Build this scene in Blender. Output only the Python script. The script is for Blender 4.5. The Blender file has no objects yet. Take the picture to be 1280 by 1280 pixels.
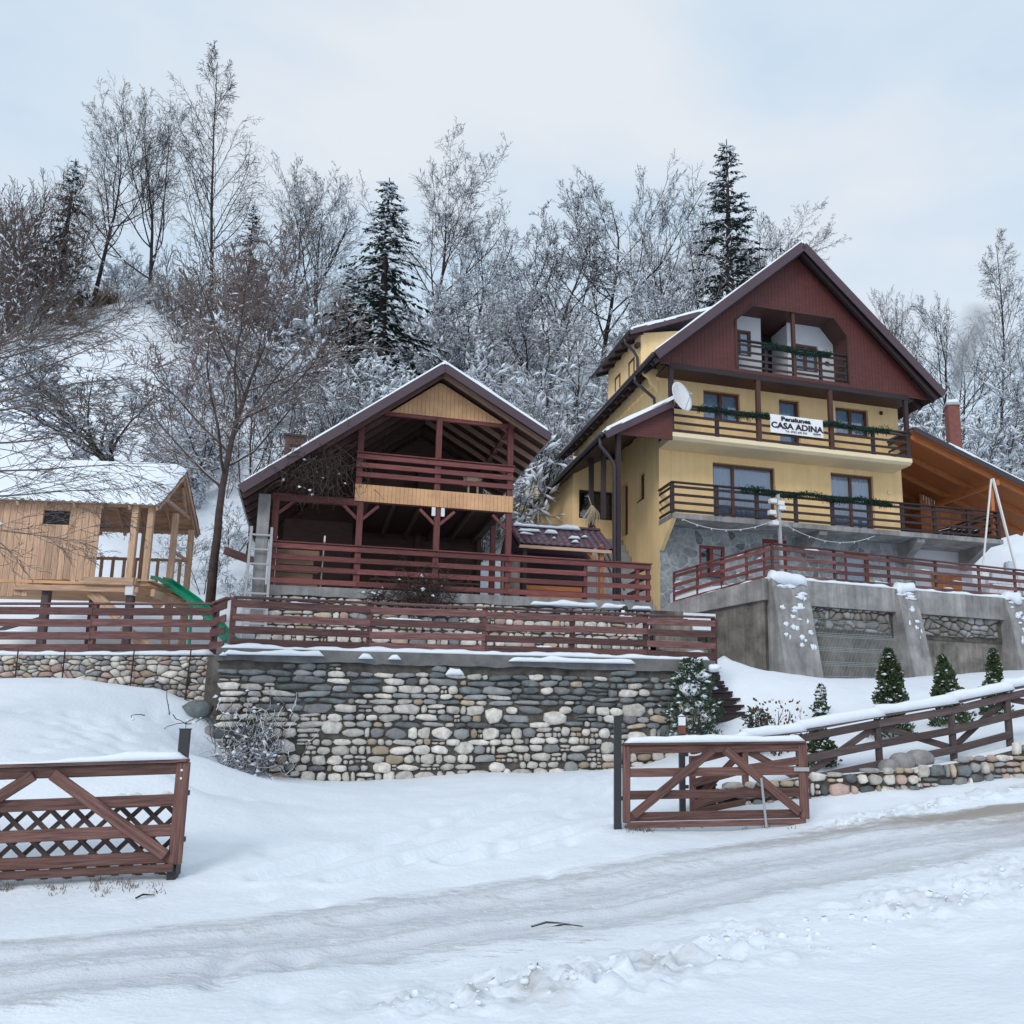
import bpy, math, random
import numpy as np
from mathutils import Vector, Matrix
R = math.radians
rnd = random.Random(7)
scene = bpy.context.scene
COL = scene.collection

# ---------------------------------------------------------------- camera
FPX, PX, PY, CAMZ = 1130.0, 775.0, 695.0, 1.6          # focal length and principal point in photo pixels (1280 wide)
PITCH = math.atan(217 / FPX)
cam_d = bpy.data.cameras.new('camera')
cam_d.sensor_width = 36; cam_d.lens = 36 * FPX / 1280
cam_d.shift_x = -(PX - 640) / 1280; cam_d.shift_y = (PY - 640) / 1280
cam_d.clip_start = .1; cam_d.clip_end = 900
cam = bpy.data.objects.new('camera', cam_d); COL.objects.link(cam)
cam.location = (0, 0, CAMZ); cam.rotation_euler = (R(90) + PITCH, 0, 0)
scene.camera = cam

# ---------------------------------------------------------------- sky, sun, exposure
SUN_EL, SUN_AZ = R(34), R(200)                          # soft sun behind the camera's left shoulder
w = bpy.data.worlds.new('World'); scene.world = w; w.use_nodes = True
nt = w.node_tree; nt.nodes.clear()
def N(t, tp, **k):
    n = t.nodes.new(tp)
    for a, b in k.items(): setattr(n, a, b)
    return n
sky = N(nt, 'ShaderNodeTexSky', sky_type='NISHITA', sun_disc=False, sun_elevation=SUN_EL, sun_rotation=SUN_AZ, air_density=1.0, dust_density=1.5)
bg1 = N(nt, 'ShaderNodeBackground'); bg1.inputs[1].default_value = .12
nt.links.new(sky.outputs[0], bg1.inputs[0])
tc = N(nt, 'ShaderNodeTexCoord'); mp = N(nt, 'ShaderNodeMapping'); mp.inputs['Scale'].default_value = (1, 1, 2.2)
nz = N(nt, 'ShaderNodeTexNoise'); nz.inputs['Scale'].default_value = 2.1; nz.inputs['Detail'].default_value = 5; nz.inputs['Roughness'].default_value = .5
nt.links.new(tc.outputs['Generated'], mp.inputs[0]); nt.links.new(mp.outputs[0], nz.inputs['Vector'])
cr = N(nt, 'ShaderNodeValToRGB')
cr.color_ramp.elements[0].position = .40; cr.color_ramp.elements[0].color = (.58, .72, .86, 1)
cr.color_ramp.elements[1].position = .62; cr.color_ramp.elements[1].color = (.785, .825, .87, 1)
nt.links.new(nz.outputs[0], cr.inputs[0])
bg2 = N(nt, 'ShaderNodeBackground'); bg2.inputs[1].default_value = 1.0
nt.links.new(cr.outputs[0], bg2.inputs[0])
mx = N(nt, 'ShaderNodeMixShader'); mx.inputs[0].default_value = .9      # thin overcast over the blue
nt.links.new(bg1.outputs[0], mx.inputs[1]); nt.links.new(bg2.outputs[0], mx.inputs[2])
wo = N(nt, 'ShaderNodeOutputWorld'); nt.links.new(mx.outputs[0], wo.inputs[0])
sd = bpy.data.lights.new('sun', 'SUN'); sd.energy = 1.15; sd.angle = R(18); sd.color = (1, .95, .88)
so = bpy.data.objects.new('sun', sd); COL.objects.link(so)
so.rotation_euler = Vector((math.sin(SUN_AZ) * math.cos(SUN_EL), math.cos(SUN_AZ) * math.cos(SUN_EL), math.sin(SUN_EL))).to_track_quat('Z', 'Y').to_euler()
vs = scene.view_settings
vs.view_transform = 'Standard'; vs.look = 'None'; vs.exposure = 0.13; vs.gamma = 1; vs.use_curve_mapping = False

# ---------------------------------------------------------------- pixel helpers (a pixel gives a direction only)
cP, sP = math.cos(PITCH), math.sin(PITCH)
def ray(px, py):
    X = (px - PX) / FPX; Y = -(py - PY) / FPX
    return np.array([X, cP - Y * sP, sP + Y * cP])
def atd(px, py, d):
    r = ray(px, py); return np.array([0, 0, CAMZ]) + r * (d / r[1])
class Frame:
    def __init__(s, o, deg):
        s.o = np.array(o, float); a = R(deg); s.deg = deg
        s.u = np.array([math.cos(a), math.sin(a), 0]); s.v = np.array([-math.sin(a), math.cos(a), 0])
    def onY(s, px, py, ly):
        r = ray(px, py); o = np.array([0, 0, CAMZ])
        p = o + r * (((s.o - o) @ s.v + ly) / (r @ s.v)) - s.o
        return (float(p @ s.u), ly, float(p[2]))
    def w(s, x, y, z): return s.o + s.u * x + s.v * y + np.array([0, 0, z])
    def loc(s, p):
        q = np.array(p) - s.o; return (float(q @ s.u), float(q @ s.v), float(q[2]))
DEG = 18.8
FH = Frame((1.3015, 29.0, 0), DEG)      # house: front left corner
FP = Frame((-8.1157, 21.0, 0), DEG)     # pavilion: front left post
FW = Frame((-7.067, 16.0, 0), DEG)      # big stone wall: front left corner
FT = Frame((4.46, 25.5, 0), 26.0)       # concrete terrace wall corner
FPH = Frame((-10.0, 19.0, 0), 10.0)     # playhouse

# ---------------------------------------------------------------- materials
MATS = {}
def M(name, col, rough=.75, var=.18, scale=3, bump=.0, bscale=25, snow=None, grain=False, rand=.12, metal=0, spec=.3, col2=None, gscale=1.0, streak=None):
    m = bpy.data.materials.new(name); m.use_nodes = True; t = m.node_tree; L = t.links.new
    b = t.nodes['Principled BSDF']; b.inputs['Roughness'].default_value = rough; b.inputs['Metallic'].default_value = metal
    b.inputs['Specular IOR Level'].default_value = spec
    tc = N(t, 'ShaderNodeTexCoord'); oi = N(t, 'ShaderNodeObjectInfo')
    mp = N(t, 'ShaderNodeMapping')
    if grain: mp.inputs['Scale'].default_value = (1.2 * gscale, 22 * gscale, 22 * gscale)
    L(tc.outputs['Object'], mp.inputs[0])
    ad = N(t, 'ShaderNodeVectorMath', operation='ADD'); L(mp.outputs[0], ad.inputs[0])
    sc = N(t, 'ShaderNodeMath', operation='MULTIPLY'); sc.inputs[1].default_value = 37.0; L(oi.outputs['Random'], sc.inputs[0]); L(sc.outputs[0], ad.inputs[1])
    n1 = N(t, 'ShaderNodeTexNoise'); n1.inputs['Scale'].default_value = scale; n1.inputs['Detail'].default_value = 6; n1.inputs['Roughness'].default_value = .65
    L(ad.outputs[0], n1.inputs['Vector'])
    c2 = col2 or tuple(min(1, c * (1 + var)) for c in col)
    c1 = tuple(c * (1 - var) for c in col)
    rp = N(t, 'ShaderNodeValToRGB'); rp.color_ramp.elements[0].position = .3; rp.color_ramp.elements[1].position = .7
    rp.color_ramp.elements[0].color = (*c1, 1); rp.color_ramp.elements[1].color = (*c2, 1)
    L(n1.outputs[0], rp.inputs[0])
    mr = N(t, 'ShaderNodeMapRange'); mr.inputs[3].default_value = 1 - rand; mr.inputs[4].default_value = 1 + rand; L(oi.outputs['Random'], mr.inputs[0])
    ml = N(t, 'ShaderNodeVectorMath', operation='SCALE'); L(rp.outputs[0], ml.inputs[0]); L(mr.outputs[0], ml.inputs['Scale'])
    out = ml.outputs[0]
    if streak:                                             # rain runs: noise drawn out vertically
        m5 = N(t, 'ShaderNodeMapping'); m5.inputs['Scale'].default_value = (3.2, 3.2, .22); L(tc.outputs['Object'], m5.inputs[0])
        n5 = N(t, 'ShaderNodeTexNoise'); n5.inputs['Scale'].default_value = 1.3; n5.inputs['Detail'].default_value = 7; n5.inputs['Roughness'].default_value = .7; L(m5.outputs[0], n5.inputs['Vector'])
        r5 = N(t, 'ShaderNodeMapRange'); r5.inputs[1].default_value = .32; r5.inputs[2].default_value = .68; r5.inputs[3].default_value = streak[0]; r5.inputs[4].default_value = streak[1]; L(n5.outputs[0], r5.inputs[0])
        v5 = N(t, 'ShaderNodeVectorMath', operation='SCALE'); L(out, v5.inputs[0]); L(r5.outputs[0], v5.inputs['Scale']); out = v5.outputs[0]
    if snow:
        ge = N(t, 'ShaderNodeNewGeometry'); sx = N(t, 'ShaderNodeSeparateXYZ'); L(ge.outputs['Normal'], sx.inputs[0])
        n2 = N(t, 'ShaderNodeTexNoise'); n2.inputs['Scale'].default_value = snow[2]; n2.inputs['Detail'].default_value = 3; L(ge.outputs['Position'], n2.inputs['Vector'])
        a2 = N(t, 'ShaderNodeMath', operation='MULTIPLY_ADD'); a2.inputs[1].default_value = snow[3]; L(n2.outputs[0], a2.inputs[0]); L(sx.outputs[2], a2.inputs[2])
        m2 = N(t, 'ShaderNodeMapRange'); m2.inputs[1].default_value = snow[0]; m2.inputs[2].default_value = snow[1]; L(a2.outputs[0], m2.inputs[0])
        mi = N(t, 'ShaderNodeMix', data_type='RGBA'); L(m2.outputs[0], mi.inputs[0]); L(out, mi.inputs[6]); mi.inputs[7].default_value = (.80, .83, .88, 1)
        out = mi.outputs[2]
    L(out, b.inputs['Base Color'])
    if bump:
        n3 = N(t, 'ShaderNodeTexNoise'); n3.inputs['Scale'].default_value = bscale if not grain else scale * 1.5; n3.inputs['Detail'].default_value = 4; L(ad.outputs[0], n3.inputs['Vector'])
        bp = N(t, 'ShaderNodeBump'); bp.inputs['Strength'].default_value = bump; bp.inputs['Distance'].default_value = .02; L(n3.outputs[0], bp.inputs['Height']); L(bp.outputs[0], b.inputs['Normal'])
    MATS[name] = m; return m
SNOWC = (.765, .825, .90)
M('snow', SNOWC, .65, .035, 1.2, .6, 16, rand=0, spec=.25)
M('snow_cap', SNOWC, .65, .03, 2, .25, 20, rand=.02, spec=.25)
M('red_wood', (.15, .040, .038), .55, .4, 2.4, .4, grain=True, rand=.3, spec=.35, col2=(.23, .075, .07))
M('fence_wood', (.10, .040, .041), .65, .45, 2.2, .5, grain=True, rand=.42, spec=.3, col2=(.21, .105, .10))
M('gate_wood', (.105, .047, .043), .6, .5, 2.0, .5, grain=True, rand=.3, col2=(.20, .105, .088))
M('grey_wood', (.10, .075, .075), .8, .4, 2.5, .4, grain=True, rand=.25)
M('dark_wood', (.036, .024, .027), .5, .3, 3, .25, grain=True, rand=.2)
M('brown_wood', (.075, .034, .028), .55, .35, 3, .25, grain=True, rand=.2)
M('gable_wood', (.095, .031, .029), .5, .35, 2.4, .2, grain=True, rand=.1)
M('fresh_wood', (.50, .325, .22), .75, .38, 2.5, .2, grain=True, rand=.14)
M('fresh_wood_plain', (.60, .35, .19), .7, .2, 2, .1, rand=.05)
M('orange_wood', (.42, .15, .055), .6, .3, 2.5, .2, grain=True, rand=.15)
M('dim_wood', (.085, .046, .040), .7, .35, 2.5, .2, grain=True, rand=.3)  # brown darkened in the colour so the pavilion's interior looks shaded
M('fascia', (.072, .044, .058), .4, .12, 2, 0, rand=.05, spec=.5)
M('render_yellow', (.88, .635, .335), .85, .09, .7, .25, 60, rand=.0, spec=.2, streak=(.90, 1.03))
M('render_cream', (.78, .66, .45), .85, .06, 1.5, .1, 60, rand=0, spec=.2)
M('render_white', (.62, .64, .68), .85, .06, 1.5, .1, 60, rand=0, spec=.2)
M('concrete', (.29, .285, .285), .9, .38, 1.3, .5, 18, rand=.05, spec=.2, streak=(.66, 1.12))
M('concrete_dark', (.19, .175, .16), .9, .55, 1.4, .5, 14, rand=.1, spec=.2, streak=(.6, 1.15))
M('mortar', (.095, .088, .08), .95, .55, 4, .9, 24, rand=0, spec=.1, snow=(.55, .8, 3, .3))
M('coping', (.15, .15, .15), .9, .35, 2, .5, 16, rand=.05, spec=.2, snow=(1.1, 1.3, 1.5, .6))
M('stone_cream', (.56, .53, .49), .85, .32, 9, .5, 20, rand=.25, spec=.25)
M('stone_tan', (.42, .345, .26), .85, .25, 7, .5, 20, rand=.25, spec=.25)
M('stone_grey', (.27, .275, .28), .85, .25, 7, .5, 20, rand=.28, spec=.25)
M('stone_slate', (.145, .16, .165), .75, .4, 7, .5, 20, rand=.35, spec=.3)
M('stone_pink', (.45, .33, .29), .85, .2, 7, .5, 20, rand=.2, spec=.25)
M('flagstone', (.26, .28, .30), .8, .35, 5, .35, 22, rand=.3, spec=.25)
M('flag_joint', (.36, .385, .41), .9, .15, 4, .3, 22, rand=0)
M('metal_black', (.022, .022, .026), .45, .2, 5, 0, rand=.05, spec=.5)
M('metal_rust', (.05, .03, .022), .8, .3, 9, .2, rand=.1)
M('metal_grey', (.36, .37, .39), .5, .1, 5, 0, rand=.05, spec=.5)
M('metal_white', (.72, .73, .75), .5, .06, 5, 0, rand=.02, spec=.5)
M('wire', (.30, .34, .36), .5, .1, 5, 0, rand=.05, spec=.5)
M('gutter', (.035, .026, .032), .35, .1, 3, 0, rand=0, spec=.5)
M('tile_metal', (.085, .038, .058), .35, .2, 3, .05, rand=.05, spec=.6)
M('green_plastic', (.0, .22, .12), .4, .08, 2, 0, rand=0, spec=.5)
M('fir', (.018, .045, .034), .8, .4, 6, 0, rand=.2, spec=.15)
M('bark_dark', (.045, .036, .036), .9, .35, 6, .5, 20, rand=.2, spec=.1, snow=(.72, 1.0, 1.5, .55))
M('bark_brown', (.075, .055, .050), .9, .35, 6, .5, 20, rand=.2, spec=.1, snow=(.85, 1.1, 1.5, .5))
M('twig_dark', (.050, .042, .046), .9, .3, 6, 0, rand=.25, spec=.1, snow=(.70, .95, .5, .5))
M('twig_bare', (.075, .066, .070), .9, .3, 6, 0, rand=.2, spec=.1)  # colour lightened a little to suggest haze on the far crowns
M('twig_brown', (.125, .095, .088), .9, .3, 6, 0, rand=.25, spec=.1, snow=(.85, 1.1, .5, .5))
M('twig_snowy', (.052, .044, .046), .9, .3, 6, 0, rand=.3, spec=.1, snow=(.34, .64, .35, .55))
M('needle_dark', (.020, .036, .030), .85, .4, 8, 0, rand=.2, spec=.1, snow=(1.0, 1.25, 1.2, .8))
M('needle_snowy', (.024, .040, .034), .85, .4, 8, 0, rand=.2, spec=.1, snow=(.80, 1.05, 1.4, .7))
M('thuja', (.062, .092, .045), .85, .4, 8, 0, rand=.2, spec=.1, snow=(1.05, 1.35, 6, .8))
M('leaf_green', (.028, .052, .026), .6, .4, 8, 0, rand=.2, spec=.3, snow=(1.0, 1.25, 5, .7))
M('twig_willow', (.15, .125, .115), .9, .3, 6, 0, rand=.1, spec=.1)
M('tan_wood', (.30, .185, .13), .65, .3, 2.5, .2, grain=True, rand=.2)
M('dry_twig', (.075, .055, .050), .9, .35, 6, 0, rand=.2, spec=.1)
M('dry_grass', (.11, .08, .06), .9, .35, 6, 0, rand=.2, spec=.1)
M('leaf_brown', (.10, .05, .035), .8, .4, 8, 0, rand=.3, spec=.1, snow=(.9, 1.2, 3, .5))
M('curtain', (.55, .62, .72), .9, .06, 3, 0, rand=.05)
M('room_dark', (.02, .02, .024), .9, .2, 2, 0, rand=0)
M('banner', (.80, .81, .82), .6, .02, 2, 0, rand=0)
M('ink', (.012, .014, .03), .6, .1, 5, 0, rand=0)
M('frame_brown', (.115, .045, .024), .45, .25, 3, .1, grain=True, rand=.1, spec=.4)
M('frame_red', (.20, .035, .030), .5, .2, 3, .1, grain=True, rand=.1, spec=.4)
M('brick_red', (.20, .075, .06), .8, .2, 6, .2, rand=.05)
M('straw', (.50, .42, .31), .9, .25, 20, .2, rand=.1)
M('rock', (.22, .21, .215), .8, .35, 5, .4, 12, rand=.3)
M('step_grey', (.33, .35, .37), .85, .2, 4, .3, rand=.08)
M('cable', (.55, .57, .58), .6, .05, 5, 0, rand=0)
def dirty_snow():
    t = MATS['snow'].node_tree; b = t.nodes['Principled BSDF']; src = b.inputs['Base Color'].links[0].from_socket
    at = N(t, 'ShaderNodeAttribute', attribute_name='dirt'); mi = N(t, 'ShaderNodeMix', data_type='RGBA'); t.links.new(at.outputs['Fac'], mi.inputs[0]); t.links.new(src, mi.inputs[6]); mi.inputs[7].default_value = (.34, .31, .28, 1); t.links.new(mi.outputs[2], b.inputs['Base Color'])
dirty_snow()
def glass():
    m = bpy.data.materials.new('glass'); m.use_nodes = True; t = m.node_tree; t.nodes.clear()
    o = N(t, 'ShaderNodeOutputMaterial'); tr = N(t, 'ShaderNodeBsdfTransparent'); tr.inputs[0].default_value = (.72, .8, .86, 1)
    g = N(t, 'ShaderNodeBsdfGlossy'); g.inputs['Roughness'].default_value = .04; g.inputs[0].default_value = (.85, .9, 1, 1)
    f = N(t, 'ShaderNodeFresnel'); f.inputs[0].default_value = 1.6
    a = N(t, 'ShaderNodeMath', operation='ADD'); a.inputs[1].default_value = .10; t.links.new(f.outputs[0], a.inputs[0])
    x = N(t, 'ShaderNodeMixShader'); t.links.new(a.outputs[0], x.inputs[0]); t.links.new(tr.outputs[0], x.inputs[1]); t.links.new(g.outputs[0], x.inputs[2]); t.links.new(x.outputs[0], o.inputs[0])
    MATS['glass'] = m
glass()

# ---------------------------------------------------------------- object helpers
def tag(o, label=None, cat=None, group=None, kind=None):
    if label: o['label'] = label
    if cat: o['category'] = cat
    if group: o['group'] = group
    if kind: o['kind'] = kind
    return o
def thing(name, label, cat, loc=(0, 0, 0), deg=0, group=None):
    o = bpy.data.objects.new(name, None); COL.objects.link(o); o.empty_display_size = .2
    o.location = loc; o.rotation_euler = (0, 0, R(deg))
    return tag(o, label, cat, group)
def in_frame(name, label, cat, F, base, group=None):
    """thing whose children use the frame's own x, y and absolute z"""
    return thing(name, label, cat, tuple(F.w(0, 0, 0)), F.deg, group)
def link(name, me, mat, parent=None):
    o = bpy.data.objects.new(name, me); COL.objects.link(o)
    if mat is not None and not me.materials:
        for k in (mat if isinstance(mat, (list, tuple)) else [mat]): me.materials.append(MATS[k])
    o.parent = parent; return o
class MB:
    def __init__(s): s.v = []; s.f = []; s.m = []; s.mi = 0
    def add(s, vs, fs):
        b = len(s.v); s.v += [tuple(map(float, p)) for p in vs]; s.f += [tuple(b + i for i in f) for f in fs]; s.m += [s.mi] * len(fs)
    def box(s, a, b):
        x0, y0, z0 = a; x1, y1, z1 = b
        s.add([(x0, y0, z0), (x1, y0, z0), (x1, y1, z0), (x0, y1, z0), (x0, y0, z1), (x1, y0, z1), (x1, y1, z1), (x0, y1, z1)],
              [(0, 3, 2, 1), (4, 5, 6, 7), (0, 1, 5, 4), (1, 2, 6, 5), (2, 3, 7, 6), (3, 0, 4, 7)])
    def prism(s, poly, axis, a, b):
        """extrude a 2D polygon along an axis ('x': poly is (y,z); 'y': poly is (x,z); 'z': poly is (x,y))"""
        n = len(poly)
        mk = {'x': lambda p, t: (t, p[0], p[1]), 'y': lambda p, t: (p[0], t, p[1]), 'z': lambda p, t: (p[0], p[1], t)}[axis]
        vs = [mk(p, a) for p in poly] + [mk(p, b) for p in poly]
        s.add(vs, [tuple(range(n)), tuple(range(2 * n - 1, n - 1, -1))] + [(i, i + n, (i + 1) % n + n, (i + 1) % n) for i in range(n)])
    def beam(s, p0, p1, w, t, up=(0, 0, 1)):
        p0 = Vector(p0); p1 = Vector(p1); x = (p1 - p0).normalized(); y = Vector(up).cross(x)
        y = y.normalized() if y.length > 1e-4 else Vector((0, 1, 0)); z = x.cross(y)
        c = [(-1, -1), (1, -1), (1, 1), (-1, 1)]
        vs = [p + y * (t / 2 * a) + z * (w / 2 * b) for p in (p0, p1) for a, b in c]
        s.add(vs, [(0, 3, 2, 1), (4, 5, 6, 7), (0, 1, 5, 4), (1, 2, 6, 5), (2, 3, 7, 6), (3, 0, 4, 7)])
    def tube(s, pts, rad, n=8, cap=True):
        pts = [Vector(p) for p in pts]; rings = []
        if not hasattr(rad, '__len__'): rad = [rad] * len(pts)
        b = len(s.v)
        for i, p in enumerate(pts):
            t = (pts[min(i + 1, len(pts) - 1)] - pts[max(i - 1, 0)]).normalized()
            a = t.cross(Vector((0, 0, 1))) if abs(t.z) < .95 else t.cross(Vector((1, 0, 0)))
            a.normalize(); c = t.cross(a)
            s.v += [tuple(p + (a * math.cos(2 * math.pi * k / n) + c * math.sin(2 * math.pi * k / n)) * rad[i]) for k in range(n)]
        for i in range(len(pts) - 1):
            for k in range(n):
                s.f.append((b + i * n + k, b + i * n + (k + 1) % n, b + (i + 1) * n + (k + 1) % n, b + (i + 1) * n + k)); s.m.append(s.mi)
        if cap:
            s.f.append(tuple(b + k for k in range(n))); s.m.append(s.mi)
            e = b + (len(pts) - 1) * n; s.f.append(tuple(e + n - 1 - k for k in range(n))); s.m.append(s.mi)
    def build(s, name, mat, parent=None, smooth=False, fix=True):
        me = bpy.data.meshes.new(name); me.from_pydata(s.v, [], s.f)
        ms = mat if isinstance(mat, (list, tuple)) else [mat]
        for k in ms: me.materials.append(MATS[k])
        if len(ms) > 1: me.polygons.foreach_set('material_index', s.m)
        if fix:
            import bmesh
            bm = bmesh.new(); bm.from_mesh(me); bmesh.ops.recalc_face_normals(bm, faces=bm.faces); bm.to_mesh(me); bm.free()
        if smooth: me.polygons.foreach_set('use_smooth', [True] * len(me.polygons))
        me.update(); return link(name, me, None, parent)
_bc = {}
def board_mesh(L, W, T):
    k = (round(L, 2), round(W, 3), round(T, 3))
    if k in _bc: return _bc[k]
    L, W, T = k; c = min(.008, W * .15, T * .15)
    vs = []; h = (L / 2, T / 2, W / 2)
    idx = {}
    for sx in (-1, 1):
        for sy in (-1, 1):
            for sz in (-1, 1):
                for ax in range(3):
                    p = [sx * h[0], sy * h[1], sz * h[2]]
                    for q in range(3):
                        if q != ax: p[q] -= c * (1 if p[q] > 0 else -1)
                    idx[(sx, sy, sz, ax)] = len(vs); vs.append((p[0] + L / 2, p[1], p[2]))
    fs = []
    for ax in range(3):
        o = [q for q in range(3) if q != ax]
        for s_ in (-1, 1):
            f = []
            for a, b in ((-1, -1), (1, -1), (1, 1), (-1, 1)):
                t = [0, 0, 0]; t[ax] = s_; t[o[0]] = a; t[o[1]] = b; f.append(idx[(*t, ax)])
            fs.append(f)
    for ax in range(3):
        o = [q for q in range(3) if q != ax]
        for a in (-1, 1):
            for b in (-1, 1):
                f = []
                for e, (p1, p2) in ((-1, (o[0], o[1])), (1, (o[1], o[0]))):
                    t = [0, 0, 0]; t[ax] = e; t[o[0]] = a; t[o[1]] = b
                    f += [idx[(*t, p1)], idx[(*t, p2)]]
                fs.append(f)
    for sx in (-1, 1):
        for sy in (-1, 1):
            for sz in (-1, 1): fs.append([idx[(sx, sy, sz, q)] for q in range(3)])
    import bmesh
    me = bpy.data.meshes.new('board'); me.from_pydata(vs, [], fs)
    bm = bmesh.new(); bm.from_mesh(me); bmesh.ops.recalc_face_normals(bm, faces=bm.faces); bm.to_mesh(me); bm.free()
    _bc[k] = me; return me
_bm = {}
def board(parent, name, p0, p1, W, T, mat, up=(0, 0, 1)):
    """one timber from p0 to p1: W measured along up, T across; its own x axis runs along the grain"""
    p0 = Vector([float(q) for q in p0]); p1 = Vector([float(q) for q in p1]); d = p1 - p0; L = d.length; x = d / L
    y = Vector(up).cross(x); y = y.normalized() if y.length > 1e-3 else Vector((0, 1, 0)); z = x.cross(y)
    k = (round(L, 2), round(W, 3), round(T, 3), mat)
    if k not in _bm:
        me = board_mesh(L, W, T).copy(); me.materials.append(MATS[mat]); _bm[k] = me
    o = bpy.data.objects.new(name, _bm[k]); COL.objects.link(o); o.parent = parent
    m = Matrix((x, y, z)).transposed().to_4x4(); m.translation = p0; o.matrix_basis = m
    return o
# vectorised value noise
def _h(ix, iy, s):
    n = (ix * 374761393 + iy * 668265263 + s * 974711) & 0x7fffffff
    n = ((n ^ (n >> 13)) * 1274126177) & 0x7fffffff
    return ((n ^ (n >> 16)) & 0xffff) / 65535.0
def vnoise(x, y, s=0):
    x = np.asarray(x, float); y = np.asarray(y, float)
    ix = np.floor(x).astype(np.int64); iy = np.floor(y).astype(np.int64); fx = x - ix; fy = y - iy
    fx = fx * fx * (3 - 2 * fx); fy = fy * fy * (3 - 2 * fy)
    a = _h(ix, iy, s); b = _h(ix + 1, iy, s); c = _h(ix, iy + 1, s); d = _h(ix + 1, iy + 1, s)
    return (a * (1 - fx) + b * fx) * (1 - fy) + (c * (1 - fx) + d * fx) * fy
def fbm(x, y, s=0, o=4):
    r = 0; a = .5; f = 1
    for k in range(o): r = r + a * (vnoise(np.asarray(x) * f, np.asarray(y) * f, s + k * 17) - .5); a *= .5; f *= 2.03
    return r
def snow_ridge(parent, p0, p1, width, h, name='snow_cap', seed=0, rag=.35, n=None, overhang=0.0):
    """lumpy snow lying along the top of a rail or wall from p0 to p1"""
    p0 = np.array(p0, float); p1 = np.array(p1, float); L = np.linalg.norm(p1 - p0); n = n or max(8, int(L / .09)); n = min(n, 160)
    x = (p1 - p0) / L; y = np.cross([0, 0, 1], x); y /= np.linalg.norm(y)
    K = 7; V = []; Fc = []
    for i in range(n + 1):
        t = i / n; c = p0 + (p1 - p0) * t
        e = min(1, (t * L) / .08 + .05, ((1 - t) * L) / .08 + .05)
        hh = h * e * (1 + rag * 2 * float(fbm(t * L * 2.3, seed * 3.1, seed, 3)) * 1.6); ww = width * (.6 + .4 * e) * (1 + rag * .7 * float(fbm(t * L * 3.1, seed * 5.7 + 9, seed, 3)))
        for k in range(K):
            a = math.pi * k / (K - 1); s_ = abs(math.cos(a)) ** .7 * (1 if math.cos(a) > 0 else -1)
            j = 1 + .12 * float(vnoise(t * L * 6, k * 1.7, seed + 5) - .5)
            z = hh * (math.sin(a) ** .6) * j - (overhang if k in (0, K - 1) else 0) * float(vnoise(t * L * 5, k, seed + 8))
            V.append(tuple(c + y * (ww / 2 * s_) + np.array([0, 0, z])))
    for i in range(n):
        for k in range(K - 1):
            a = i * K + k; Fc.append((a, a + 1, a + K + 1, a + K))
        Fc.append((i * K + K - 1, i * K, (i + 1) * K, (i + 1) * K + K - 1))
    Fc.append(tuple(range(K))); Fc.append(tuple(n * K + K - 1 - k for k in range(K)))
    mb = MB(); mb.v = V; mb.f = Fc; mb.m = [0] * len(Fc)
    return mb.build(name, 'snow_cap', parent, smooth=True)
# ================================================================ terrain
GC = []
def gp(px, py, d): GC.append(tuple(atd(px, py, d)))
for q in ((0, 1185, 7.3), (0, 1262, 5.7), (640, 1278, 5.5), (300, 1150, 8.1), (600, 1112, 9.6), (900, 1062, 11.2), (1000, 1045, 11.6), (1280, 1008, 12.1),
          (1280, 1072, 9.3), (1000, 1120, 8.6), (450, 1215, 7.0), (1280, 1180, 6.8), (900, 1240, 5.9), (215, 1097, 9.4), (0, 1112, 9.1), (-120, 1118, 9.0),
          (775, 1039, 12.0), (1010, 1033, 12.3), (600, 1020, 12.8), (400, 1040, 11.6), (340, 973, 16.2), (600, 963, 17.4), (830, 950, 18.5), (700, 985, 15.2), (480, 1000, 14),
          (1010, 1004, 13.5), (1150, 990, 13.7), (1280, 972, 14.1), (1100, 966, 14.3), (1193, 955, 14.7), (1262, 935, 15.2), (860, 1020, 13.3), (1000, 960, 15.0),
          (900, 925, 18.4), (940, 885, 19.8), (1120, 900, 18.0), (1022, 850, 24.8), (1150, 846, 26.5), (1255, 838, 28.5), (965, 858, 24.2), (930, 838, 22.6), (905, 815, 22.4), (1080, 852, 25.4),
          (100, 848, 16.6), (0, 850, 16.6), (200, 862, 16.4), (252, 880, 16.2), (255, 945, 14.2), (232, 1000, 12.4), (-100, 850, 16.6), (60, 952, 11.6), (200, 960, 11.8), (0, 945, 11.4), (268, 972, 15.6)): gp(*q)
for ax_, bx_, z in ((1, 1.2, .8), (5, 1.2, .9), (8.6, 1.2, 1.0), (1, 4, 1.2), (5, 4, 1.2), (8.2, 4, 1.3)):
    p = FW.w(ax_, bx_, z); GC.append((p[0], p[1], z))
for b_ in (.1, .6, 1.1, 1.6):
    p = FW.w(9.95, b_, 0); GC.append((p[0], p[1], 1.68 + b_ * .74))
GC += [(-11, 18.4, 1.6), (-8.5, 18.4, 1.5), (-16, 18.4, 1.8), (-15, 4, -.75), (-40, -8, -2.2), (-40, 16, .5), (-25, 12, .4), (13, 15.2, 1.5), (12, 12, 1.05), (11, 8, .85), (40, 24, 5), (40, 8, 4), (16, 20, 2.6), (18, 30, 3.6),
       (0, 0, .05), (4, 3, .2), (-4, 3, -.15), (0, -10, .2), (-20, -20, -1), (20, -20, 1.2), (0, -60, .3), (60, -60, 3), (-60, -60, -2), (8, 5, .5), (0, 27, 1.6), (-6, 26, 1.4), (8, 31, 3), (-20, 27, 1.6), (-40, 27, 2)]
_g = np.array(GC)
def _k(r): return r
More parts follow.
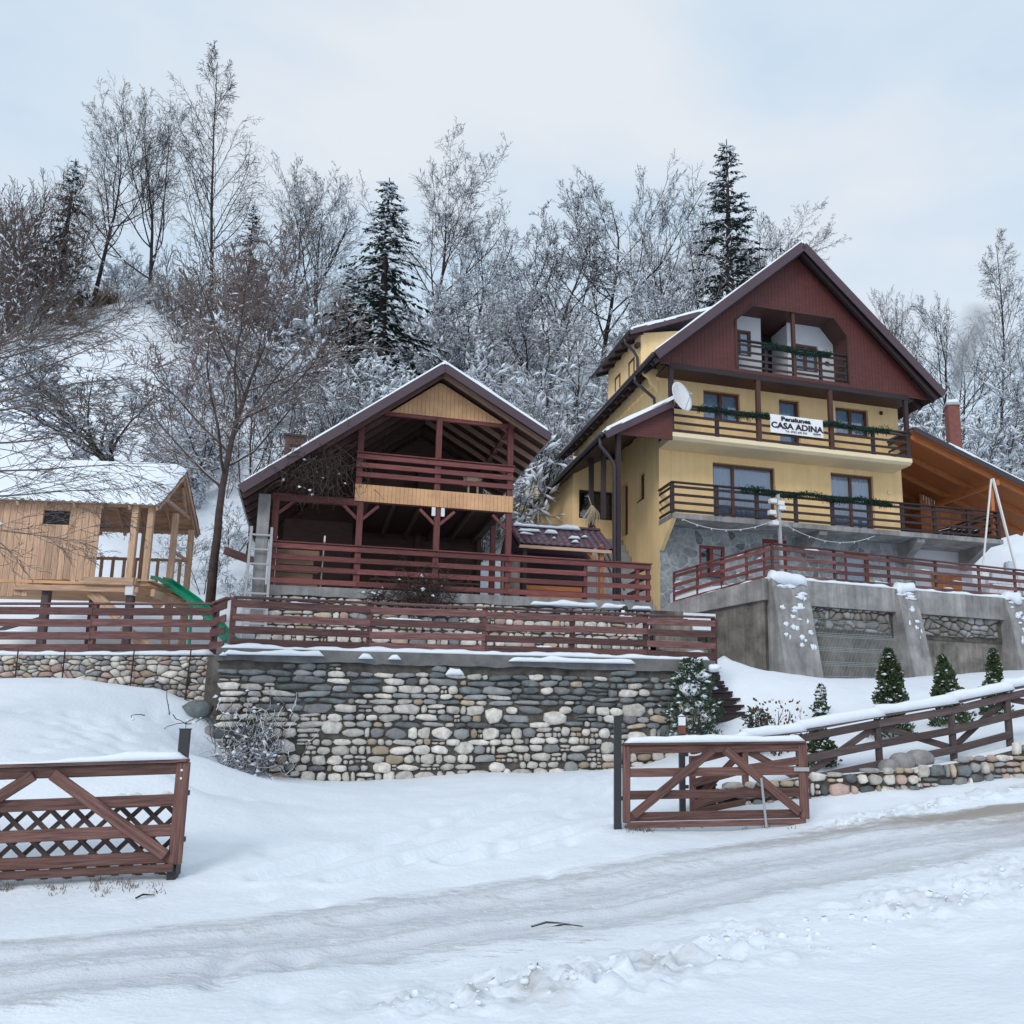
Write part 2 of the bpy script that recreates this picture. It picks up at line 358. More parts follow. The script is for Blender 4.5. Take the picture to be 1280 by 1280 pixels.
_D = np.linalg.norm(_g[:, None, :2] - _g[None, :, :2], axis=2)
_n = len(_g); _A = np.zeros((_n + 3, _n + 3)); _A[:_n, :_n] = _D - .12 * np.eye(_n); _A[:_n, _n] = 1; _A[:_n, _n + 1:] = _g[:, :2]; _A[_n, :_n] = 1; _A[_n + 1:, :_n] = _g[:, :2].T
_W = np.linalg.solve(_A, np.concatenate([_g[:, 2], [0, 0, 0]]))
def gbase(x, y):
    x = np.asarray(x, float); y = np.asarray(y, float); sh = x.shape; q = np.stack([x.ravel(), y.ravel()], 1); o = np.empty(len(q))
    for i in range(0, len(q), 20000):
        b = q[i:i + 20000]; d = np.sqrt(((b[:, None, :] - _g[None, :, :2]) ** 2).sum(2)); o[i:i + 20000] = d @ _W[:_n] + _W[_n] + b @ _W[_n + 1:]
    return o.reshape(sh)
def on_ground(px, py, f=None):
    """where the photo ray meets the bare ground"""
    f = f or gbase; r = ray(px, py); r = r / r[1]; d = np.linspace(3, 34, 1200); x = r[0] * d; z = CAMZ + r[2] * d
    h = f(x, d); k = np.argmax(z < h); return np.array([x[k], d[k], h[k]])
def polyd(x, y, pts):
    """distance to a polyline in plan"""
    best = np.full(np.shape(x), 1e9)
    for (ax, ay), (bx, by) in zip(pts[:-1], pts[1:]):
        dx, dy = bx - ax, by - ay; t = np.clip(((x - ax) * dx + (y - ay) * dy) / (dx * dx + dy * dy), 0, 1)
        best = np.minimum(best, np.hypot(x - ax - t * dx, y - ay - t * dy))
    return best
far_e = [on_ground(*q)[:2] for q in ((0, 1180), (150, 1165), (300, 1148), (450, 1130), (600, 1110), (750, 1086), (900, 1062), (1000, 1045), (1100, 1030), (1200, 1016), (1280, 1005))]
near_e = [on_ground(*q)[:2] for q in ((0, 1270), (150, 1256), (300, 1240), (450, 1222), (600, 1196), (750, 1172), (900, 1142), (1000, 1122), (1100, 1104), (1200, 1084), (1280, 1066))]
def ext(e, a, b):
    e = [np.array(q) for q in e]; return [e[0] + np.array(a)] + e + [e[-1] + np.array(b)]
far_e = ext(ext(far_e, (-6, -2.6), (6, 1.8)), (-40, -17), (40, 14)); near_e = ext(ext(near_e, (-6, -2.6), (6, 1.8)), (-40, -17), (40, 14))
ridge = [tuple(on_ground(*q)[:2]) for q in ((430, 1285), (600, 1252), (760, 1226), (850, 1205), (960, 1178), (1080, 1150), (1180, 1125), (1290, 1095))]
ridge2 = [tuple(on_ground(*q)[:2]) for q in ((1030, 1036), (1120, 1019), (1200, 1004), (1290, 988))]
ruts = [[tuple(on_ground(*q)[:2]) for q in e] for e in (((330, 1095), (450, 1062), (600, 1015), (700, 985), (770, 962)), ((420, 1100), (560, 1062), (680, 1025), (750, 995), (790, 970)), ((560, 1080), (700, 1045), (770, 1030)))]
foot = [tuple(on_ground(*q)[:2]) for q in ((88, 893), (122, 905), (128, 915), (150, 922), (157, 926), (150, 935), (60, 905), (95, 930), (505, 1073), (330, 1120), (400, 1130))]
_road_poly = near_e + far_e[::-1]
def gz(x, y):
    x = np.asarray(x, float); y = np.asarray(y, float)
    z = gbase(x, y) + fbm(x * .45, y * .45, 3, 4) * .16 + fbm(x * 2.1, y * 2.1, 9, 3) * .04
    near = (y < 24) & (np.abs(x) < 16)
    z = z + np.where(near, fbm(x * 7, y * 7, 21, 2) * .012, 0)
    d = polyd(x, y, ridge); cl = np.maximum(0, vnoise(x * 9.5, y * 9.5, 31) - .45) * np.maximum(0, vnoise(x * 1.3, y * 1.3, 33) * 1.6 - .3); pt = np.clip(vnoise(x * 1.1, y * 1.1, 33) * 2.4 - .4, 0, 1); z = z + np.exp(-(d / .55) ** 2) * (.015 + pt * (crumb(x * 5.0, y * 5.0, 5) * .11 + crumb(x * 10.0, y * 10.0, 6) * .075)) - .02 * np.exp(-(d / .3) ** 2) * pt * vnoise(x * 3, y * 3, 8)
    d = polyd(x, y, ridge2); z = z + np.exp(-((d) / .28) ** 2) * (crumb(x * 4, y * 4, 15) * .11 + crumb(x * 9, y * 9, 16) * .05 + .02)
    for e in ruts:
        d = polyd(x, y, e); z = z - .06 * np.exp(-(d / .12) ** 4) * (.6 + .8 * vnoise(x * 2.2, y * 2.2, 77)) + .03 * np.exp(-((d - .24) / .07) ** 2) * (.4 + vnoise(x * 4, y * 4, 78))
    for fx, fy in foot: z = z - .05 * np.exp(-(((x - fx) / .10) ** 2 + ((y - fy) / .14) ** 2))
    for fx in (-4.43, 0.0): z = z + 0
    return z
def crumb(x, y, s):
    """broken crust: flat chunks with steep sides"""
    ix = np.floor(x).astype(np.int64); iy = np.floor(y).astype(np.int64); f1 = np.full(np.shape(x), 9.); f2 = np.full(np.shape(x), 9.); hv = np.zeros(np.shape(x))
    for a in (-1, 0, 1):
        for b in (-1, 0, 1):
            cx = ix + a; cy = iy + b; d = np.hypot(cx + _h(cx, cy, s) - x, cy + _h(cx, cy, s + 7) - y); h = _h(cx, cy, s + 13)
            n1 = d < f1; f2 = np.where(n1, f1, np.minimum(f2, d)); hv = np.where(n1, h, hv); f1 = np.where(n1, d, f1)
    return hv ** 1.6 * np.clip((f2 - f1) * 3.2, 0, 1)
def in_road(x, y):
    x = np.asarray(x, float); y = np.asarray(y, float); P = np.array(_road_poly); ins = np.zeros(x.shape, bool); j = len(P) - 1
    for i in range(len(P)):
        xi, yi = P[i]; xj, yj = P[j]; c = ((yi > y) != (yj > y)) & (x < (xj - xi) * (y - yi) / (yj - yi + 1e-12) + xi); ins ^= c; j = i
    d = np.minimum(polyd(x, y, near_e), polyd(x, y, far_e)); return np.where(ins, np.clip(d / .25, 0, 1), 0)
_fr = random.Random(31)
for _ in range(46):
    _p = on_ground(*_fr.choice(((_fr.uniform(300, 760), _fr.uniform(985, 1110)), (_fr.uniform(20, 240), _fr.uniform(890, 940)), (_fr.uniform(250, 700), _fr.uniform(1200, 1270))))); foot.append((_p[0], _p[1]))
def gz1(x, y): return float(gz(np.array([x]), np.array([y]))[0])
def og(px, py): p = on_ground(px, py); return np.array([p[0], p[1], gz1(p[0], p[1])])
def grid_mesh(name, xs, ys, fz, mat):
    X, Y = np.meshgrid(xs, ys); Z = fz(X, Y); nx, ny = len(xs), len(ys)
    co = np.stack([X, Y, Z], 2).reshape(-1, 3)
    i = np.arange(nx * ny).reshape(ny, nx); f = np.stack([i[:-1, :-1], i[:-1, 1:], i[1:, 1:], i[1:, :-1]], 2).reshape(-1, 4)
    return raw_mesh(name, co, f, mat)
def raw_mesh(name, co, f, mat, parent=None, smooth=True):
    me = bpy.data.meshes.new(name); k = f.shape[1]
    me.vertices.add(len(co)); me.vertices.foreach_set('co', np.ascontiguousarray(co, np.float32).ravel())
    me.loops.add(f.size); me.loops.foreach_set('vertex_index', np.ascontiguousarray(f, np.int32).ravel())
    me.polygons.add(len(f)); me.polygons.foreach_set('loop_start', np.arange(0, f.size, k, dtype=np.int32)); me.polygons.foreach_set('loop_total', np.full(len(f), k, np.int32))
    me.polygons.foreach_set('use_smooth', np.full(len(f), smooth)); me.materials.append(MATS[mat]); me.update(calc_edges=True); me.validate()
    o = bpy.data.objects.new(name, me); COL.objects.link(o); o.parent = parent; return o
def axis(*segs):
    r = []
    for a, b, st in segs: r += list(np.arange(a, b, st))
    return np.array(r + [segs[-1][1]])
# road bed first (the snow sheet dips under it)
def road_strip(n_len=520, n_w=64):
    def res(e, n):
        e = np.array(e); s = np.concatenate([[0], np.cumsum(np.linalg.norm(np.diff(e, axis=0), axis=1))])
        # keep the visible stretch dense
        u = np.concatenate([np.linspace(0, s[2], 25)[:-1], np.linspace(s[2], s[-3], n - 50), np.linspace(s[-3], s[-1], 26)[1:]])
        return np.stack([np.interp(u, s, e[:, 0]), np.interp(u, s, e[:, 1])], 1)
    a = res(near_e, n_len); b = res(far_e, n_len); t = np.linspace(-.12, 1.12, n_w)
    XY = a[:, None, :] + (b - a)[:, None, :] * t[None, :, None]; X, Y = XY[..., 0], XY[..., 1]
    edge = np.minimum(t + .12, 1.12 - t)[None, :]
    Z = gz(X, Y) + np.clip(edge * .10, 0, .012) - .006
    for c_, wd, dp_ in ((.27, .075, .035), (.70, .075, .04), (.44, .03, .012), (.60, .02, .012), (.84, .025, .014)):
        cc_ = c_ + .035 * fbm(np.arange(X.shape[0]) * .02, np.full(X.shape[0], c_ * 31), 5, 3)[:, None] * 2
        Z = Z - dp_ * np.exp(-((t[None, :] - cc_) / wd) ** 4) * np.clip(edge * 6, 0, 1) + dp_ * .35 * np.exp(-((np.abs(t[None, :] - cc_) - wd * 1.35) / .02) ** 2) * np.clip(edge * 6, 0, 1)
    Z = Z + np.clip(edge * 5, 0, 1) * fbm(X * 5, Y * 9, 51, 3) * .02
    Z = np.maximum(Z + np.clip((edge - .05) * .15, 0, .016), gz(X, Y) - .045 * np.clip(edge * 8, 0, 1) + .002)
    Z = Z - .035 * (1 - np.clip(edge / .05, 0, 1))
    i = np.arange(X.size).reshape(X.shape); f = np.stack([i[:-1, :-1], i[1:, :-1], i[1:, 1:], i[:-1, 1:]], 2).reshape(-1, 4)
    o = raw_mesh('road', np.stack([X, Y, Z], 2).reshape(-1, 3), f, 'road')
    at = o.data.attributes.new('dirt', 'FLOAT', 'POINT')
    prof = np.clip(edge * 4.5, 0, 1) * (.55 + .35 * np.exp(-((t - .28) / .15) ** 2) + .40 * np.exp(-((t - .74) / .16) ** 2))[None, :]
    at.data.foreach_set('value', (prof * np.ones(X.shape)).astype(np.float32).ravel())
    g2 = o.data.attributes.new('grit', 'FLOAT', 'POINT')                       # sandy grit bared along the upper edge, more of it up the road
    gv = np.clip((X - .5) / 5, 0, 1) * np.exp(-((t - .93) / .10) ** 2)[None, :] * .8 + np.clip((X - 3.2) / 3, 0, 1) * np.clip(edge * 5, 0, 1) * (.45 + .2 * np.exp(-((t - .35) / .2) ** 2))[None, :] + .12 * np.exp(-((t - .8) / .2) ** 2)[None, :]
    g2.data.foreach_set('value', gv.astype(np.float32).ravel()); return o
def road_mat():
    m = bpy.data.materials.new('road'); m.use_nodes = True; t = m.node_tree; L = t.links.new; b = t.nodes['Principled BSDF']
    at = N(t, 'ShaderNodeAttribute', attribute_name='dirt'); tc = N(t, 'ShaderNodeTexCoord'); mp = N(t, 'ShaderNodeMapping')
    mp.inputs['Rotation'].default_value = (0, 0, R(-20)); mp.inputs['Scale'].default_value = (.7, 2.8, 1); L(tc.outputs['Object'], mp.inputs[0])
    n1 = N(t, 'ShaderNodeTexNoise'); n1.inputs['Scale'].default_value = 1.4; n1.inputs['Detail'].default_value = 8; n1.inputs['Roughness'].default_value = .68; L(mp.outputs[0], n1.inputs['Vector'])
    n4 = N(t, 'ShaderNodeTexNoise'); n4.inputs['Scale'].default_value = 9; n4.inputs['Detail'].default_value = 6; n4.inputs['Roughness'].default_value = .75; L(mp.outputs[0], n4.inputs['Vector'])
    a0 = N(t, 'ShaderNodeMath', operation='MULTIPLY_ADD'); a0.inputs[1].default_value = 1.1; L(n4.outputs[0], a0.inputs[0]); L(n1.outputs[0], a0.inputs[2])
    a1 = N(t, 'ShaderNodeMath', operation='SUBTRACT'); a1.inputs[1].default_value = .55; L(a0.outputs[0], a1.inputs[0])
    a = N(t, 'ShaderNodeMath', operation='MULTIPLY_ADD'); a.inputs[1].default_value = .8; L(at.outputs['Fac'], a.inputs[0]); L(a1.outputs[0], a.inputs[2])
    rp = N(t, 'ShaderNodeValToRGB'); e = rp.color_ramp.elements
    e[0].position = .74; e[0].color = (*SNOWC, 1); e[1].position = 1.38; e[1].color = (.47, .49, .52, 1)
    k = e.new(1.04); k.color = (.63, .675, .735, 1); L(a.outputs[0], rp.inputs[0])
    gt = N(t, 'ShaderNodeAttribute', attribute_name='grit'); ga = N(t, 'ShaderNodeMath', operation='MULTIPLY_ADD'); ga.inputs[1].default_value = .9; L(gt.outputs['Fac'], ga.inputs[0]); L(a1.outputs[0], ga.inputs[2])
    gm = N(t, 'ShaderNodeMapRange'); gm.inputs[1].default_value = .60; gm.inputs[2].default_value = 1.10; L(ga.outputs[0], gm.inputs[0])
    gx = N(t, 'ShaderNodeMix', data_type='RGBA'); L(gm.outputs[0], gx.inputs[0]); L(rp.outputs[0], gx.inputs[6]); gx.inputs[7].default_value = (.33, .295, .265, 1)
    n2 = N(t, 'ShaderNodeTexNoise'); n2.inputs['Scale'].default_value = 40; n2.inputs['Detail'].default_value = 3; L(tc.outputs['Object'], n2.inputs['Vector'])
    L(gx.outputs[2], b.inputs['Base Color']); b.inputs['Roughness'].default_value = .5
    bp = N(t, 'ShaderNodeBump'); bp.inputs['Strength'].default_value = .5; bp.inputs['Distance'].default_value = .02; ad = N(t, 'ShaderNodeMath', operation='ADD'); L(n1.outputs[0], ad.inputs[0]); L(n2.outputs[0], ad.inputs[1]); L(ad.outputs[0], bp.inputs['Height']); L(bp.outputs[0], b.inputs['Normal'])
    MATS['road'] = m
road_mat()
tag(road_strip(), kind='structure')
xs = axis((-120, -30, 6), (-30, -12, .8), (-12, -5, .085), (-5, 8, .05), (8, 14, .085), (14, 34, .8), (34, 130, 6)); ys = axis((-90, -6, 6), (-6, 3.6, .4), (3.6, 14, .05), (14, 21, .085), (21, 32, .35))
gnd = tag(grid_mesh('ground', xs, ys, lambda x, y: gz(x, y) - .05 * in_road(x, y), 'snow'), kind='structure')
X_, Y_ = np.meshgrid(xs, ys); pt_ = np.clip(vnoise(X_ * 1.1, Y_ * 1.1, 33) * 2.4 - .4, 0, 1)
dv = np.exp(-(polyd(X_, Y_, ridge) / .38) ** 2) * pt_ * np.clip(vnoise(X_ * 5.5, Y_ * 5.5, 91) * 2.6 - 1.25, 0, 1) * vnoise(X_ * 14, Y_ * 14, 95) * 1.0 + np.exp(-(polyd(X_, Y_, ridge2) / .22) ** 2) * np.clip(vnoise(X_ * 5, Y_ * 5, 92) * 2.2 - 1.1, 0, 1) * .7
gnd.data.attributes.new('dirt', 'FLOAT', 'POINT').data.foreach_set('value', dv.astype(np.float32).ravel())
# the hillside behind: profiles (distance, height) for a few bearings x/y
HP = [(-.60, [(16.9, 2.98), (21, 3.5), (25, 5.4), (32, 10.6), (52, 26.0), (60, 32.6), (75, 35), (160, 33)]),
      (-.44, [(16.9, 2.9), (21, 3.4), (25, 4.4), (30, 7.4), (40, 15.6), (60, 31.0), (75, 32.5), (160, 30)]),
      (-.36, [(16.9, 2.2), (22, 2.8), (27, 4.4), (29, 5.6), (34, 9.5), (60, 29.0), (75, 30), (160, 26)]),
      (-.14, [(16.9, 2.0), (22, 2.6), (27, 4.4), (29, 5.6), (34, 9.5), (60, 28.0), (75, 28.6), (160, 25)]),
      (-.06, [(16.9, 1.0), (28, 3.0), (30, 4.5), (34, 7.6), (39, 10), (60, 27.0), (75, 27.6), (160, 24)]),
      (.03, [(16.9, .5), (30, 2.0), (38, 5), (42, 9), (60, 26.0), (75, 26), (160, 22)]),
      (.30, [(16.9, .5), (30, 2.0), (40, 5), (44, 9), (60, 22.5), (75, 23), (160, 19)]),
      (.46, [(16.9, .5), (26, 2.0), (33, 4), (38, 8), (50, 15.2), (60, 20.0), (75, 20.5), (160, 17)])]
def hill(x, y):
    x = np.asarray(x, float); y = np.asarray(y, float); a = np.clip(x / np.maximum(y, 10), HP[0][0], HP[-1][0])
    zs = np.stack([np.interp(y, [q[0] for q in p], [q[1] for q in p]) for _, p in HP]); br = np.array([h[0] for h in HP])
    k = np.clip(np.searchsorted(br, a, side='right') - 1, 0, len(br) - 2); t = (a - br[k]) / (br[k + 1] - br[k]); t = t * t * (3 - 2 * t)
    z0 = np.take_along_axis(zs, k[None], 0)[0]; z1 = np.take_along_axis(zs, (k + 1)[None], 0)[0]
    front = ((x - FW.o[0]) * FW.v[0] + (y - FW.o[1]) * FW.v[1] < 1.2) & (x > -7.7)      # stays below ground before the stone wall
    return np.where(front, -5, 0) + z0 * (1 - t) + z1 * t + np.clip((y - 20) / 12, 0, 1) * (fbm(x * .16, y * .16, 61, 4) * 1.5 + fbm(x * .9, y * .9, 66, 3) * .28)
def hz1(x, y): return float(hill(np.array([x]), np.array([y]))[0])
tag(grid_mesh('hillside', axis((-170, -70, 8), (-70, -30, .8), (-30, 20, .32), (20, 60, .8), (60, 190, 8)), axis((17.3, 34, .28), (34, 66, .5), (66, 170, 5)), hill, 'snow'), kind='structure')

# ================================================================ rubble masonry
def clip(poly, nx, ny, c):
    out = []
    for i in range(len(poly)):
        a, b = poly[i - 1], poly[i]; da = nx * a[0] + ny * a[1] - c; db = nx * b[0] + ny * b[1] - c
        if (da <= 0) != (db <= 0):
            t = da / (da - db); out.append((a[0] + (b[0] - a[0]) * t, a[1] + (b[1] - a[1]) * t))
        if db <= 0: out.append(b)
    return out
def voronoi(pts, bound):
    P = np.array(pts); cells = []
    for i, (x, z) in enumerate(pts):
        d = np.hypot(P[:, 0] - x, P[:, 1] - z); poly = bound(x, z)
        for j in np.argsort(d)[1:22]:
            qx, qz = P[j]; nx, nz = qx - x, qz - z
            poly = clip(poly, nx, nz, nx * (x + qx) / 2 + nz * (z + qz) / 2)
            if len(poly) < 3: break
        cells.append(poly)
    return cells
def round_cell(poly, gap, n=10, cut=.20):
    cx = sum(p[0] for p in poly) / len(poly); cz = sum(p[1] for p in poly) / len(poly)
    q = []
    for i in range(len(poly)):                      # cut the corners once
        a, b = poly[i], poly[(i + 1) % len(poly)]
        q.append((a[0] + (b[0] - a[0]) * cut, a[1] + (b[1] - a[1]) * cut)); q.append((a[0] + (b[0] - a[0]) * (1 - cut), a[1] + (b[1] - a[1]) * (1 - cut)))
    o = []
    for x, z in q:
        dx, dz = x - cx, z - cz; l = math.hypot(dx, dz) or 1; k = max(.35, (l - gap) / l); o.append((cx + dx * k, cz + dz * k))
    if not n: return (cx, cz), o, sum(math.dist(o[i], o[i - 1]) for i in range(len(o)))
    seg = [math.dist(o[i], o[(i + 1) % len(o)]) for i in range(len(o))]; tot = sum(seg); r = []; acc = 0; i = 0
    for k in range(n):
        t = tot * k / n
        while acc + seg[i] < t and i < len(o) - 1: acc += seg[i]; i += 1
        f = (t - acc) / (seg[i] or 1); a, b = o[i], o[(i + 1) % len(o)]; r.append((a[0] + (b[0] - a[0]) * f, a[1] + (b[1] - a[1]) * f))
    return (cx, cz), r, tot
def masonry(parent, x0, x1, zlo, zhi, y, sx, sz_, seed, pick, bulge=.05, gap=.012, limit=300, n=9, name='stone', flat=False):
    rg = random.Random(seed); pts = []; szf = sz_ if callable(sz_) else (lambda z: (sx, sz_)); sz = szf(9)[1]; sxm = sx; z = min(zlo(x0), zlo(x1), zlo((x0 + x1) / 2)); zt = max(zhi(x0), zhi(x1))
    while z < zt + sz:
        sx, sz = szf(z); hh = sz * rg.uniform(.75, 1.3); x = x0 - rg.random() * sx
        while x < x1 + sx:
            st = sx * rg.choice((.55, .7, .9, 1, 1.25, 1.6)); x += st
            pts.append((x - st / 2, z + rg.uniform(-.33, .33) * hh))
        z += hh
    def bound(x, z):
        a, b = max(x0, x - 3 * sx), min(x1, x + 3 * sx)
        return [(a, zlo(a)), (b, zlo(b)), (b, zhi(b)), (a, zhi(a))]
    pts = [p for p in pts if x0 - .02 < p[0] < x1 + .02 and zlo(p[0]) - .05 < p[1] < zhi(p[0]) + .05]
    AX = .6; cells = []; pts = [p for p in pts if rg.random() > .10]
    pts += [(p[0] + rg.uniform(-.5, .5) * sx, p[1] + rg.uniform(-.3, .3) * sz) for p in pts if rg.random() < .16]
    pts = [p for p in pts if x0 < p[0] < x1]
    for pl in voronoi([(p[0] * AX, p[1]) for p in pts], lambda a, z: [(q[0] * AX, q[1]) for q in bound(a / AX, z)]):
        if len(pl) < 3: continue
        c, r, tot = round_cell([(q[0] / AX, q[1]) for q in pl], gap * rg.uniform(.5, 1.9), 0)
        if tot < sz * 1.2: continue
        cells.append((tot, c, r))
    cells.sort(key=lambda q: -q[0]); rest = {}
    for k, (tot, c, r) in enumerate(cells):
        m = pick(c[0], c[1], tot, rg); bl = bulge * rg.uniform(.5, 1.5) * (.45 if flat else 1); tx, tz = rg.uniform(-.5, .5) * bl, rg.uniform(-.3, .5) * bl
        vs = []
        for ring, (s_, yy) in enumerate(((1, .03), (.98, -.45 * bl), (.80, -bl))):
            for (px, pz) in r:
                dx, dz = (px - c[0]) * s_, (pz - c[1]) * s_
                vs.append((dx, yy + (0 if ring < 2 else (dx * tx + dz * tz) * 3 + rg.uniform(-.12, .12) * bl), dz))
        vs.append((0, -bl * 1.05, 0)); n = len(r)
        fs = []
        for a in range(2):
            for i in range(n): fs.append((a * n + i, a * n + (i + 1) % n, (a + 1) * n + (i + 1) % n, (a + 1) * n + i))
        fs += [(2 * n + i, 2 * n + (i + 1) % n, 3 * n) for i in range(n)]
        if k < limit:
            me = bpy.data.meshes.new(name); me.from_pydata(vs, [], [f for f in fs]); me.polygons.foreach_set('use_smooth', [True] * len(fs))
            me.materials.append(MATS[m]); me.update(); o = bpy.data.objects.new(name, me); COL.objects.link(o); o.parent = parent; o.location = (c[0], y, c[1])
        else:
            mb = rest.setdefault(m, MB()); mb.add([(a + c[0], b + y, d + c[1]) for a, b, d in vs], fs)
    if rest:
        allm = MB(); names = list(rest)
        for i, m in enumerate(names): allm.mi = i; allm.add(rest[m].v, rest[m].f)
        tag(allm.build('small_stones', names, parent, smooth=True, fix=False), kind='stuff')

def coursed(parent, x0, x1, zlo, zhi, y, szf, seed, pick, bulge=.05, gap=.02, limit=300, big=0, name='stone'):
    """rubble laid in wavy courses: lens-shaped stones standing proud of the mortar"""
    rg = random.Random(seed); S = []; z = min(zlo(x0), zlo(x1)); wav = lambda x, zz: .055 * float(fbm(x * .8, zz * .9, seed, 3)) * 2
    B = []
    for k in range(big):
        w, h = rg.uniform(.30, .46), rg.uniform(.19, .30); B.append((rg.uniform(x0 + .3, x1 - .3), rg.uniform(zlo(x0) + .25, zhi(x0) - .3), w, h))
    while z < max(zhi(x0), zhi(x1)):
        sx, sz = szf(z); hh = sz * rg.uniform(.7, 1.35); x = x0 - rg.random() * .05
        while x < x1 - .04:
            w = min(sx * rg.choice((.4, .6, .75, .9, 1, 1.15, 1.4, 1.75)), x1 - x + .01); cx, cz = x + w / 2, z + hh / 2 + wav(x + w / 2, z); h = hh * rg.uniform(.82, 1.18); x += w
            if cz + h * .3 > zhi(cx) or cz < zlo(cx) or any(((cx - b[0]) / (b[2] * .5 + w * .16)) ** 2 + ((cz - b[1]) / (b[3] * .5 + h * .16)) ** 2 < 1 for b in B): continue
            if rg.random() < .16 and hh > .12:
                S += [(cx, cz + h * .26, w, h * .46), (cx - w * .22, cz - h * .24, w * .5, h * .44), (cx + w * .25, cz - h * .24, w * .46, h * .46)]
            else: S.append((cx, cz, w, h))
        z += hh
    S += [b for b in B]; S.sort(key=lambda q: -q[2] * q[3]); rest = {}
    for k, (cx, cz, w, h) in enumerate(S):
        m = pick(cx, cz, w / max(h, .02), rg); a_, b_ = max(.02, w / 2 - gap * rg.uniform(.25, .75)), max(.015, h / 2 - gap * rg.uniform(.2, .7)); ex = rg.uniform(2.4, 5.0); rot = rg.uniform(-.16, .16); n = rg.choice((7, 8, 9, 10, 11)); ph = rg.random() * 6; sk = rg.uniform(-.18, .18)
        r = []
        for i in range(n):
            t = 2 * math.pi * i / n + ph; c_, s_ = math.cos(t), math.sin(t); q = (abs(c_) ** ex + abs(s_) ** ex) ** (-1 / ex) * rg.uniform(.86, 1.12); px, pz = a_ * c_ * q, b_ * s_ * q * (1 + sk * c_); r.append((px * math.cos(rot) - pz * math.sin(rot) * .8, px * math.sin(rot) * .6 + pz * math.cos(rot)))
        bl = min(bulge * rg.uniform(.55, 1.5), max(h, .06) * .5); tx, tz = rg.uniform(-.4, .4), rg.uniform(-.3, .3)
        vs = []
        for s_, yy in ((1, .02), (.97, -.5 * bl), (.72, -bl)): vs += [(px * s_, yy + (0 if s_ == 1 else (px * tx + pz * tz) * .25 + rg.uniform(-.08, .08) * bl), pz * s_) for px, pz in r]
        vs.append((0, -bl * 1.06, 0)); fs = [(q * n + i, q * n + (i + 1) % n, (q + 1) * n + (i + 1) % n, (q + 1) * n + i) for q in range(2) for i in range(n)] + [(2 * n + i, 2 * n + (i + 1) % n, 3 * n) for i in range(n)]
        if k < limit:
            me = bpy.data.meshes.new(name); me.from_pydata(vs, [], fs); me.polygons.foreach_set('use_smooth', [True] * len(fs)); me.materials.append(MATS[m]); me.update(); o = bpy.data.objects.new(name, me); COL.objects.link(o); o.parent = parent; o.location = (cx, y, cz)
        else: rest.setdefault(m, MB()).add([(a + cx, b + y, d + cz) for a, b, d in vs], fs)
    if rest:
        allm = MB(); names = list(rest)
        for i, m in enumerate(names): allm.mi = i; allm.add(rest[m].v, rest[m].f)
        tag(allm.build('small_stones', names, parent, smooth=True, fix=False), kind='stuff')
# ---------------------------------------------------------------- the big stone wall
wl = in_frame('stone_retaining_wall', 'long rubble stone retaining wall with concrete coping behind the open driveway', 'stone wall', FW, 0)
mb = MB(); mb.box((0, .02, .1), (9.5, .55, 2.8)); mb.box((8.95, .55, .1), (9.5, 4.2, 2.8)); mb.box((0, .55, .1), (.5, 1.6, 2.8)); mb.build('mortar_core', 'mortar', wl)
def pick_big(x, z, asp, rg):
    q = rg.random() * .7 + .75 * float(vnoise(x * .55, z * 4.2, 71) - .5) - .26 * max(0, (z - 1.75)) + (.16 if z < 1.4 else 0) - (.10 if asp > 2.6 else 0)
    if q < .06: return 'stone_slate'
    if q < .16: return 'stone_grey'
    return rg.choice(('stone_cream',) * 9 + ('stone_tan', 'stone_grey'))
coursed(wl, .03, 9.47, lambda x: .55 + .02 * x, lambda x: 2.80 - .08 * float(vnoise(x * 1.3, 4, 5)), .0, lambda z: (.33, .115) if z > 2.1 else ((.30, .14) if z > 1.5 else (.235, .15)), 11, pick_big, .06, .013, 300, big=16)
def coping(parent, x0, x1, y0, y1, z0, z1, mat, n=60, seed=1):
    V = []; F = []
    for i in range(n + 1):
        x = x0 + (x1 - x0) * i / n; j = float(fbm(x * 2.0, 3, seed, 3)) * .05; k = float(fbm(x * 3.0, 8, seed, 3)) * .09
        V += [(x, y0 + j, z0 + k), (x, y0 + j * 1.2, z1 + j * .3), (x, y1, z1 + .01), (x, y1, z0)]
    for i in range(n):
        for q in range(4): F.append((i * 4 + q, i * 4 + (q + 1) % 4, i * 4 + 4 + (q + 1) % 4, i * 4 + 4 + q))
    F += [(3, 2, 1, 0), (n * 4, n * 4 + 1, n * 4 + 2, n * 4 + 3)]
    m = MB(); m.add(V, F); return m.build('coping', mat, parent)
coping(wl, -.05, 9.55, -.06, .5, 2.79, 3.02, 'coping')
snow_ridge(wl, (-.02, .24, 3.015), (9.5, .24, 3.03), .52, .085, seed=3, rag=.5)
for a, b, s_ in ((.06, 1.75, 4), (5.15, 7.75, 6)): snow_ridge(wl, (a, -.10, 2.90), (b, -.10, 2.91), .17, .085, seed=s_, rag=.7)
for a, b, s_ in ((2.35, 2.62, 7), (2.88, 3.12, 8), (.0, .12, 9), (3.95, 4.3, 10)): snow_ridge(wl, (a, -.09, 2.88 if s_ != 10 else 2.62), (b, -.09, 2.88 if s_ != 10 else 2.62), .14, .10, seed=s_)
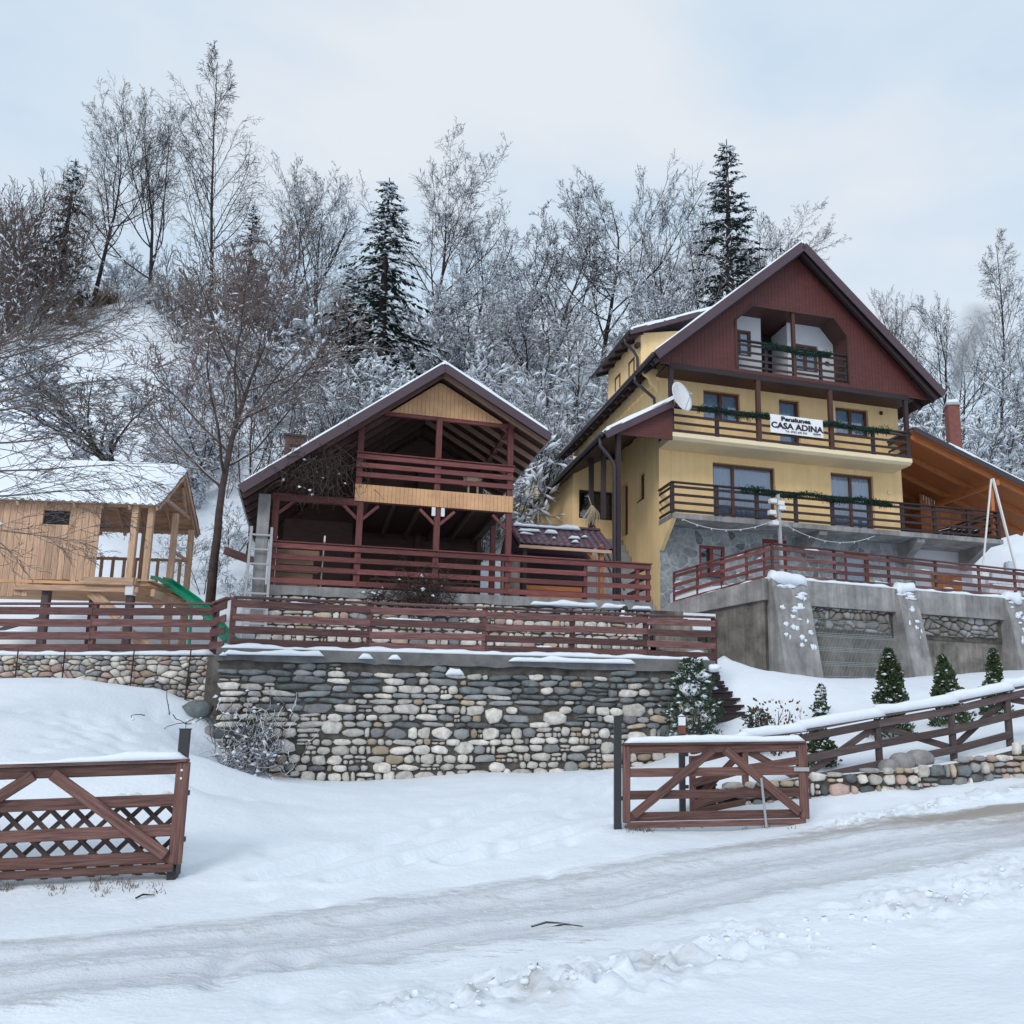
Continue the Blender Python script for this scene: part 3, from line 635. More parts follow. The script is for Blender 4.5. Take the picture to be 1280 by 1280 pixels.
# wall's left return, partly buried in the snow bank
for a, z in ((-.28, 1.95), (-.12, 1.5), (-.34, 1.15), (-.2, .98)):
    m = MB(); pts = []
    for i in range(6):
        for j in range(8): pts.append((.26 * math.sin(math.pi * (i + .5) / 6) * math.cos(j * math.pi / 4) * rnd.uniform(.85, 1.1), .2 * math.sin(math.pi * (i + .5) / 6) * math.sin(j * math.pi / 4), .17 * math.cos(math.pi * (i + .5) / 6)))
    F = [(i * 8 + j, i * 8 + (j + 1) % 8, i * 8 + 8 + (j + 1) % 8, i * 8 + 8 + j) for i in range(5) for j in range(8)]; F += [tuple(range(8)), tuple(47 - k for k in range(8))]
    m.add([(p[0] + a, p[1] + .15, p[2] + z) for p in pts], F); m.build('stone', 'stone_slate' if z > 1.9 else 'stone_grey', wl, smooth=True)
# terrace behind it
m = MB(); m.box((.3, .5, 2.7), (9.3, 5.05, 3.0)); tg = m.build('terrace', 'snow', None); tg.matrix_world = Matrix.Translation(Vector(FW.w(0, 0, 0))) @ Matrix.Rotation(R(DEG), 4, 'Z'); tag(tg, kind='structure')

# ---------------------------------------------------------------- board fences
def rail_fence(parent, pts, zrails, W, T, mat, post=.09, ztop=None, zbot=0, cap=None, post_at=None, yoff=-.06, jitter=.018, seed=1, post_mat=None):
    """pts: list of (x,y,z0) in the parent's frame; a post at each, boards between"""
    rg = random.Random(seed)
    for i, p in enumerate(pts):
        if post_at is None or i in post_at: board(parent, 'post', (p[0], p[1], p[2] + zbot), (p[0], p[1], p[2] + ztop), post, post, post_mat or mat, up=(0, 1, 0))
    for a, b in zip(pts[:-1], pts[1:]):
        for z in zrails:
            if rg.random() < .45:
                t0 = rg.uniform(.02, .7); t1 = min(.98, t0 + rg.uniform(.08, .35)); l_ = math.hypot(b[0] - a[0], b[1] - a[1]); ox, oy = (b[1] - a[1]) / l_ * yoff, -(b[0] - a[0]) / l_ * yoff
                P_ = [(a[0] + (b[0] - a[0]) * q + ox, a[1] + (b[1] - a[1]) * q + oy, a[2] + (b[2] - a[2]) * q + z + W / 2 + .004) for q in (t0, t1)]; snow_ridge(parent, P_[0], P_[1], T * 1.1, .028, 'rail_snow', seed=rg.randint(0, 999), rag=.8)
        dx, dy = b[0] - a[0], b[1] - a[1]; l = math.hypot(dx, dy); nx, ny = dy / l * -yoff * -1, -dx / l * -yoff * -1
        for z in zrails:
            board(parent, 'rail', (a[0] + nx, a[1] + ny, a[2] + z + rg.uniform(-jitter, jitter)), (b[0] + nx, b[1] + ny, b[2] + z + rg.uniform(-jitter, jitter)), W, T, mat)
        if cap: board(parent, 'top_rail', (a[0] + nx * .4, a[1] + ny * .4, a[2] + cap), (b[0] + nx * .4, b[1] + ny * .4, b[2] + cap), .035, .14, mat)
tf = in_frame('terrace_fence', 'dark red board fence along the top of the long stone wall', 'fence', FW, 0)
px_posts = (.14, 2.55, 4.75, 6.55, 8.15, 9.72)
rail_fence(tf, [(x, .34, 3.0) for x in px_posts], (.84, .60, .37, .15), .135, .035, 'fence_wood', .10, .96, -.1, cap=.975, seed=3, yoff=.07)
lf = thing('garden_fence', 'dark red board fence above the loose stone wall before the playhouse', 'fence')
lp = [atd(-190, 756, 17.25), atd(-40, 756, 17.25), atd(120, 756, 17.25), atd(271, 756, 17.3)]
rail_fence(lf, [(p[0], p[1], 3.05) for p in lp], (.78, .55, .31, .08), .145, .035, 'fence_wood', .10, .92, -.05, cap=.925, seed=4, yoff=.07)
pr = FW.w(.14, .34, 0)
rail_fence(lf, [(lp[-1][0], lp[-1][1], 3.05), (pr[0] - .07, pr[1] + .02, 3.02)], (.80, .57, .34, .1), .14, .035, 'fence_wood', .10, .94, 0, cap=.945, post_at=(), seed=5, yoff=.07)
# loose stone wall under it
gw = thing('loose_stone_wall', 'low loose stone wall with rusty rods under the garden fence', 'stone wall', (0, 17.12, 0))
xl, xr = atd(-200, 840, 17.12)[0], atd(262, 840, 17.12)[0]
m = MB(); m.box((xl, .06, 1.2), (xr, .5, 2.96)); m.build('stone_core', 'mortar', gw)
masonry(gw, xl, xr, lambda x: 1.85, lambda x: 3.0 - .05 * float(vnoise(x * 3, 1, 8)), .04, .175, .115, 15, lambda x, z, t, rg: rg.choice(('stone_cream',) * 5 + ('stone_tan', 'stone_pink', 'stone_grey', 'stone_grey')), .06, .008, 300)
snow_ridge(gw, (xl, .24, 2.97), (xr, .24, 2.99), .5, .09, seed=12, rag=.5)
for q in (18, 77, 162, 232):
    x = atd(q, 840, 17.0)[0]; m = MB(); m.tube([(x, -.06, 1.9), (x + rnd.uniform(-.03, .05), -.07, 3.08)], .012, 6); m.build('steel_rod', 'metal_rust', gw)
m = MB(); m.box((xr - .02, -.1, 1.3), (xr + .3, .5, 2.95)); m.build('end_pillar', 'concrete_dark', gw)

# ---------------------------------------------------------------- second wall with the pavilion's plinth
sw = in_frame('pavilion_stone_wall', 'whitish rubble stone wall with concrete plinth under the pavilion', 'stone wall', FP, 0)
m = MB(); m.box((-.35, .0, 2.4), (9.42, .5, 4.70)); m.box((8.9, .5, 2.4), (9.42, 4, 4.7)); m.build('mortar_core', 'mortar', sw)
coursed(sw, -.33, 9.4, lambda x: 3.0, lambda x: 4.74, -.02, lambda z: (.25, .16), 19, lambda x, z, t, rg: rg.choice(('stone_cream',) * 6 + ('stone_tan', 'stone_pink', 'stone_grey')), .05, .014, 300)
coping(sw, -.4, 9.46, -.10, .45, 4.70, 4.93, 'concrete', 50, 5)
for a, b, s_ in ((6.1, 7.9, 1), (8.0, 8.72, 2), (8.85, 9.4, 3)): snow_ridge(sw, (a, -.14, 4.73), (b, -.14, 4.74), .22, .10, seed=s_ + 20, rag=.6)
m = MB(); m.tube([(8.62, -.3, 4.72), (8.62, .1, 4.74)], .07, 12, cap=False); m.tube([(8.62, -.3, 4.72), (8.62, .1, 4.74)], .055, 12, cap=True); m.build('drain_pipe', 'metal_black', sw)
m = MB(); m.tube([(8.55, -.32, 4.66), (8.54, -.31, 4.5), (8.55, -.3, 4.35)], [.05, .035, .008], 6); m.build('icicle', 'snow_cap', sw, smooth=True)
m = MB(); m.box((-.35, .45, 4.6), (9.4, 7.5, 4.9)); m.box((9.4, 1.2, 4.4), (11.9, 6.5, 4.88)); yd = m.build('yard', 'snow', None); yd.matrix_world = Matrix.Translation(Vector(FP.w(0, 0, 0))) @ Matrix.Rotation(R(DEG), 4, 'Z'); tag(yd, kind='structure')
# low garden wall by the road
def gwall():
    p0, p1, p2, p3 = og(1004, 1001), og(1150, 988), og(1215, 980), og(1300, 966)
    P = [np.array([p0[0] - 1.2, p0[1] - .1, 0]), p0, p1, p2, p3, p3 + np.array([5, 1.6, 0])]
    g = thing('garden_kerb_wall', 'low stone kerb wall along the road below the snow-topped fence', 'stone wall')
    for k in range(len(P) - 1):
        a, b = P[k], P[k + 1]; L = math.hypot(b[0] - a[0], b[1] - a[1]); ang = math.atan2(b[1] - a[1], b[0] - a[0])
        za, zb = gz1(a[0], a[1]), gz1(b[0], b[1]); ha, hb = ((.30, .34, .34, .36, .46, .5)[k], (.30, .34, .34, .36, .46, .5)[k + 1])
        c = bpy.data.objects.new('wall_run', None); COL.objects.link(c)
        m = MB(); m.prism([(0, za - .4), (L, zb - .4), (L, zb + hb - .05), (0, za + ha - .05)], 'y', .03, .4); c2 = m.build('wall_run', 'mortar', g)
        bpy.data.objects.remove(c)
        c2.location = (a[0], a[1], 0); c2.rotation_euler = (0, 0, ang)
        coursed(c2, 0, L, lambda x: za + (zb - za) * x / L - .12, lambda x: za + (zb - za) * x / L + ha + (hb - ha) * x / L + .03, .01, lambda z: (.19, .14), 40 + k, lambda x, z, t, rg: rg.choice(('stone_cream',) * 4 + ('stone_tan', 'stone_grey', 'stone_grey', 'stone_pink', 'stone_slate')), .06, .018, 120)
gwall()

# ---------------------------------------------------------------- gates
def gate_leaf(g, a, b, hl, zb, rails, Wd, mat):
    """a,b: ends (x,y,z bottom); frame, rails and the two braces that meet at the top"""
    a = np.array(a, float); b = np.array(b, float); up = np.array([0, 0, 1.])
    board(g, 'stile', a + up * -.02, a + up * hl, .10, .06, mat, up=tuple((b - a) / np.linalg.norm(b - a)))
    board(g, 'stile', b + up * -.02, b + up * hl, .12, .06, mat, up=tuple((b - a) / np.linalg.norm(b - a)))
    for z in rails: board(g, 'rail', a + up * z, b + up * z, Wd, .04, mat)
    d = (b - a) / np.linalg.norm(b - a); nrm = np.array([d[1], -d[0], 0]) * .05
    mid = (a + b) / 2
    board(g, 'brace', a + up * (rails[-1] + .02) + d * .08 + nrm, mid + up * (rails[0] - .02) - d * .05 + nrm, .11, .035, mat)
    board(g, 'brace', mid + up * (rails[0] - .02) + d * .12 + nrm, b + up * (rails[-1] + .02) - d * .08 + nrm, .11, .035, mat)
    board(g, 'bottom_board', a + up * (rails[-1] - .10) + nrm * .8, b + up * (rails[-1] - .10) + nrm * .8, .075, .04, mat)
    board(g, 'top_rail', a + up * (hl + .015) - d * .04, b + up * (hl + .015) + d * .04, .03, .13, mat)
# right leaf, standing open along the road
gr = thing('wooden_gate', 'brown wooden gate leaf with snow on top, swung open beside the road', 'gate')
A, B = atd(783, 1030, 12.0), atd(1006, 1023, 12.3); A[2] = .45; B[2] = .47
gate_leaf(gr, A, B, .95, 0, (.90, .60, .32, .05), .11, 'gate_wood')
snow_ridge(gr, A + np.array([-.03, 0, .98]), B + np.array([.03, 0, .98]), .15, .085, seed=31, rag=.3)
m = MB(); m.box((B[0] - .13, B[1] - .06, 1.06), (B[0] + .07, B[1] - .035, 1.11)); m.build('latch', 'metal_grey', gr)
p = atd(956, 990, 12.2); m = MB(); m.tube([(p[0], p[1] - .06, gz1(p[0], p[1]) + .02), (p[0] - .05, p[1] - .06, .98)], .017, 8); m.build('drop_rod', 'metal_grey', gr)
def steel_post(px, d, ztop, label, w=.095):
    p = atd(px, 1000, d); z = gz1(p[0], p[1]); q = thing('steel_post', label, 'post', (p[0], p[1], z), 6, 'steel gate posts')
    m = MB(); m.box((-w / 2, -w / 2, -.25), (w / 2, w / 2, ztop - z)); m.build('post_tube', 'metal_black', q)
    m = MB(); m.box((-w / 2 - .006, -w / 2 - .006, ztop - z), (w / 2 + .006, w / 2 + .006, ztop - z + .012)); m.build('post_cap', 'metal_black', q)
    m = MB(); m.box((w / 2, -.02, .35), (w / 2 + .05, .02, .40)); m.box((w / 2, -.02, .8), (w / 2 + .05, .02, .85)); m.build('hinge', 'metal_black', q); return q
steel_post(772, 12.0, 1.76, 'black square steel post hinging the open gate at the driveway\'s right')
q = steel_post(853, 13.35, 1.78, 'black steel post with snowy tip behind the open gate', .085)
m = MB(); m.box((-.05, -.05, 1.78 - q.location.z - .24), (.05, .05, 1.78 - q.location.z - .12)); m.build('rust_band', 'brick_red', q); snow_ridge(q, (-.05, 0, 1.79 - q.location.z), (.05, 0, 1.79 - q.location.z), .09, .06, seed=33)
m = MB(); m.box((-.052, -.055, 1.78 - q.location.z - .12), (.052, -.04, 1.78 - q.location.z)); m.build('snow_patch', 'snow_cap', q)
steel_post(224, 9.42, 1.60, 'black square steel post at the end of the left gate', .085)
steel_post(-162, 8.95, 1.55, 'black square steel post carrying the hinges of the left gate, beyond the left edge', .085)
# left leaf
gl = thing('wooden_gate', 'brown wooden gate leaf before a lattice screen at the left edge', 'gate')
B = atd(219, 1075, 9.36); A = atd(-150, 1088, 8.95); B[2] = .31; A[2] = .24
gate_leaf(gl, A, B, .97, 0, (.91, .60, .31, .055), .115, 'gate_wood')
snow_ridge(gl, A + np.array([-.03, 0, 1.0]), B + np.array([.03, 0, 1.0]), .15, .05, seed=37, rag=.8)
for z in (1.12, 1.20):
    m = MB(); m.tube([(B[0] + .0, B[1] - .034, z), (B[0] + .0, B[1] - .026, z)], .012, 8); m.build('bolt', 'metal_white', gl)
# lattice behind the left gate
la = thing('lattice_screen', 'diagonal wooden lattice screen standing behind the left gate', 'lattice')
A2 = A + np.array([-.1, .16, -.18]); B2 = B + np.array([-.05, .16, -.16]); d = B2 - A2; L = np.linalg.norm(d); d /= L; hh = .78
for s_ in (1, -1):
    x = -hh
    while x < L:
        t0, t1 = x, x + hh
        a, b = max(t0, 0), min(t1, L)
        if b - a > .1:
            za, zb_ = (a - t0), (b - t0)
            if s_ < 0: za, zb_ = hh - za, hh - zb_
            board(la, 'slat', A2 + d * a + np.array([0, .012 * s_, za]), A2 + d * b + np.array([0, .012 * s_, zb_]), .045, .016, 'grey_wood')
        x += .215
board(la, 'top_rail', A2 + np.array([0, -.02, hh]), B2 + np.array([0, -.02, hh]), .05, .06, 'grey_wood'); board(la, 'post', B2 + np.array([0, 0, -.25]), B2 + np.array([0, 0, hh + .02]), .06, .06, 'grey_wood', up=(0, 1, 0))
for t in (.62, .78, .83, .94): 
    c = A2 + d * L * t + np.array([0, -.02, hh + .02]); snow_ridge(la, c - d * .09, c + d * .09, .08, .04, seed=int(t * 100))
# fence panel behind the right gate and roadside fence
rf = thing('roadside_fence', 'weathered brown fence with thick snow on its top rail beside the road', 'fence')
K = [atd(866, 1000, 13.35), atd(932, 985, 13.6), atd(1000, 975, 13.9), atd(1100, 965, 14.2), atd(1193, 955, 14.65), atd(1263, 935, 15.1), atd(1370, 915, 15.7)]
top = [atd(866, 943, 13.35)[2], atd(932, 926, 13.6)[2], atd(1000, 916, 13.9)[2], atd(1100, 897, 14.2)[2], atd(1193, 881, 14.65)[2], atd(1263, 864, 15.1)[2], atd(1370, 842, 15.7)[2]]
for k, p in enumerate(K):
    z0 = gz1(p[0], p[1]); board(rf, 'post', (p[0], p[1], z0 - .3), (p[0], p[1], top[k] - .02), .11, .09, 'grey_wood' if k > 1 else 'gate_wood', up=(0, 1, 0))
for k in range(len(K) - 1):
    a, b = K[k], K[k + 1]; mt = 'grey_wood' if k > 1 else 'gate_wood'
    for dz in (-.09, -.40, -.72):
        if dz == -.72 and k > 4: continue
        if dz == -.72: dz = -.70
        board(rf, 'rail', (a[0], a[1] - .06, top[k] + dz), (b[0], b[1] - .06, top[k + 1] + dz), .115, .035, mt)
    if k < 2: board(rf, 'bottom_rail', (a[0], a[1] - .06, top[k] - .80), (b[0], b[1] - .06, top[k + 1] - .86), .09, .035, mt)
    u0, u1 = ((-.12, -.68) if k % 2 == 1 else (-.68, -.12))
    board(rf, 'brace', (a[0], a[1] + .03, top[k] + u0), (b[0], b[1] + .03, top[k + 1] + u1), .10, .03, mt)
    board(rf, 'top_rail', (a[0], a[1] - .03, top[k] + .015), (b[0], b[1] - .03, top[k + 1] + .015), .03, .15, mt)
    snow_ridge(rf, (a[0] - (.1 if k else -.25), a[1] - .03, top[k] + .03 + (0 if k else .01)), (b[0] + .1, b[1] - .03, top[k + 1] + .03), .2, .155, seed=50 + k, rag=.2)
mb_ = thing('meter_box', 'small dark grey utility box behind the open gate', 'utility box', (*atd(880, 1010, 13.7)[:2], gz1(*atd(880, 1010, 13.7)[:2])), 8)
m = MB(); m.box((-.16, -.1, -.1), (.16, .1, .30)); m.build('cabinet', 'metal_black', mb_); m = MB(); m.box((-.175, -.12, .30), (.175, .12, .325)); m.build('lid', 'metal_black', mb_); snow_ridge(mb_, (-.16, 0, .325), (.16, 0, .325), .2, .05, seed=61)
# boulders
for k, (px, py, d, s_, lb) in enumerate(((1112, 962, 14.0, (.17, .14, .13), 'smallest grey boulder behind the kerb wall, next to a fence post'), (1127, 958, 14.15, (.2, .16, .15), 'brownish middle boulder of three behind the kerb wall'), (1148, 954, 14.3, (.24, .18, .15), 'largest pale grey boulder of three behind the kerb wall'))):
    p = atd(px, py, d); b = thing('boulder', lb, 'boulder', (p[0], p[1], gz1(p[0], p[1]) + .10), rnd.uniform(-20, 20), 'boulders behind the kerb wall')
    m = MB(); n1, n2 = 8, 12; rg = random.Random(k)
    V = [(s_[0] * math.sin(math.pi * i / n1) ** .8 * math.cos(j * 2 * math.pi / n2) * (1 + .1 * math.sin(j * 1.7 + k)), s_[1] * math.sin(math.pi * i / n1) ** .8 * math.sin(j * 2 * math.pi / n2), s_[2] * (.75 - math.cos(math.pi * i / n1) * 1)) for i in range(n1 + 1) for j in range(n2)]
    F = [(i * n2 + j, i * n2 + (j + 1) % n2, i * n2 + n2 + (j + 1) % n2, i * n2 + n2 + j) for i in range(n1) for j in range(n2)]
    m.add(V, F); m.build('rock_body', 'rock', b, smooth=True)
# dark timber steps at the wall's right end
st = in_frame('garden_steps', 'dark narrow steps climbing past the right end of the stone wall', 'steps', FW, 0)
for k in range(9):
    y = .25 + k * .2; z = 1.95 + k * .15
    board(st, 'tread', (9.62, y, z), (10.3 + .1 * math.sin(k), y, z), .05, .34, 'dark_wood')
    board(st, 'riser', (9.62, y - .14, z - .11), (10.3, y - .14, z - .11), .16, .03, 'dark_wood')
# steps between the terraces, by the house
s2 = in_frame('yard_steps', 'dark steps between the pavilion plinth and the concrete terrace', 'steps', FP, 0)
for k in range(7):
    board(s2, 'tread', (9.55, -.9 + k * .32, 3.3 + k * .24), (10.75, -.9 + k * .32, 3.3 + k * .24), .24, .33, 'concrete_dark')
# brushwood and sticks
def stick(px, py, L, r, ang, label, mat='bark_dark', nb=2):
    p = og(px, py); t = thing('fallen_branch', label, 'branch', (p[0], p[1], p[2] + .015), ang, 'sticks lying on the snow')
    m = MB(); m.tube([(-L / 2, 0, 0), (-L * .1, .03, .02), (L / 2, -.02, .01)], [r, r, r * .4], 6); m.build('stem', mat, t)
    for k in range(nb):
        m = MB(); x = L * (-.2 + .3 * k); m.tube([(x, 0, .01), (x + L * .22, .08 * (-1) ** k, .03)], [r * .6, r * .25], 5); m.build('twig', mat, t)
stick(688, 1160, .32, .011, 15, 'thin dark stick lying in the middle of the road, left one of a pair', nb=0)
stick(709, 1163, .26, .010, 5, 'shorter dark stick lying beside another on the road', nb=0)
stick(182, 1118, .16, .011, 40, 'small dark stick sticking out of the snow below the left gate', nb=0)
# ================================================================ pavilion
pv = in_frame('wooden_pavilion', 'two-storey open red timber pavilion with snow-edged brown roof', 'pavilion', FP, 0)
FL = 4.93
for x in (-.10, 1.83, 3.70, 5.53):
    board(pv, 'post', (x, 0, FL), (x, 0, 7.10), .15, .15, 'red_wood', up=(0, 1, 0))
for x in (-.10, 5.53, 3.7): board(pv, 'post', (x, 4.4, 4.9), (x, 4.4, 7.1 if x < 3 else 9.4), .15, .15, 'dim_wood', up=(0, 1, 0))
board(pv, 'post', (5.45, 1.7, FL), (5.45, 1.7, 7.1), .15, .15, 'red_wood', up=(0, 1, 0))
for x, z in ((1.76, 9.02), (3.67, 9.45), (5.53, 9.42)): board(pv, 'post', (x, 0, 7.1 if x != 1.76 else 7.1), (x, 0, z), .15, .15, 'red_wood', up=(0, 1, 0))
board(pv, 'beam', (-.2, 0, 7.07), (1.78, 0, 7.07), .17, .15, 'red_wood')
board(pv, 'beam', (1.7, .02, 7.17), (5.6, .02, 7.17), .15, .12, 'red_wood')
board(pv, 'beam', (5.53, -.45, 9.46), (5.53, 4.5, 9.46), .17, .15, 'red_wood'); board(pv, 'beam', (1.76, -.4, 9.12), (1.76, 4.5, 9.12), .17, .15, 'red_wood')
board(pv, 'tie_beam', (2.3, .06, 9.47), (5.5, .06, 9.47), .12, .1, 'red_wood')
for x in (-.10, 1.83, 3.70, 5.53):
    for s_ in (-1, 1):
        if (x < 0 and s_ < 0) or (x > 5 and s_ > 0): continue
        board(pv, 'brace', (x + .06 * s_, -.02, 6.66), (x + .43 * s_, -.02, 7.02), .075, .07, 'red_wood')
# deck and its planked band
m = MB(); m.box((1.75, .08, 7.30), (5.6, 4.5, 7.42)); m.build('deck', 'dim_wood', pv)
for k in range(6): board(pv, 'joist', (2.0 + k * .66, .1, 7.2), (2.0 + k * .66, 4.4, 7.2), .16, .08, 'dim_wood')
def planks(name, parent, x0, x1, w, zlo, zhi, y, mat, t=.025, kind='stuff', hole=None, seed=0):
    m = MB(); x = x0; rg = random.Random(seed)
    while x < x1 - .005:
        e = min(x + w, x1); a, b = x + .003, e - .003; y0 = y - rg.uniform(0, .005)
        spans = [(lambda q: zlo(q), lambda q: zhi(q))]
        if hole: spans = hole((a + b) / 2)
        for lo, hi in spans:
            P = [(a, lo(a)), (b, lo(b)), (b, hi(b)), (a, hi(a))]
            if hi((a + b) / 2) - lo((a + b) / 2) > .02: m.prism(P, 'y', y0, y0 + t)
        x = e
    o = m.build(name, mat, parent); return tag(o, kind=kind) if kind else o
planks('deck_cladding', pv, 1.68, 5.62, .098, lambda x: 7.10, lambda x: 7.525, -.11, 'fresh_wood_plain', seed=2)
RX, RZ = 3.66, 10.66
LS, RS = (RZ - 7.12) / (RX + .84), (RZ - 9.13) / (6.40 - RX)
roofz = lambda x: RZ - (RX - x) * LS if x < RX else RZ - (x - RX) * RS
planks('gable_cladding', pv, 2.25, 5.62, .105, lambda x: 9.50, lambda x: roofz(x) - .22, -.02, 'fresh_wood_plain', seed=3)
Y0, Y1 = -.72, 5.6
def roof_slab(parent, name, pts, y0, y1, mat): m = MB(); m.prism(pts, 'y', y0, y1); return m.build(name, mat, parent)
for (xa, xb) in ((-.86, RX), (RX, 6.42)):
    za, zb = roofz(xa), roofz(xb)
    roof_slab(pv, 'roof_boarding', [(xa, za - .12), (xb, zb - .12), (xb, zb - .06), (xa, za - .06)], Y0 + .05, Y1, 'dim_wood')
    roof_slab(pv, 'roof_sheet', [(xa - .03, za - .058), (xb, zb - .058), (xb, zb), (xa - .03, za)], Y0 - .02, Y1 + .02, 'fascia')
    n = 9
    for k in range(n):
        y = Y0 + .25 + (Y1 - Y0 - .4) * k / (n - 1)
        if xa < 0: board(pv, 'rafter', (xa + .04, y, za - .19), (xb, y, zb - .19), .13, .07, 'dim_wood')
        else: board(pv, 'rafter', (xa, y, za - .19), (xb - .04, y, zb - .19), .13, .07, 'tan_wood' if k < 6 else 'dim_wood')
    board(pv, 'fascia_board', (xa, Y0 - .035, za - .10), (xb, Y0 - .035, zb - .10), .215, .03, 'fascia')
# eave trim
m = MB(); m.box((-.92, Y0 - .04, 7.02), (-.88, Y1, 7.12)); m.build('eave_trim', 'metal_grey', pv); m = MB(); m.box((6.435, Y0 - .04, 9.0), (6.47, Y1, 9.11)); m.build('eave_trim', 'metal_grey', pv)
def roof_snow(parent, xa, za, xb, zb, y0, y1, h, seed, nx=20, ny=30):
    V = []; F = []
    for i in range(nx + 1):
        for j in range(ny + 1):
            u, v = [0, .004, .012, .03, *[.03 + .94 * q / (nx - 5) for q in range(1, nx - 5)], .97, .99, 1][i], [0, .002, .006, .02, *[.02 + .96 * q / (ny - 5) for q in range(1, ny - 5)], .98, .994, 1][j]
            dd = min(u * abs(xb - xa) if i <= nx / 2 else 9, min(v, 1 - v) * abs(y1 - y0)); e = max(.0, 1 - (1 - min(1, dd / .07)) ** 2) ** .5
            x = xa + (xb - xa) * u; y = y0 + (y1 - y0) * v; V.append((x, y + .05 * (float(vnoise(x * 3, seed, 3)) - .5), za + (zb - za) * u + .006 + h * e * (1 + .5 * float(fbm(x * 1.3, y * 1.3, seed, 3)))))
    for i in range(nx):
        for j in range(ny): a = i * (ny + 1) + j; F.append((a, a + ny + 1, a + ny + 2, a + 1))
    m = MB(); m.add(V, F); return m.build('roof_snow', 'snow_cap', parent, smooth=True)
roof_snow(pv, -.82, roofz(-.82), RX, RZ, Y0 - .03, Y1, .10, 5); roof_snow(pv, 6.36, roofz(6.36), RX, RZ, Y0 - .03, Y1, .13, 6)
# rear and side walls in the gloom
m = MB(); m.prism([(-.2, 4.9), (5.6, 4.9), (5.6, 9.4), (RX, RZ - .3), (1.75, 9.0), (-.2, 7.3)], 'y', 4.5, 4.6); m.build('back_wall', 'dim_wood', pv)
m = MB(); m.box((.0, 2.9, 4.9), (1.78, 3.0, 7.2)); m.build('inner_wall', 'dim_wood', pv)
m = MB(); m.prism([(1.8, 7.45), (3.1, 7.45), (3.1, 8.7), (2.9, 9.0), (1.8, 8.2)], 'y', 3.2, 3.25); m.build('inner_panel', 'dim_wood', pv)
for k in range(5): board(pv, 'wall_log', (-.03, .35, 5.02 + k * .19), (.95 - .12 * (k % 2), .35, 5.02 + k * .19), .17, .1, 'tan_wood')
# rails
def pav_rail(xs, zs, zc, y=-.10, end=None):
    for a, b in zip(xs[:-1], xs[1:]):
        for z in zs: board(pv, 'rail', (a, y, z), (b, y, z), .125, .04, 'red_wood')
        board(pv, 'handrail', (a - .02, y + .01, zc), (b + .02, y + .01, zc), .035, .13, 'red_wood')
pav_rail((-.12, 1.83, 3.70, 5.53, 7.6, 9.42), (5.88, 5.61, 5.34, 5.04), 5.97)
pav_rail((1.68, 3.67, 5.62), (8.24, 8.02, 7.78), 8.335)
for x in (7.6, 9.05, 9.36): board(pv, 'rail_post', (x, -.02, FL - .05), (x, -.02, 5.94), .1, .1, 'red_wood', up=(0, 1, 0))
for k in range(3): board(pv, 'rail', (9.30, -.02, 5.34 + .27 * k), (9.30, 1.5, 5.34 + .27 * k), .12, .04, 'dark_wood')
m = MB(); m.box((-.48, -.28, 3.9), (-.22, -.02, 7.05)); m.build('concrete_column', 'concrete', pv)
m = MB(); m.box((3.55, -.125, 6.86), (3.64, -.1, 7.08)); m.box((3.78, -.125, 6.86), (3.87, -.1, 7.08)); m.build('notice', 'metal_white', pv)
# chimney on the left slope
c = FP.onY(366, 562, 3.2); zz = roofz(c[0])
m = MB(); m.box((c[0] - .2, 3.05, zz - .2), (c[0] - .08, 3.35, c[2] + .12)); m.box((c[0] - .2, 3.05, c[2] + .12), (c[0] + .28, 3.4, c[2] + .34)); m.build('chimney', ['dim_wood'], pv)
m = MB(); m.box((c[0] - .26, 3.0, c[2] + .34), (c[0] + .34, 3.45, c[2] + .40)); m.build('chimney_cap', 'metal_black', pv)
# furniture below
def bench(name, lb, cat, x0, x1, y, h, wdt):
    t = thing(name, lb, cat, tuple(FP.w(x0, y, FL - .03)), DEG, 'table and benches in the pavilion')
    for k in range(3): board(t, 'plank', (0, (k - 1) * wdt / 3, h), (x1 - x0, (k - 1) * wdt / 3, h), .045, wdt / 3 - .01, 'dim_wood')
    for x in (.2, x1 - x0 - .2): board(t, 'leg', (x, 0, 0), (x, 0, h - .02), .08, wdt * .8, 'dim_wood', up=(1, 0, 0))
bench('table', 'long dark wooden table inside the pavilion\'s lower storey', 'table', 2.2, 5.0, 1.9, .76, .8)
bench('bench', 'dark wooden bench before the table in the pavilion', 'bench', 2.2, 5.0, 1.1, .45, .34)
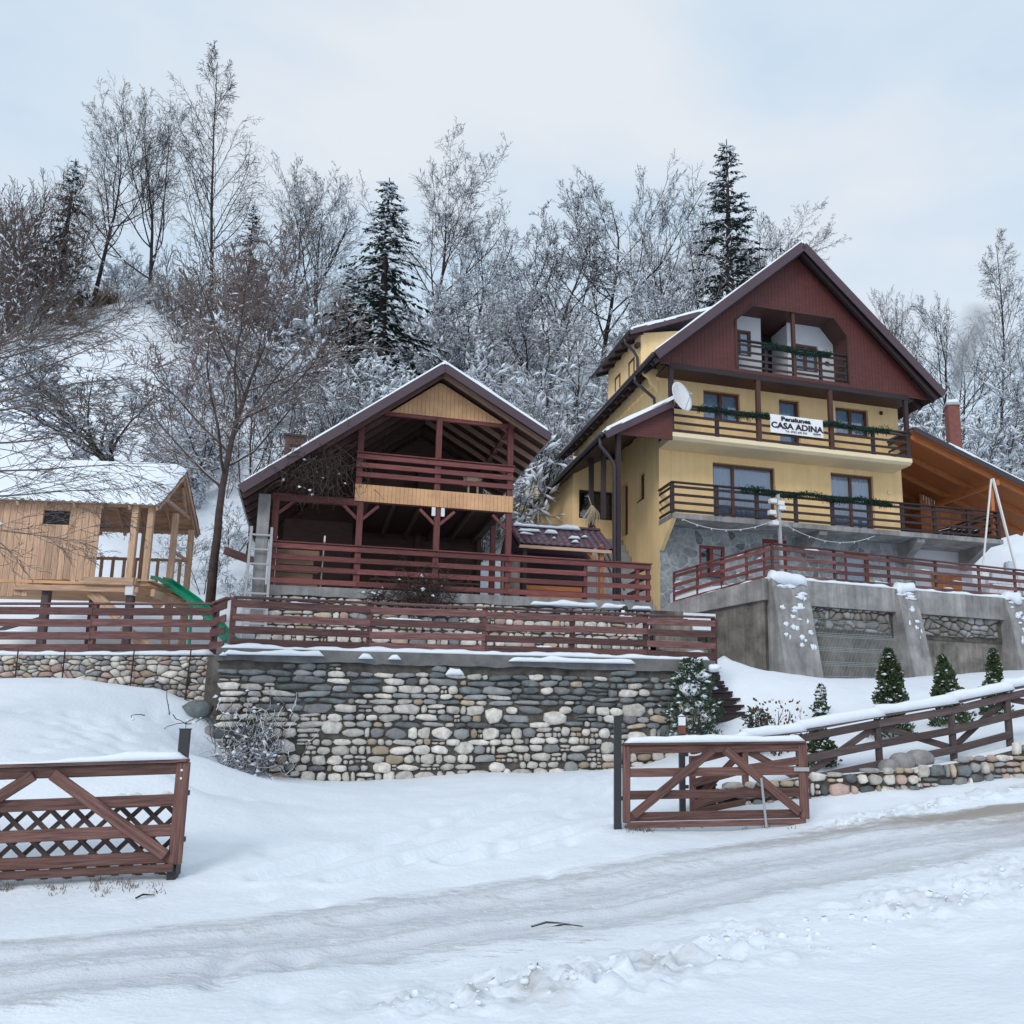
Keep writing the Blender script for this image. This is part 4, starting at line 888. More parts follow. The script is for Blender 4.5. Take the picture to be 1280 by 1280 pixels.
# things at the pavilion
ld = in_frame('ladder', 'grey wooden ladder leaning on the concrete column at the pavilion\'s left', 'ladder', FP, 0)
for x in (-.60, -.10): board(ld, 'stile', (x, -.62, 3.6), (x + .02 - (.06 if x > -.3 else 0), -.30, 6.25), .06, .045, 'metal_grey', up=(1, 0, 0))
for k in range(7): board(ld, 'rung', (-.60, -.59 + k * .042, 3.95 + k * .35), (-.12, -.59 + k * .042, 3.95 + k * .35), .045, .03, 'metal_grey')
pl = in_frame('wooden_pole', 'thin pale pole standing behind the pavilion\'s lower rail', 'pole', FP, 0); board(pl, 'pole', (1.02, .25, 4.92), (1.05, .28, 6.1), .035, .035, 'metal_grey', up=(0, 1, 0)); board(pl, 'grip', (1.05, .28, 6.1), (1.052, .282, 6.25), .045, .045, 'metal_white', up=(0, 1, 0))
def blob(s, c, n1=7, n2=10, seed=0, rough=.15):
    rg = random.Random(seed); V = []; F = []
    for i in range(n1 + 1):
        for j in range(n2):
            k = 1 + rg.uniform(-rough, rough); V.append((c[0] + s[0] * math.sin(math.pi * i / n1) * math.cos(2 * math.pi * j / n2) * k, c[1] + s[1] * math.sin(math.pi * i / n1) * math.sin(2 * math.pi * j / n2) * k, c[2] - s[2] * math.cos(math.pi * i / n1) * k))
    for i in range(n1):
        for j in range(n2): F.append((i * n2 + j, i * n2 + (j + 1) % n2, i * n2 + n2 + (j + 1) % n2, i * n2 + n2 + j))
    return V, F
# straw reindeer-like figure on the upper deck
rd = in_frame('straw_figure', 'small pale straw animal figure behind the pavilion\'s upper rail', 'figure', FP, 0)
m = MB(); m.add(*blob((.22, .11, .12), (4.62, .25, 7.98), seed=1)); m.add(*blob((.09, .06, .08), (4.40, .2, 7.86), seed=2)); m.build('body', 'straw', rd, smooth=True)
for x in (4.5, 4.74):
    for y in (.19, .31): board(rd, 'leg', (x, y, 7.42), (x, y, 7.92), .04, .04, 'straw', up=(0, 1, 0))
m = MB(); m.tube([(4.80, .25, 7.95), (4.87, .25, 8.12), (4.86, .25, 8.18)], [.04, .03, .01], 6); m.build('tail', 'straw', rd)
for y in (.17, .25): m = MB(); m.tube([(4.40, y, 7.92), (4.37, y - .01, 8.03), (4.42, y, 8.08)], [.016, .012, .006], 5); m.build('antler', 'straw', rd)
# ---------------------------------------------------------------- tiled shelter
sh = in_frame('tiled_shelter', 'small log shelter with purple metal tile roof and melting snow', 'shelter', FP, 0)
x0, x1, yr, zr, ye, ze = 5.98, 8.72, 2.35, 7.36, 1.30, 6.60
m = MB(); nx, ny = 150, 30
for j in range(ny + 1):
    for i in range(nx + 1):
        u = i / nx; v = j / ny; x = x0 + (x1 - x0) * u
        stp = (v * 6) % 1.0; z = zr + (ze - zr) * v + .032 * abs(math.sin(math.pi * (x - x0) / .2)) + .028 * (stp ** 2)
        m.v.append((x + .10 * v * (1 if u > .5 else 1), yr + (ye - yr) * v, z))
for j in range(ny):
    for i in range(nx): a = j * (nx + 1) + i; m.f.append((a, a + 1, a + nx + 2, a + nx + 1)); m.m.append(0)
m.build('roof_tiles', 'tile_metal', sh)
m = MB(); m.add([(x0, yr, zr + .01), (x1, yr, zr + .01), (x1, 3.4, ze), (x0, 3.4, ze), (x0, yr, zr - .05), (x1, yr, zr - .05), (x1, 3.4, ze - .06), (x0, 3.4, ze - .06)], [(0, 1, 2, 3), (7, 6, 5, 4), (0, 4, 5, 1), (1, 5, 6, 2), (2, 6, 7, 3), (3, 7, 4, 0)]); m.build('rear_roof', 'tile_metal', sh)
m = MB(); m.prism([(yr - .12, zr - .02), (yr, zr + .07), (yr + .12, zr - .02)], 'x', x0 - .02, x1 + .02); m.build('ridge_cap', 'tile_metal', sh)
board(sh, 'eave_board', (x0 + .12, ye + .03, ze - .07), (x1 + .06, ye + .03, ze - .07), .09, .03, 'fresh_wood')
for x in (x0 + .02, x1 - .02): board(sh, 'barge_board', (x, yr, zr - .08), (x + .1, ye, ze - .06), .12, .03, 'dark_wood')
for a, b, v, hh, s_ in ((6.1, 8.1, .12, .07, 1), (6.2, 6.85, .38, .06, 2), (6.2, 6.62, .55, .05, 3), (6.95, 7.35, .42, .05, 4), (7.6, 7.95, .62, .05, 5), (7.62, 7.85, .82, .05, 6), (8.0, 8.2, .5, .04, 7), (7.1, 7.22, .68, .04, 8)):
    snow_ridge(sh, (a, yr + (ye - yr) * v, zr + (ze - zr) * v + .02), (b, yr + (ye - yr) * v, zr + (ze - zr) * v + .02), .26 if v > .2 else .3, hh + .04, 'snow_patch', seed=70 + s_, rag=.8)
for x, y, mt in ((6.3, 1.5, 'dark_wood'), (8.52, 1.5, 'orange_wood'), (6.3, 3.2, 'dark_wood'), (8.52, 3.2, 'dark_wood')): board(sh, 'post', (x, y, 4.88), (x, y, 6.75), .13, .13, mt, up=(0, 1, 0))
for k in range(4): board(sh, 'log', (6.35, 1.5, 5.0 + k * .14), (7.95, 1.5, 5.0 + k * .14), .13, .12, 'orange_wood')
m = MB(); m.box((6.4, 3.15, 4.9), (8.5, 3.22, 6.7)); m.build('back_wall', 'dark_wood', sh)
board(sh, 'brace', (8.5, 1.45, 6.1), (8.1, 1.45, 6.5), .09, .07, 'orange_wood')
m = MB(); m.box((5.62, 1.1, 4.88), (6.1, 1.35, 6.2)); m.build('stone_pier', 'concrete_dark', sh)
# straw besom hanging at the porch post
bs = in_frame('straw_bundle', 'pale straw bundle hanging by the dark porch window', 'bundle', FH, 0)
c = FH.onY(741, 643, 1.2)
m = MB(); rg = random.Random(4)
for k in range(70): dx_, dy_ = rg.gauss(0, .09), rg.gauss(0, .06); m.tube([(c[0] - .03 + dx_ * .15, 1.2 + dy_ * .15, c[2] + .3), (c[0] + dx_ * .9, 1.2 + dy_, c[2] + .05), (c[0] - .08 + dx_ * 1.5, 1.2 + dy_ * 1.3, c[2] - rg.uniform(.15, .42))], [.012, .016, .006], 4, False)
tag(m.build('straw_head', 'straw', bs), kind='stuff')
board(bs, 'hanger', (c[0] - .03, 1.2, c[2] + .25), (c[0] - .16, 1.2, c[2] + .62), .022, .022, 'straw', up=(0, 1, 0))

# ================================================================ playhouse
ph = in_frame('playhouse', 'unfinished pale timber playhouse on stilts with a snow-covered roof', 'playhouse', FPH, 0)
ze, zr, yr, yb = 6.36, 7.52, 1.4, 2.85; XL = -4.4
rz = lambda y: ze + (zr - ze) * (y + .18) / (yr + .18) if y < yr else zr - (zr - ze) * (y - yr) / (yb - yr)
x = XL; k = 0
while x < -1.12:
    e = min(x + .128, -1.10); zb = 4.32 if x < -2.42 else 4.68; win = -2.2 < (x + e) / 2 < -1.72
    if win:
        board(ph, 'plank', ((x + e) / 2, 0, zb), ((x + e) / 2, 0, 5.86), e - x - .005, .025, 'fresh_wood', up=(1, 0, 0)); board(ph, 'plank', ((x + e) / 2, 0, 6.16), ((x + e) / 2, 0, 6.30), e - x - .005, .025, 'fresh_wood', up=(1, 0, 0))
    else: board(ph, 'plank', ((x + e) / 2, rnd.uniform(-.004, .004), zb + rnd.uniform(-.015, .015)), ((x + e) / 2, 0, 6.30), e - x - .005, .025, 'fresh_wood', up=(1, 0, 0))
    x = e; k += 1
m = MB(); m.box((-2.22, .03, 5.82), (-1.7, .06, 6.2)); m.build('opening_shade', 'room_dark', ph)  # near-black sheet standing in for the shade inside the window opening
for k in range(0): board(ph, 'side_plank', (-1.12, .12 + k * .13, 4.68), (-1.12, .12 + k * .13, 6.3), .025, .125, 'fresh_wood', up=(1, 0, 0)) if k < 9 else None
m = MB(); m.box((XL, 2.62, 4.7), (-2.6, 2.66, 6.3)); m.build('back_wall', 'fresh_wood_plain', ph)
m = MB(); m.box((XL, -.02, 4.60), (-.0, 2.7, 4.66)); m.build('floor', 'fresh_wood_plain', ph)
for k in range(8): board(ph, 'deck_board', (-1.3 + .0, .05 + k * .35, 4.70), (.08, .05 + k * .35, 4.70), .03, .33, 'fresh_wood')
board(ph, 'edge_beam', (-1.25, -.14, 4.66), (-.28, -.14, 4.66), .16, .05, 'fresh_wood'); board(ph, 'edge_beam', (-.27, -.13, 4.67), (.1, .9, 4.67), .16, .05, 'fresh_wood'); board(ph, 'edge_beam', (-2.6, -.05, 4.50), (-.2, -.05, 4.50), .12, .08, 'fresh_wood')
board(ph, 'edge_beam', (.1, -.1, 4.44), (.1, 2.7, 4.44), .16, .08, 'fresh_wood')
for x, y, w_ in ((-.40, -.05, .13), (-.10, -.02, .12), (-.02, 1.35, .12), (.02, 2.5, .12), (-1.05, 2.55, .1)): board(ph, 'post', (x, y, 4.66), (x, y, 6.36 if y < 1 or y > 2 else 6.5), w_, w_, 'fresh_wood', up=(0, 1, 0))
for x, y in ((-.36, .02), (-2.02, .1), (-3.6, .1), (-.0, 1.4), (.02, 2.55), (-2.0, 2.5)): board(ph, 'stilt', (x, y, 3.0), (x, y, 4.6), .16, .14, 'grey_wood' if x < -.3 else 'fresh_wood', up=(0, 1, 0))
board(ph, 'stilt_foot', (-.36, -.02, 4.38), (-.36, -.02, 4.62), .2, .16, 'metal_white', up=(0, 1, 0))
board(ph, 'brace', (-1.15, .05, 4.45), (-.55, .05, 3.9), .22, .05, 'fresh_wood'); board(ph, 'brace', (-.55, .3, 3.75), (.0, .3, 3.3), .2, .05, 'fresh_wood'); board(ph, 'brace', (-.2, .6, 4.5), (.05, .6, 4.2), .18, .05, 'fresh_wood'); board(ph, 'brace', (-2.0, .1, 3.9), (-2.9, .1, 3.6), .08, .05, 'grey_wood')
for y in (2.6,):
    board(ph, 'rail', (-2.6, y, 5.62), (0, y, 5.62), .07, .05, 'fresh_wood'); board(ph, 'rail', (-2.6, y, 4.95), (0, y, 4.95), .07, .05, 'fresh_wood')
    for k in range(10): board(ph, 'baluster', (-2.45 + k * .25, y, 4.7), (-2.45 + k * .25, y, 5.6), .07, .03, 'fresh_wood', up=(1, 0, 0))
for k in range(0): board(ph, 'baluster', (.0, 1.5 + k * .26, 4.7), (.0, 1.5 + k * .26, 5.6), .07, .04, 'fresh_wood', up=(1, 0, 0))
board(ph, 'rail', (0, 1.35, 5.6), (0, 2.55, 5.6), .07, .05, 'fresh_wood')
board(ph, 'eave_beam', (XL, -.03, 6.33), (.0, -.03, 6.33), .08, .07, 'fresh_wood'); board(ph, 'eave_beam', (XL, 2.66, 6.33), (.0, 2.66, 6.33), .08, .07, 'fresh_wood')
board(ph, 'collar_tie', (.0, .05, 6.62), (.0, 2.62, 6.62), .09, .05, 'fresh_wood'); board(ph, 'collar_tie', (-1.1, .05, 6.62), (-1.1, 2.62, 6.62), .09, .05, 'fresh_wood')
for a, b in (((.0, .5, 6.60), (.0, 1.15, 7.25)), ((.0, 2.05, 6.60), (.0, 1.6, 7.2)), ((-.5, .1, 6.45), (-.5, .9, 7.1))): board(ph, 'strut', a, b, .09, .05, 'fresh_wood')
for s_, (ya, yb_) in ((1, (-.2, yr)), (-1, (yb, yr))):
    for k in range(9): 
        x = XL + .1 + k * (4.35 / 8); board(ph, 'rafter', (x, ya, rz(ya) - .10), (x, yb_, zr - .10), .1, .05, 'fresh_wood')
    n = 11
    for k in range(n):
        t0, t1 = k / n, (k + 1) / n; y0, y1 = ya + (yb_ - ya) * t0, ya + (yb_ - ya) * t1
        board(ph, 'roof_board', (XL, (y0 + y1) / 2, (rz(y0) + rz(y1)) / 2 - .035), (.08, (y0 + y1) / 2, (rz(y0) + rz(y1)) / 2 - .035), .022, math.hypot(y1 - y0, rz(y1) - rz(y0)) - .006, 'fresh_wood', up=(0, -(zr - rz(ya)) * s_, abs(yb_ - ya)))
    board(ph, 'barge_board', (.1, ya, rz(ya) - .05), (.1, yb_, zr - .05), .13, .025, 'fresh_wood')
    m = MB(); nn = 160                                     # corrugated sheet under the snow
    for i in range(nn + 1):
        x = XL - .02 + (4.55) * i / nn; wv = .016 * math.cos(i * 1.15)
        m.v += [(x, ya - .06 * s_, rz(ya) - .03 + wv), (x, yb_, zr + wv)]
    for i in range(nn): m.f.append((i * 2, i * 2 + 2, i * 2 + 3, i * 2 + 1)); m.m.append(0)
    m.build('roof_sheet', 'metal_black', ph)
    V = []; F = []; nx, ny = 60, 24
    for i in range(nx + 1):
        for j in range(ny + 1):
            u, v = i / nx, j / ny; e = min(1, min(u, 1 - u) * 20 + .02, v * 9 + .02) ** .5; x = XL + 4.52 * u; y = ya - .05 * s_ + (yb_ - ya + .05 * s_) * v
            V.append((x + .03 * (float(vnoise(y * 5, 2, 3)) - .5), y, rz(y if s_ > 0 else max(yr, y)) + .0 + (.17 * e) * (1 + .35 * float(fbm(x * 1.2, y * 1.2, 88, 3))) - (.02 if v < .02 else 0)))
    for i in range(nx):
        for j in range(ny): a = i * (ny + 1) + j; F.append((a, a + ny + 1, a + ny + 2, a + 1))
    m = MB(); m.add(V, F); m.build('roof_snow', 'snow_cap', ph, smooth=True)
# slide
sl = thing('slide', 'green plastic slide descending from the playhouse to the fence corner', 'slide')
P = [Vector(atd(196, 724, 20.2)), Vector(atd(206, 726, 19.95)), Vector(atd(222, 737, 19.6)), Vector(atd(240, 750, 19.2)), Vector(atd(256, 764, 18.9)), Vector(atd(270, 780, 18.6)), Vector(atd(281, 795, 18.35)), Vector(atd(290, 803, 18.1))]
def channel(P, prof):
    m = MB(); k = len(prof)
    for i, p in enumerate(P):
        t = (P[min(i + 1, len(P) - 1)] - P[max(i - 1, 0)]).normalized(); s_ = t.cross(Vector((0, 0, 1))).normalized(); u = s_.cross(t)
        m.v += [tuple(p + s_ * a + u * b) for a, b in prof]
    for i in range(len(P) - 1):
        for j in range(k): m.f.append((i * k + j, i * k + (j + 1) % k, i * k + k + (j + 1) % k, i * k + k + j)); m.m.append(0)
    m.f += [tuple(range(k)), tuple(len(P) * k - 1 - q for q in range(k))]; m.m += [0, 0]; return m
channel(P, [(-.12, 0), (.12, 0), (.12, .07), (.145, .07), (.145, -.02), (-.145, -.02), (-.145, .07), (-.12, .07)]).build('chute', 'green_plastic', sl)
m = MB(); m.beam(P[3] + Vector((0, 0, -.02)), P[3] + Vector((0, .05, -1.0)), .05, .05, up=(1, 0, 0)); m.build('support', 'green_plastic', sl)
# ================================================================ guesthouse
hs = in_frame('guesthouse', 'tall yellow guesthouse with balconies and a dark wooden gable', 'house', FH, 0)
ZB, Z1, Z2, Z3 = 4.9, 8.35, 11.02, 13.32        # yard, lower balcony floor, upper balcony floor, gable foot
def wall_holes(x0, x1, z0, z1, y, holes, depth, mat, name='wall', parent=hs, axis='y'):
    xs_ = sorted({x0, x1, *[h[0] for h in holes], *[h[1] for h in holes]}); zs_ = sorted({z0, z1, *[h[2] for h in holes], *[h[3] for h in holes]})
    m = MB()
    f3 = (lambda a, b, c: (a, b, c)) if axis == 'y' else (lambda a, b, c: (b, a, c))
    for a, b in zip(xs_[:-1], xs_[1:]):
        for c, d in zip(zs_[:-1], zs_[1:]):
            cx, cz = (a + b) / 2, (c + d) / 2
            if any(h[0] < cx < h[1] and h[2] < cz < h[3] for h in holes): continue
            m.add([f3(a, y, c), f3(b, y, c), f3(b, y, d), f3(a, y, d)], [(0, 1, 2, 3)])
    for h in holes:
        for (p, q) in (((h[0], h[2]), (h[1], h[2])), ((h[1], h[2]), (h[1], h[3])), ((h[1], h[3]), (h[0], h[3])), ((h[0], h[3]), (h[0], h[2]))):
            m.add([f3(p[0], y, p[1]), f3(q[0], y, q[1]), f3(q[0], y + depth, q[1]), f3(p[0], y + depth, p[1])], [(0, 1, 2, 3)])
    return m.build(name, mat, parent, fix=False)
def window(parent, x0, x1, z0, z1, y, n, fm='frame_brown', curtain=True, fw=.075, name='window', axis='y', splits=None, sill=True):
    f3 = (lambda a, b, c: (a, b, c)) if axis == 'y' else (lambda a, b, c: (b, a, c))
    def bx(m, a, b): 
        p, q = f3(*a), f3(*b); m.box([min(s, t) for s, t in zip(p, q)], [max(s, t) for s, t in zip(p, q)])
    m = MB(); e = [x0] + [x0 + (x1 - x0) * t for t in (splits or [k / n for k in range(1, n)])] + [x1]
    bx(m, (x0, y, z0), (x1, y + .07, z0 + fw)); bx(m, (x0, y, z1 - fw), (x1, y + .07, z1))
    for k, x in enumerate(e):
        a, b = (x, x + fw) if k == 0 else ((x - fw, x) if k == len(e) - 1 else (x - fw * .7, x + fw * .7)); bx(m, (a, y + .002, z0 + fw), (b, y + .072, z1 - fw))
    o = m.build(name, fm, parent)
    for a, b in zip(e[:-1], e[1:]):
        g = MB(); c = [f3(a + .03, y + .04, z0 + .03), f3(b - .03, y + .04, z0 + .03), f3(b - .03, y + .04, z1 - .03), f3(a + .03, y + .04, z1 - .03)]; g.add(c, [(0, 1, 2, 3)]); g.build('pane', 'glass', o, fix=False)
    if curtain:
        g = MB(); nn = max(12, int((x1 - x0) * 40))
        for k in range(nn + 1):
            x = x0 + .04 + (x1 - x0 - .08) * k / nn; yy = y + .13 + .016 * math.sin(k * 1.25) + .01 * math.sin(k * .53); g.v += [f3(x, yy, z0 + .02), f3(x, yy, z1 - .02)]
        for k in range(nn): g.f.append((2 * k, 2 * k + 2, 2 * k + 3, 2 * k + 1)); g.m.append(0)
        g.build('curtain', 'curtain', o, smooth=True, fix=False)
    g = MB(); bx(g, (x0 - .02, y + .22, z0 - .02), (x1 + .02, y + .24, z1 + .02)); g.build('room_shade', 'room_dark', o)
    if sill: s_ = MB(); bx(s_, (x0 - .04, y - .17, z0 - .05), (x1 + .04, y + .0, z0 - .015)); s_.build('sill', 'fascia', o)
    return o
# front walls
hs_up = [(1.66, 3.05, 12.10, 13.13), (4.58, 5.40, 11.10, 13.15), (6.88, 8.26, 12.12, 13.14)]
wall_holes(0, 9.55, Z2 - .2, Z3 + .5, 0, hs_up, .16, 'render_yellow', 'upper_wall')
hs_mid = [(1.96, 4.32, 8.45, 10.55), (6.56, 8.32, 8.45, 10.62)]
wall_holes(0, 9.55, Z1 - .15, Z2 - .2, 0, hs_mid, .16, 'render_yellow', 'middle_wall')
window(hs, 1.66, 3.05, 12.10, 13.13, .12, 2); window(hs, 4.58, 5.40, 11.10, 13.15, .12, 1, name='balcony_door', sill=False); window(hs, 6.88, 8.26, 12.12, 13.14, .12, 2)
window(hs, 1.96, 4.32, 8.45, 10.55, .12, 3, splits=[.34], name='balcony_door', sill=False); window(hs, 6.56, 8.32, 8.45, 10.62, .12, 2, name='balcony_door', sill=False)
# left side wall, right wall, rear
RIX, RIZ, EZ, EL, ER, RY0, RY1 = 4.78, 18.27, 13.45, -.74, 10.27, -1.72, 10.4
rs = (RIZ - EZ) / (RIX - EL); hr = lambda x: RIZ - abs(x - RIX) * rs
wall_holes(0, 10.0, ZB, hr(0) - .15, 0, [(1.40, 2.1, 9.5, 10.46), (3.15, 3.85, 8.55, 10.5), (2.6, 3.1, 11.9, 12.6)], .22, 'render_yellow', 'side_wall', axis='x')
window(hs, 1.45, 2.1, 9.5, 10.46, .14, 1, axis='x', curtain=False); window(hs, 2.6, 3.1, 11.9, 12.6, .14, 1, axis='x')
m = MB(); m.box((.15, 3.15, 8.55), (.2, 3.85, 10.5)); m.build('side_door', 'frame_brown', hs)
m = MB(); m.add([(9.55, 0, ZB), (9.55, 10, ZB), (9.55, 10, hr(9.55) - .15), (9.55, 0, hr(9.55) - .15), (0, 10, ZB), (0, 10, hr(0) - .15), (4.78, 10, RIZ - .2)], [(0, 1, 2, 3), (1, 4, 5, 6, 2)]); m.build('rear_wall', 'render_yellow', hs, fix=False)
# scalloped cream cornice under the left eave
m = MB()
for k in range(22):
    y = -.05 + k * .46; c0 = y + .23
    P = [(y, 13.62), (y + .46, 13.62)] + [(c0 + .23 * math.cos(a), 13.30 - .13 * math.sin(a)) for a in (0, .5, 1.0, 1.57, 2.14, 2.64, 3.14)]
    m.prism(P, 'x', -.10, -.005)
m.build('scalloped_cornice', 'render_yellow', hs)
m = MB(); m.prism([(-.02, 13.62), (-.5, 13.62), (-.62, 13.5), (-.5, 13.38), (-.36, 13.3), (-.3, 13.12), (-.14, 13.0), (-.02, 12.8)], 'y', -.03, .12); m.build('corner_bracket', 'render_yellow', hs)
# basement: flagstone cladding
gh = [(1.41, 2.35, 6.62, 7.64), (3.76, 4.70, 5.86, 8.02), (6.96, 7.98, 5.86, 7.74)]
bw = wall_holes(0, 9.9, ZB, Z1 - .15, .02, gh, .2, 'flag_joint', 'stone_clad_wall')
def flags():
    rg = random.Random(5); pts = [(rg.uniform(0, 9.9), rg.uniform(ZB, 8.2)) for _ in range(230)]
    def bound(x, z): return [(max(0.01, x - 1.2), max(ZB, z - 1)), (min(9.9, x + 1.2), max(ZB, z - 1)), (min(9.9, x + 1.2), min(8.18, z + 1)), (max(0.01, x - 1.2), min(8.18, z + 1))]
    for pl in voronoi(pts, bound):
        if len(pl) < 3: continue
        for h in gh:
            cx = sum(p[0] for p in pl) / len(pl); cz = sum(p[1] for p in pl) / len(pl)
            if max(p[0] for p in pl) > h[0] and min(p[0] for p in pl) < h[1] and max(p[1] for p in pl) > h[2] and min(p[1] for p in pl) < h[3]:
                d = [(cx - h[0], (1, 0, h[0])), (h[1] - cx, (-1, 0, -h[1])), (cz - h[2], (0, 1, h[2])), (h[3] - cz, (0, -1, -h[3]))]
                e = min(d, key=lambda q: q[0])[1]; pl = clip(pl, *e) 
                if len(pl) < 3: break
        if len(pl) < 3: continue
        c, r, tot = round_cell(pl, .016, 8, .12)
        if tot < .35: continue
        me = bpy.data.meshes.new('flagstone'); n = 8; dp = rg.uniform(.004, .014)
        vs = [(p[0] - c[0], 0, p[1] - c[1]) for p in r] + [((p[0] - c[0]) * .95, -dp, (p[1] - c[1]) * .95) for p in r]
        me.from_pydata(vs, [], [(i, (i + 1) % n, n + (i + 1) % n, n + i) for i in range(n)] + [tuple(range(n, 2 * n))]); me.materials.append(MATS[rg.choice(('flagstone',) * 8 + ('stone_slate',))]); me.update()
        o = bpy.data.objects.new('flagstone', me); COL.objects.link(o); o.parent = bw; o.location = (c[0], .017, c[1])
flags()
window(hs, 1.41, 2.35, 6.62, 7.64, .06, 2, 'frame_red', False, .09); window(hs, 3.76, 4.70, 5.86, 8.02, .06, 1, 'frame_red', False, .11, name='cellar_door', sill=False); window(hs, 6.96, 7.98, 5.86, 7.74, .06, 1, 'frame_red', True, .13, name='cellar_door', sill=False)
m = MB(); m.prism([(-1.18, 8.2), (0, 8.2), (0, 7.35), (-.08, 7.35)], 'x', -.02, .12); m.build('corner_corbel', 'render_yellow', hs)
for x in (5.3, 9.2): m = MB(); m.prism([(-1.15, 8.17), (0.0, 8.17), (0.0, 7.5), (-.15, 7.45), (-1.15, 8.02)], 'x', x, x + .3); m.build('balcony_corbel', 'concrete', hs)
m = MB(); m.box((9.95, 0.6, ZB), (12.9, .8, 8.2)); m.build('annex_wall', 'render_white', hs)
m = MB(); m.box((11.03, .55, 5.86), (12.35, .6, 7.3)); d_ = m.build('wooden_door', 'fresh_wood_plain', hs)
for k in range(9): board(d_, 'door_board', (11.1 + k * .147, .535, 5.9), (11.1 + k * .147, .535, 7.26), .14, .03, 'orange_wood', up=(1, 0, 0))
# balcony slabs
m = MB(); m.box((-.02, -1.22, Z1 - .17), (12.85, .02, Z1 - .005)); m.build('balcony_slab', 'concrete', hs)
m = MB(); m.prism([(0, Z1 - .16), (12.85, Z1 - .16), (12.85, Z1 - .05), (12.4, Z1 - .52), (10.6, Z1 - .30), (9.6, Z1 - .19)], 'y', -1.0, .6) if False else m.box((9.57, .02, Z1 - .17), (12.85, 3.5, Z1 - .005)); m.build('balcony_slab', 'concrete', hs)
m = MB(); m.prism([(-1.0, Z1 - .17), (.5, Z1 - .17), (.5, Z1 - .9)], 'x', 12.3, 12.6); m.build('balcony_corbel', 'concrete', hs)
m = MB(); m.prism([(0, Z2 - .22), (-.02, Z2 - .0), (-1.22, Z2 - .0), (-1.22, Z2 - .14), (-1.1, Z2 - .22)], 'x', -.02, 9.14); m.build('balcony_slab', 'render_cream', hs)
# balcony rails
def rails(xs_, zf, zs_, top, y, mat='dark_wood', pw=.13, W=.085, parent=hs):
    for x in xs_: board(parent, 'rail_post', (x, y, zf), (x, y, top - .02), pw, .09, mat, up=(1, 0, 0))
    for z in zs_: board(parent, 'rail', (xs_[0], y - .055, z), (xs_[-1], y - .055, z), W, .03, mat)
    board(parent, 'handrail', (xs_[0] - .06, y - .03, top), (xs_[-1] + .06, y - .03, top), .05, .13, mat)
rails((0, 1.62, 3.16, 5.95, 7.62, 9.06), Z2, (11.88, 11.62, 11.36, 11.10), 11.99, -1.12)
rails((0, 1.55, 3.0, 4.45, 5.85, 7.3, 8.65, 10.0, 11.45, 12.75), Z1, (9.22, 8.96, 8.70, 8.44), 9.37, -1.12)
for zf, zs_, top, yb_, x in ((Z2, (11.88, 11.62, 11.36, 11.10), 11.99, 0, 0), (Z1, (9.22, 8.96, 8.70, 8.44), 9.37, 0, 0), (Z2, (11.88, 11.62, 11.36, 11.10), 11.99, 0, 9.06), (Z1, (9.22, 8.96, 8.70, 8.44), 9.37, 3, 12.75)):
    for z in zs_: board(hs, 'rail', (x, -1.15, z), (x, yb_, z), .085, .03, 'dark_wood')
    board(hs, 'handrail', (x, -1.15, top), (x, yb_, top), .05, .12, 'dark_wood')
for x in (0, 3.16, 5.95, 9.06): board(hs, 'balcony_column', (x, -1.12, Z2), (x, -1.12, Z3 + .05), .15, .15, 'brown_wood' if 0 < x < 9 else 'dark_wood', up=(0, 1, 0))
# gable
lo_g = lambda x: Z3
hi_g = lambda x: hr(x) - .22
LG = [(2.35, 13.52), (2.35, 15.25), (3.0, 15.88), (6.2, 15.92), (6.72, 15.3), (6.72, 13.52)]
def lg_top(x): return 15.25 + (x - 2.35) / .65 * .63 if x < 3 else (15.9 if x < 6.2 else 15.92 - (x - 6.2) / .52 * .62)
def holef(x):
    if 2.35 < x < 6.72: return [(lo_g, lambda q: 13.52), (lambda q: lg_top(min(max(q, 2.35), 6.72)), hi_g)]
    return [(lo_g, hi_g)]
planks('gable_boarding', hs, -.42, 9.98, .135, lo_g, hi_g, -1.2, 'gable_wood', seed=9, hole=holef)
board(hs, 'gable_beam', (-.05, -1.1, Z3 - .02), (9.2, -1.1, Z3 - .02), .2, .22, 'dark_wood')
for a, b in zip(LG, LG[1:]): board(hs, 'loggia_trim', (a[0], -1.21, a[1]), (b[0], -1.21, b[1]), .06, .06, 'brown_wood')
m = MB(); m.box((2.3, -1.17, 13.42), (6.77, 1.2, 13.5)); m.build('loggia_floor', 'concrete', hs)
m = MB(); m.prism([(2.3, 15.3), (3.0, 15.95), (6.2, 15.98), (6.77, 15.35), (6.77, 16.1), (2.3, 16.1)], 'y', -1.16, 1.2); m.build('loggia_ceiling', 'brown_wood', hs)
m = MB(); m.box((2.22, -1.16, 13.5), (2.33, .2, 15.5)); m.build('loggia_cheek', 'brown_wood', hs); m = MB(); m.box((6.74, -1.16, 13.5), (6.85, .2, 15.5)); m.build('loggia_cheek', 'brown_wood', hs)
m = MB(); m.box((-.1, -1.0, Z3 + .02), (9.55, -.002, Z3 + .07)); m.build('balcony_ceiling', 'brown_wood', hs)
lw = wall_holes(2.32, 3.82, 13.5, 16.0, -.25, [(2.55, 3.42, 14.45, 15.42)], .12, 'render_white', 'loggia_wall'); rw = wall_holes(4.86, 6.76, 13.5, 16.0, -.25, [(5.15, 6.1, 14.2, 15.22)], .12, 'render_white', 'loggia_wall')
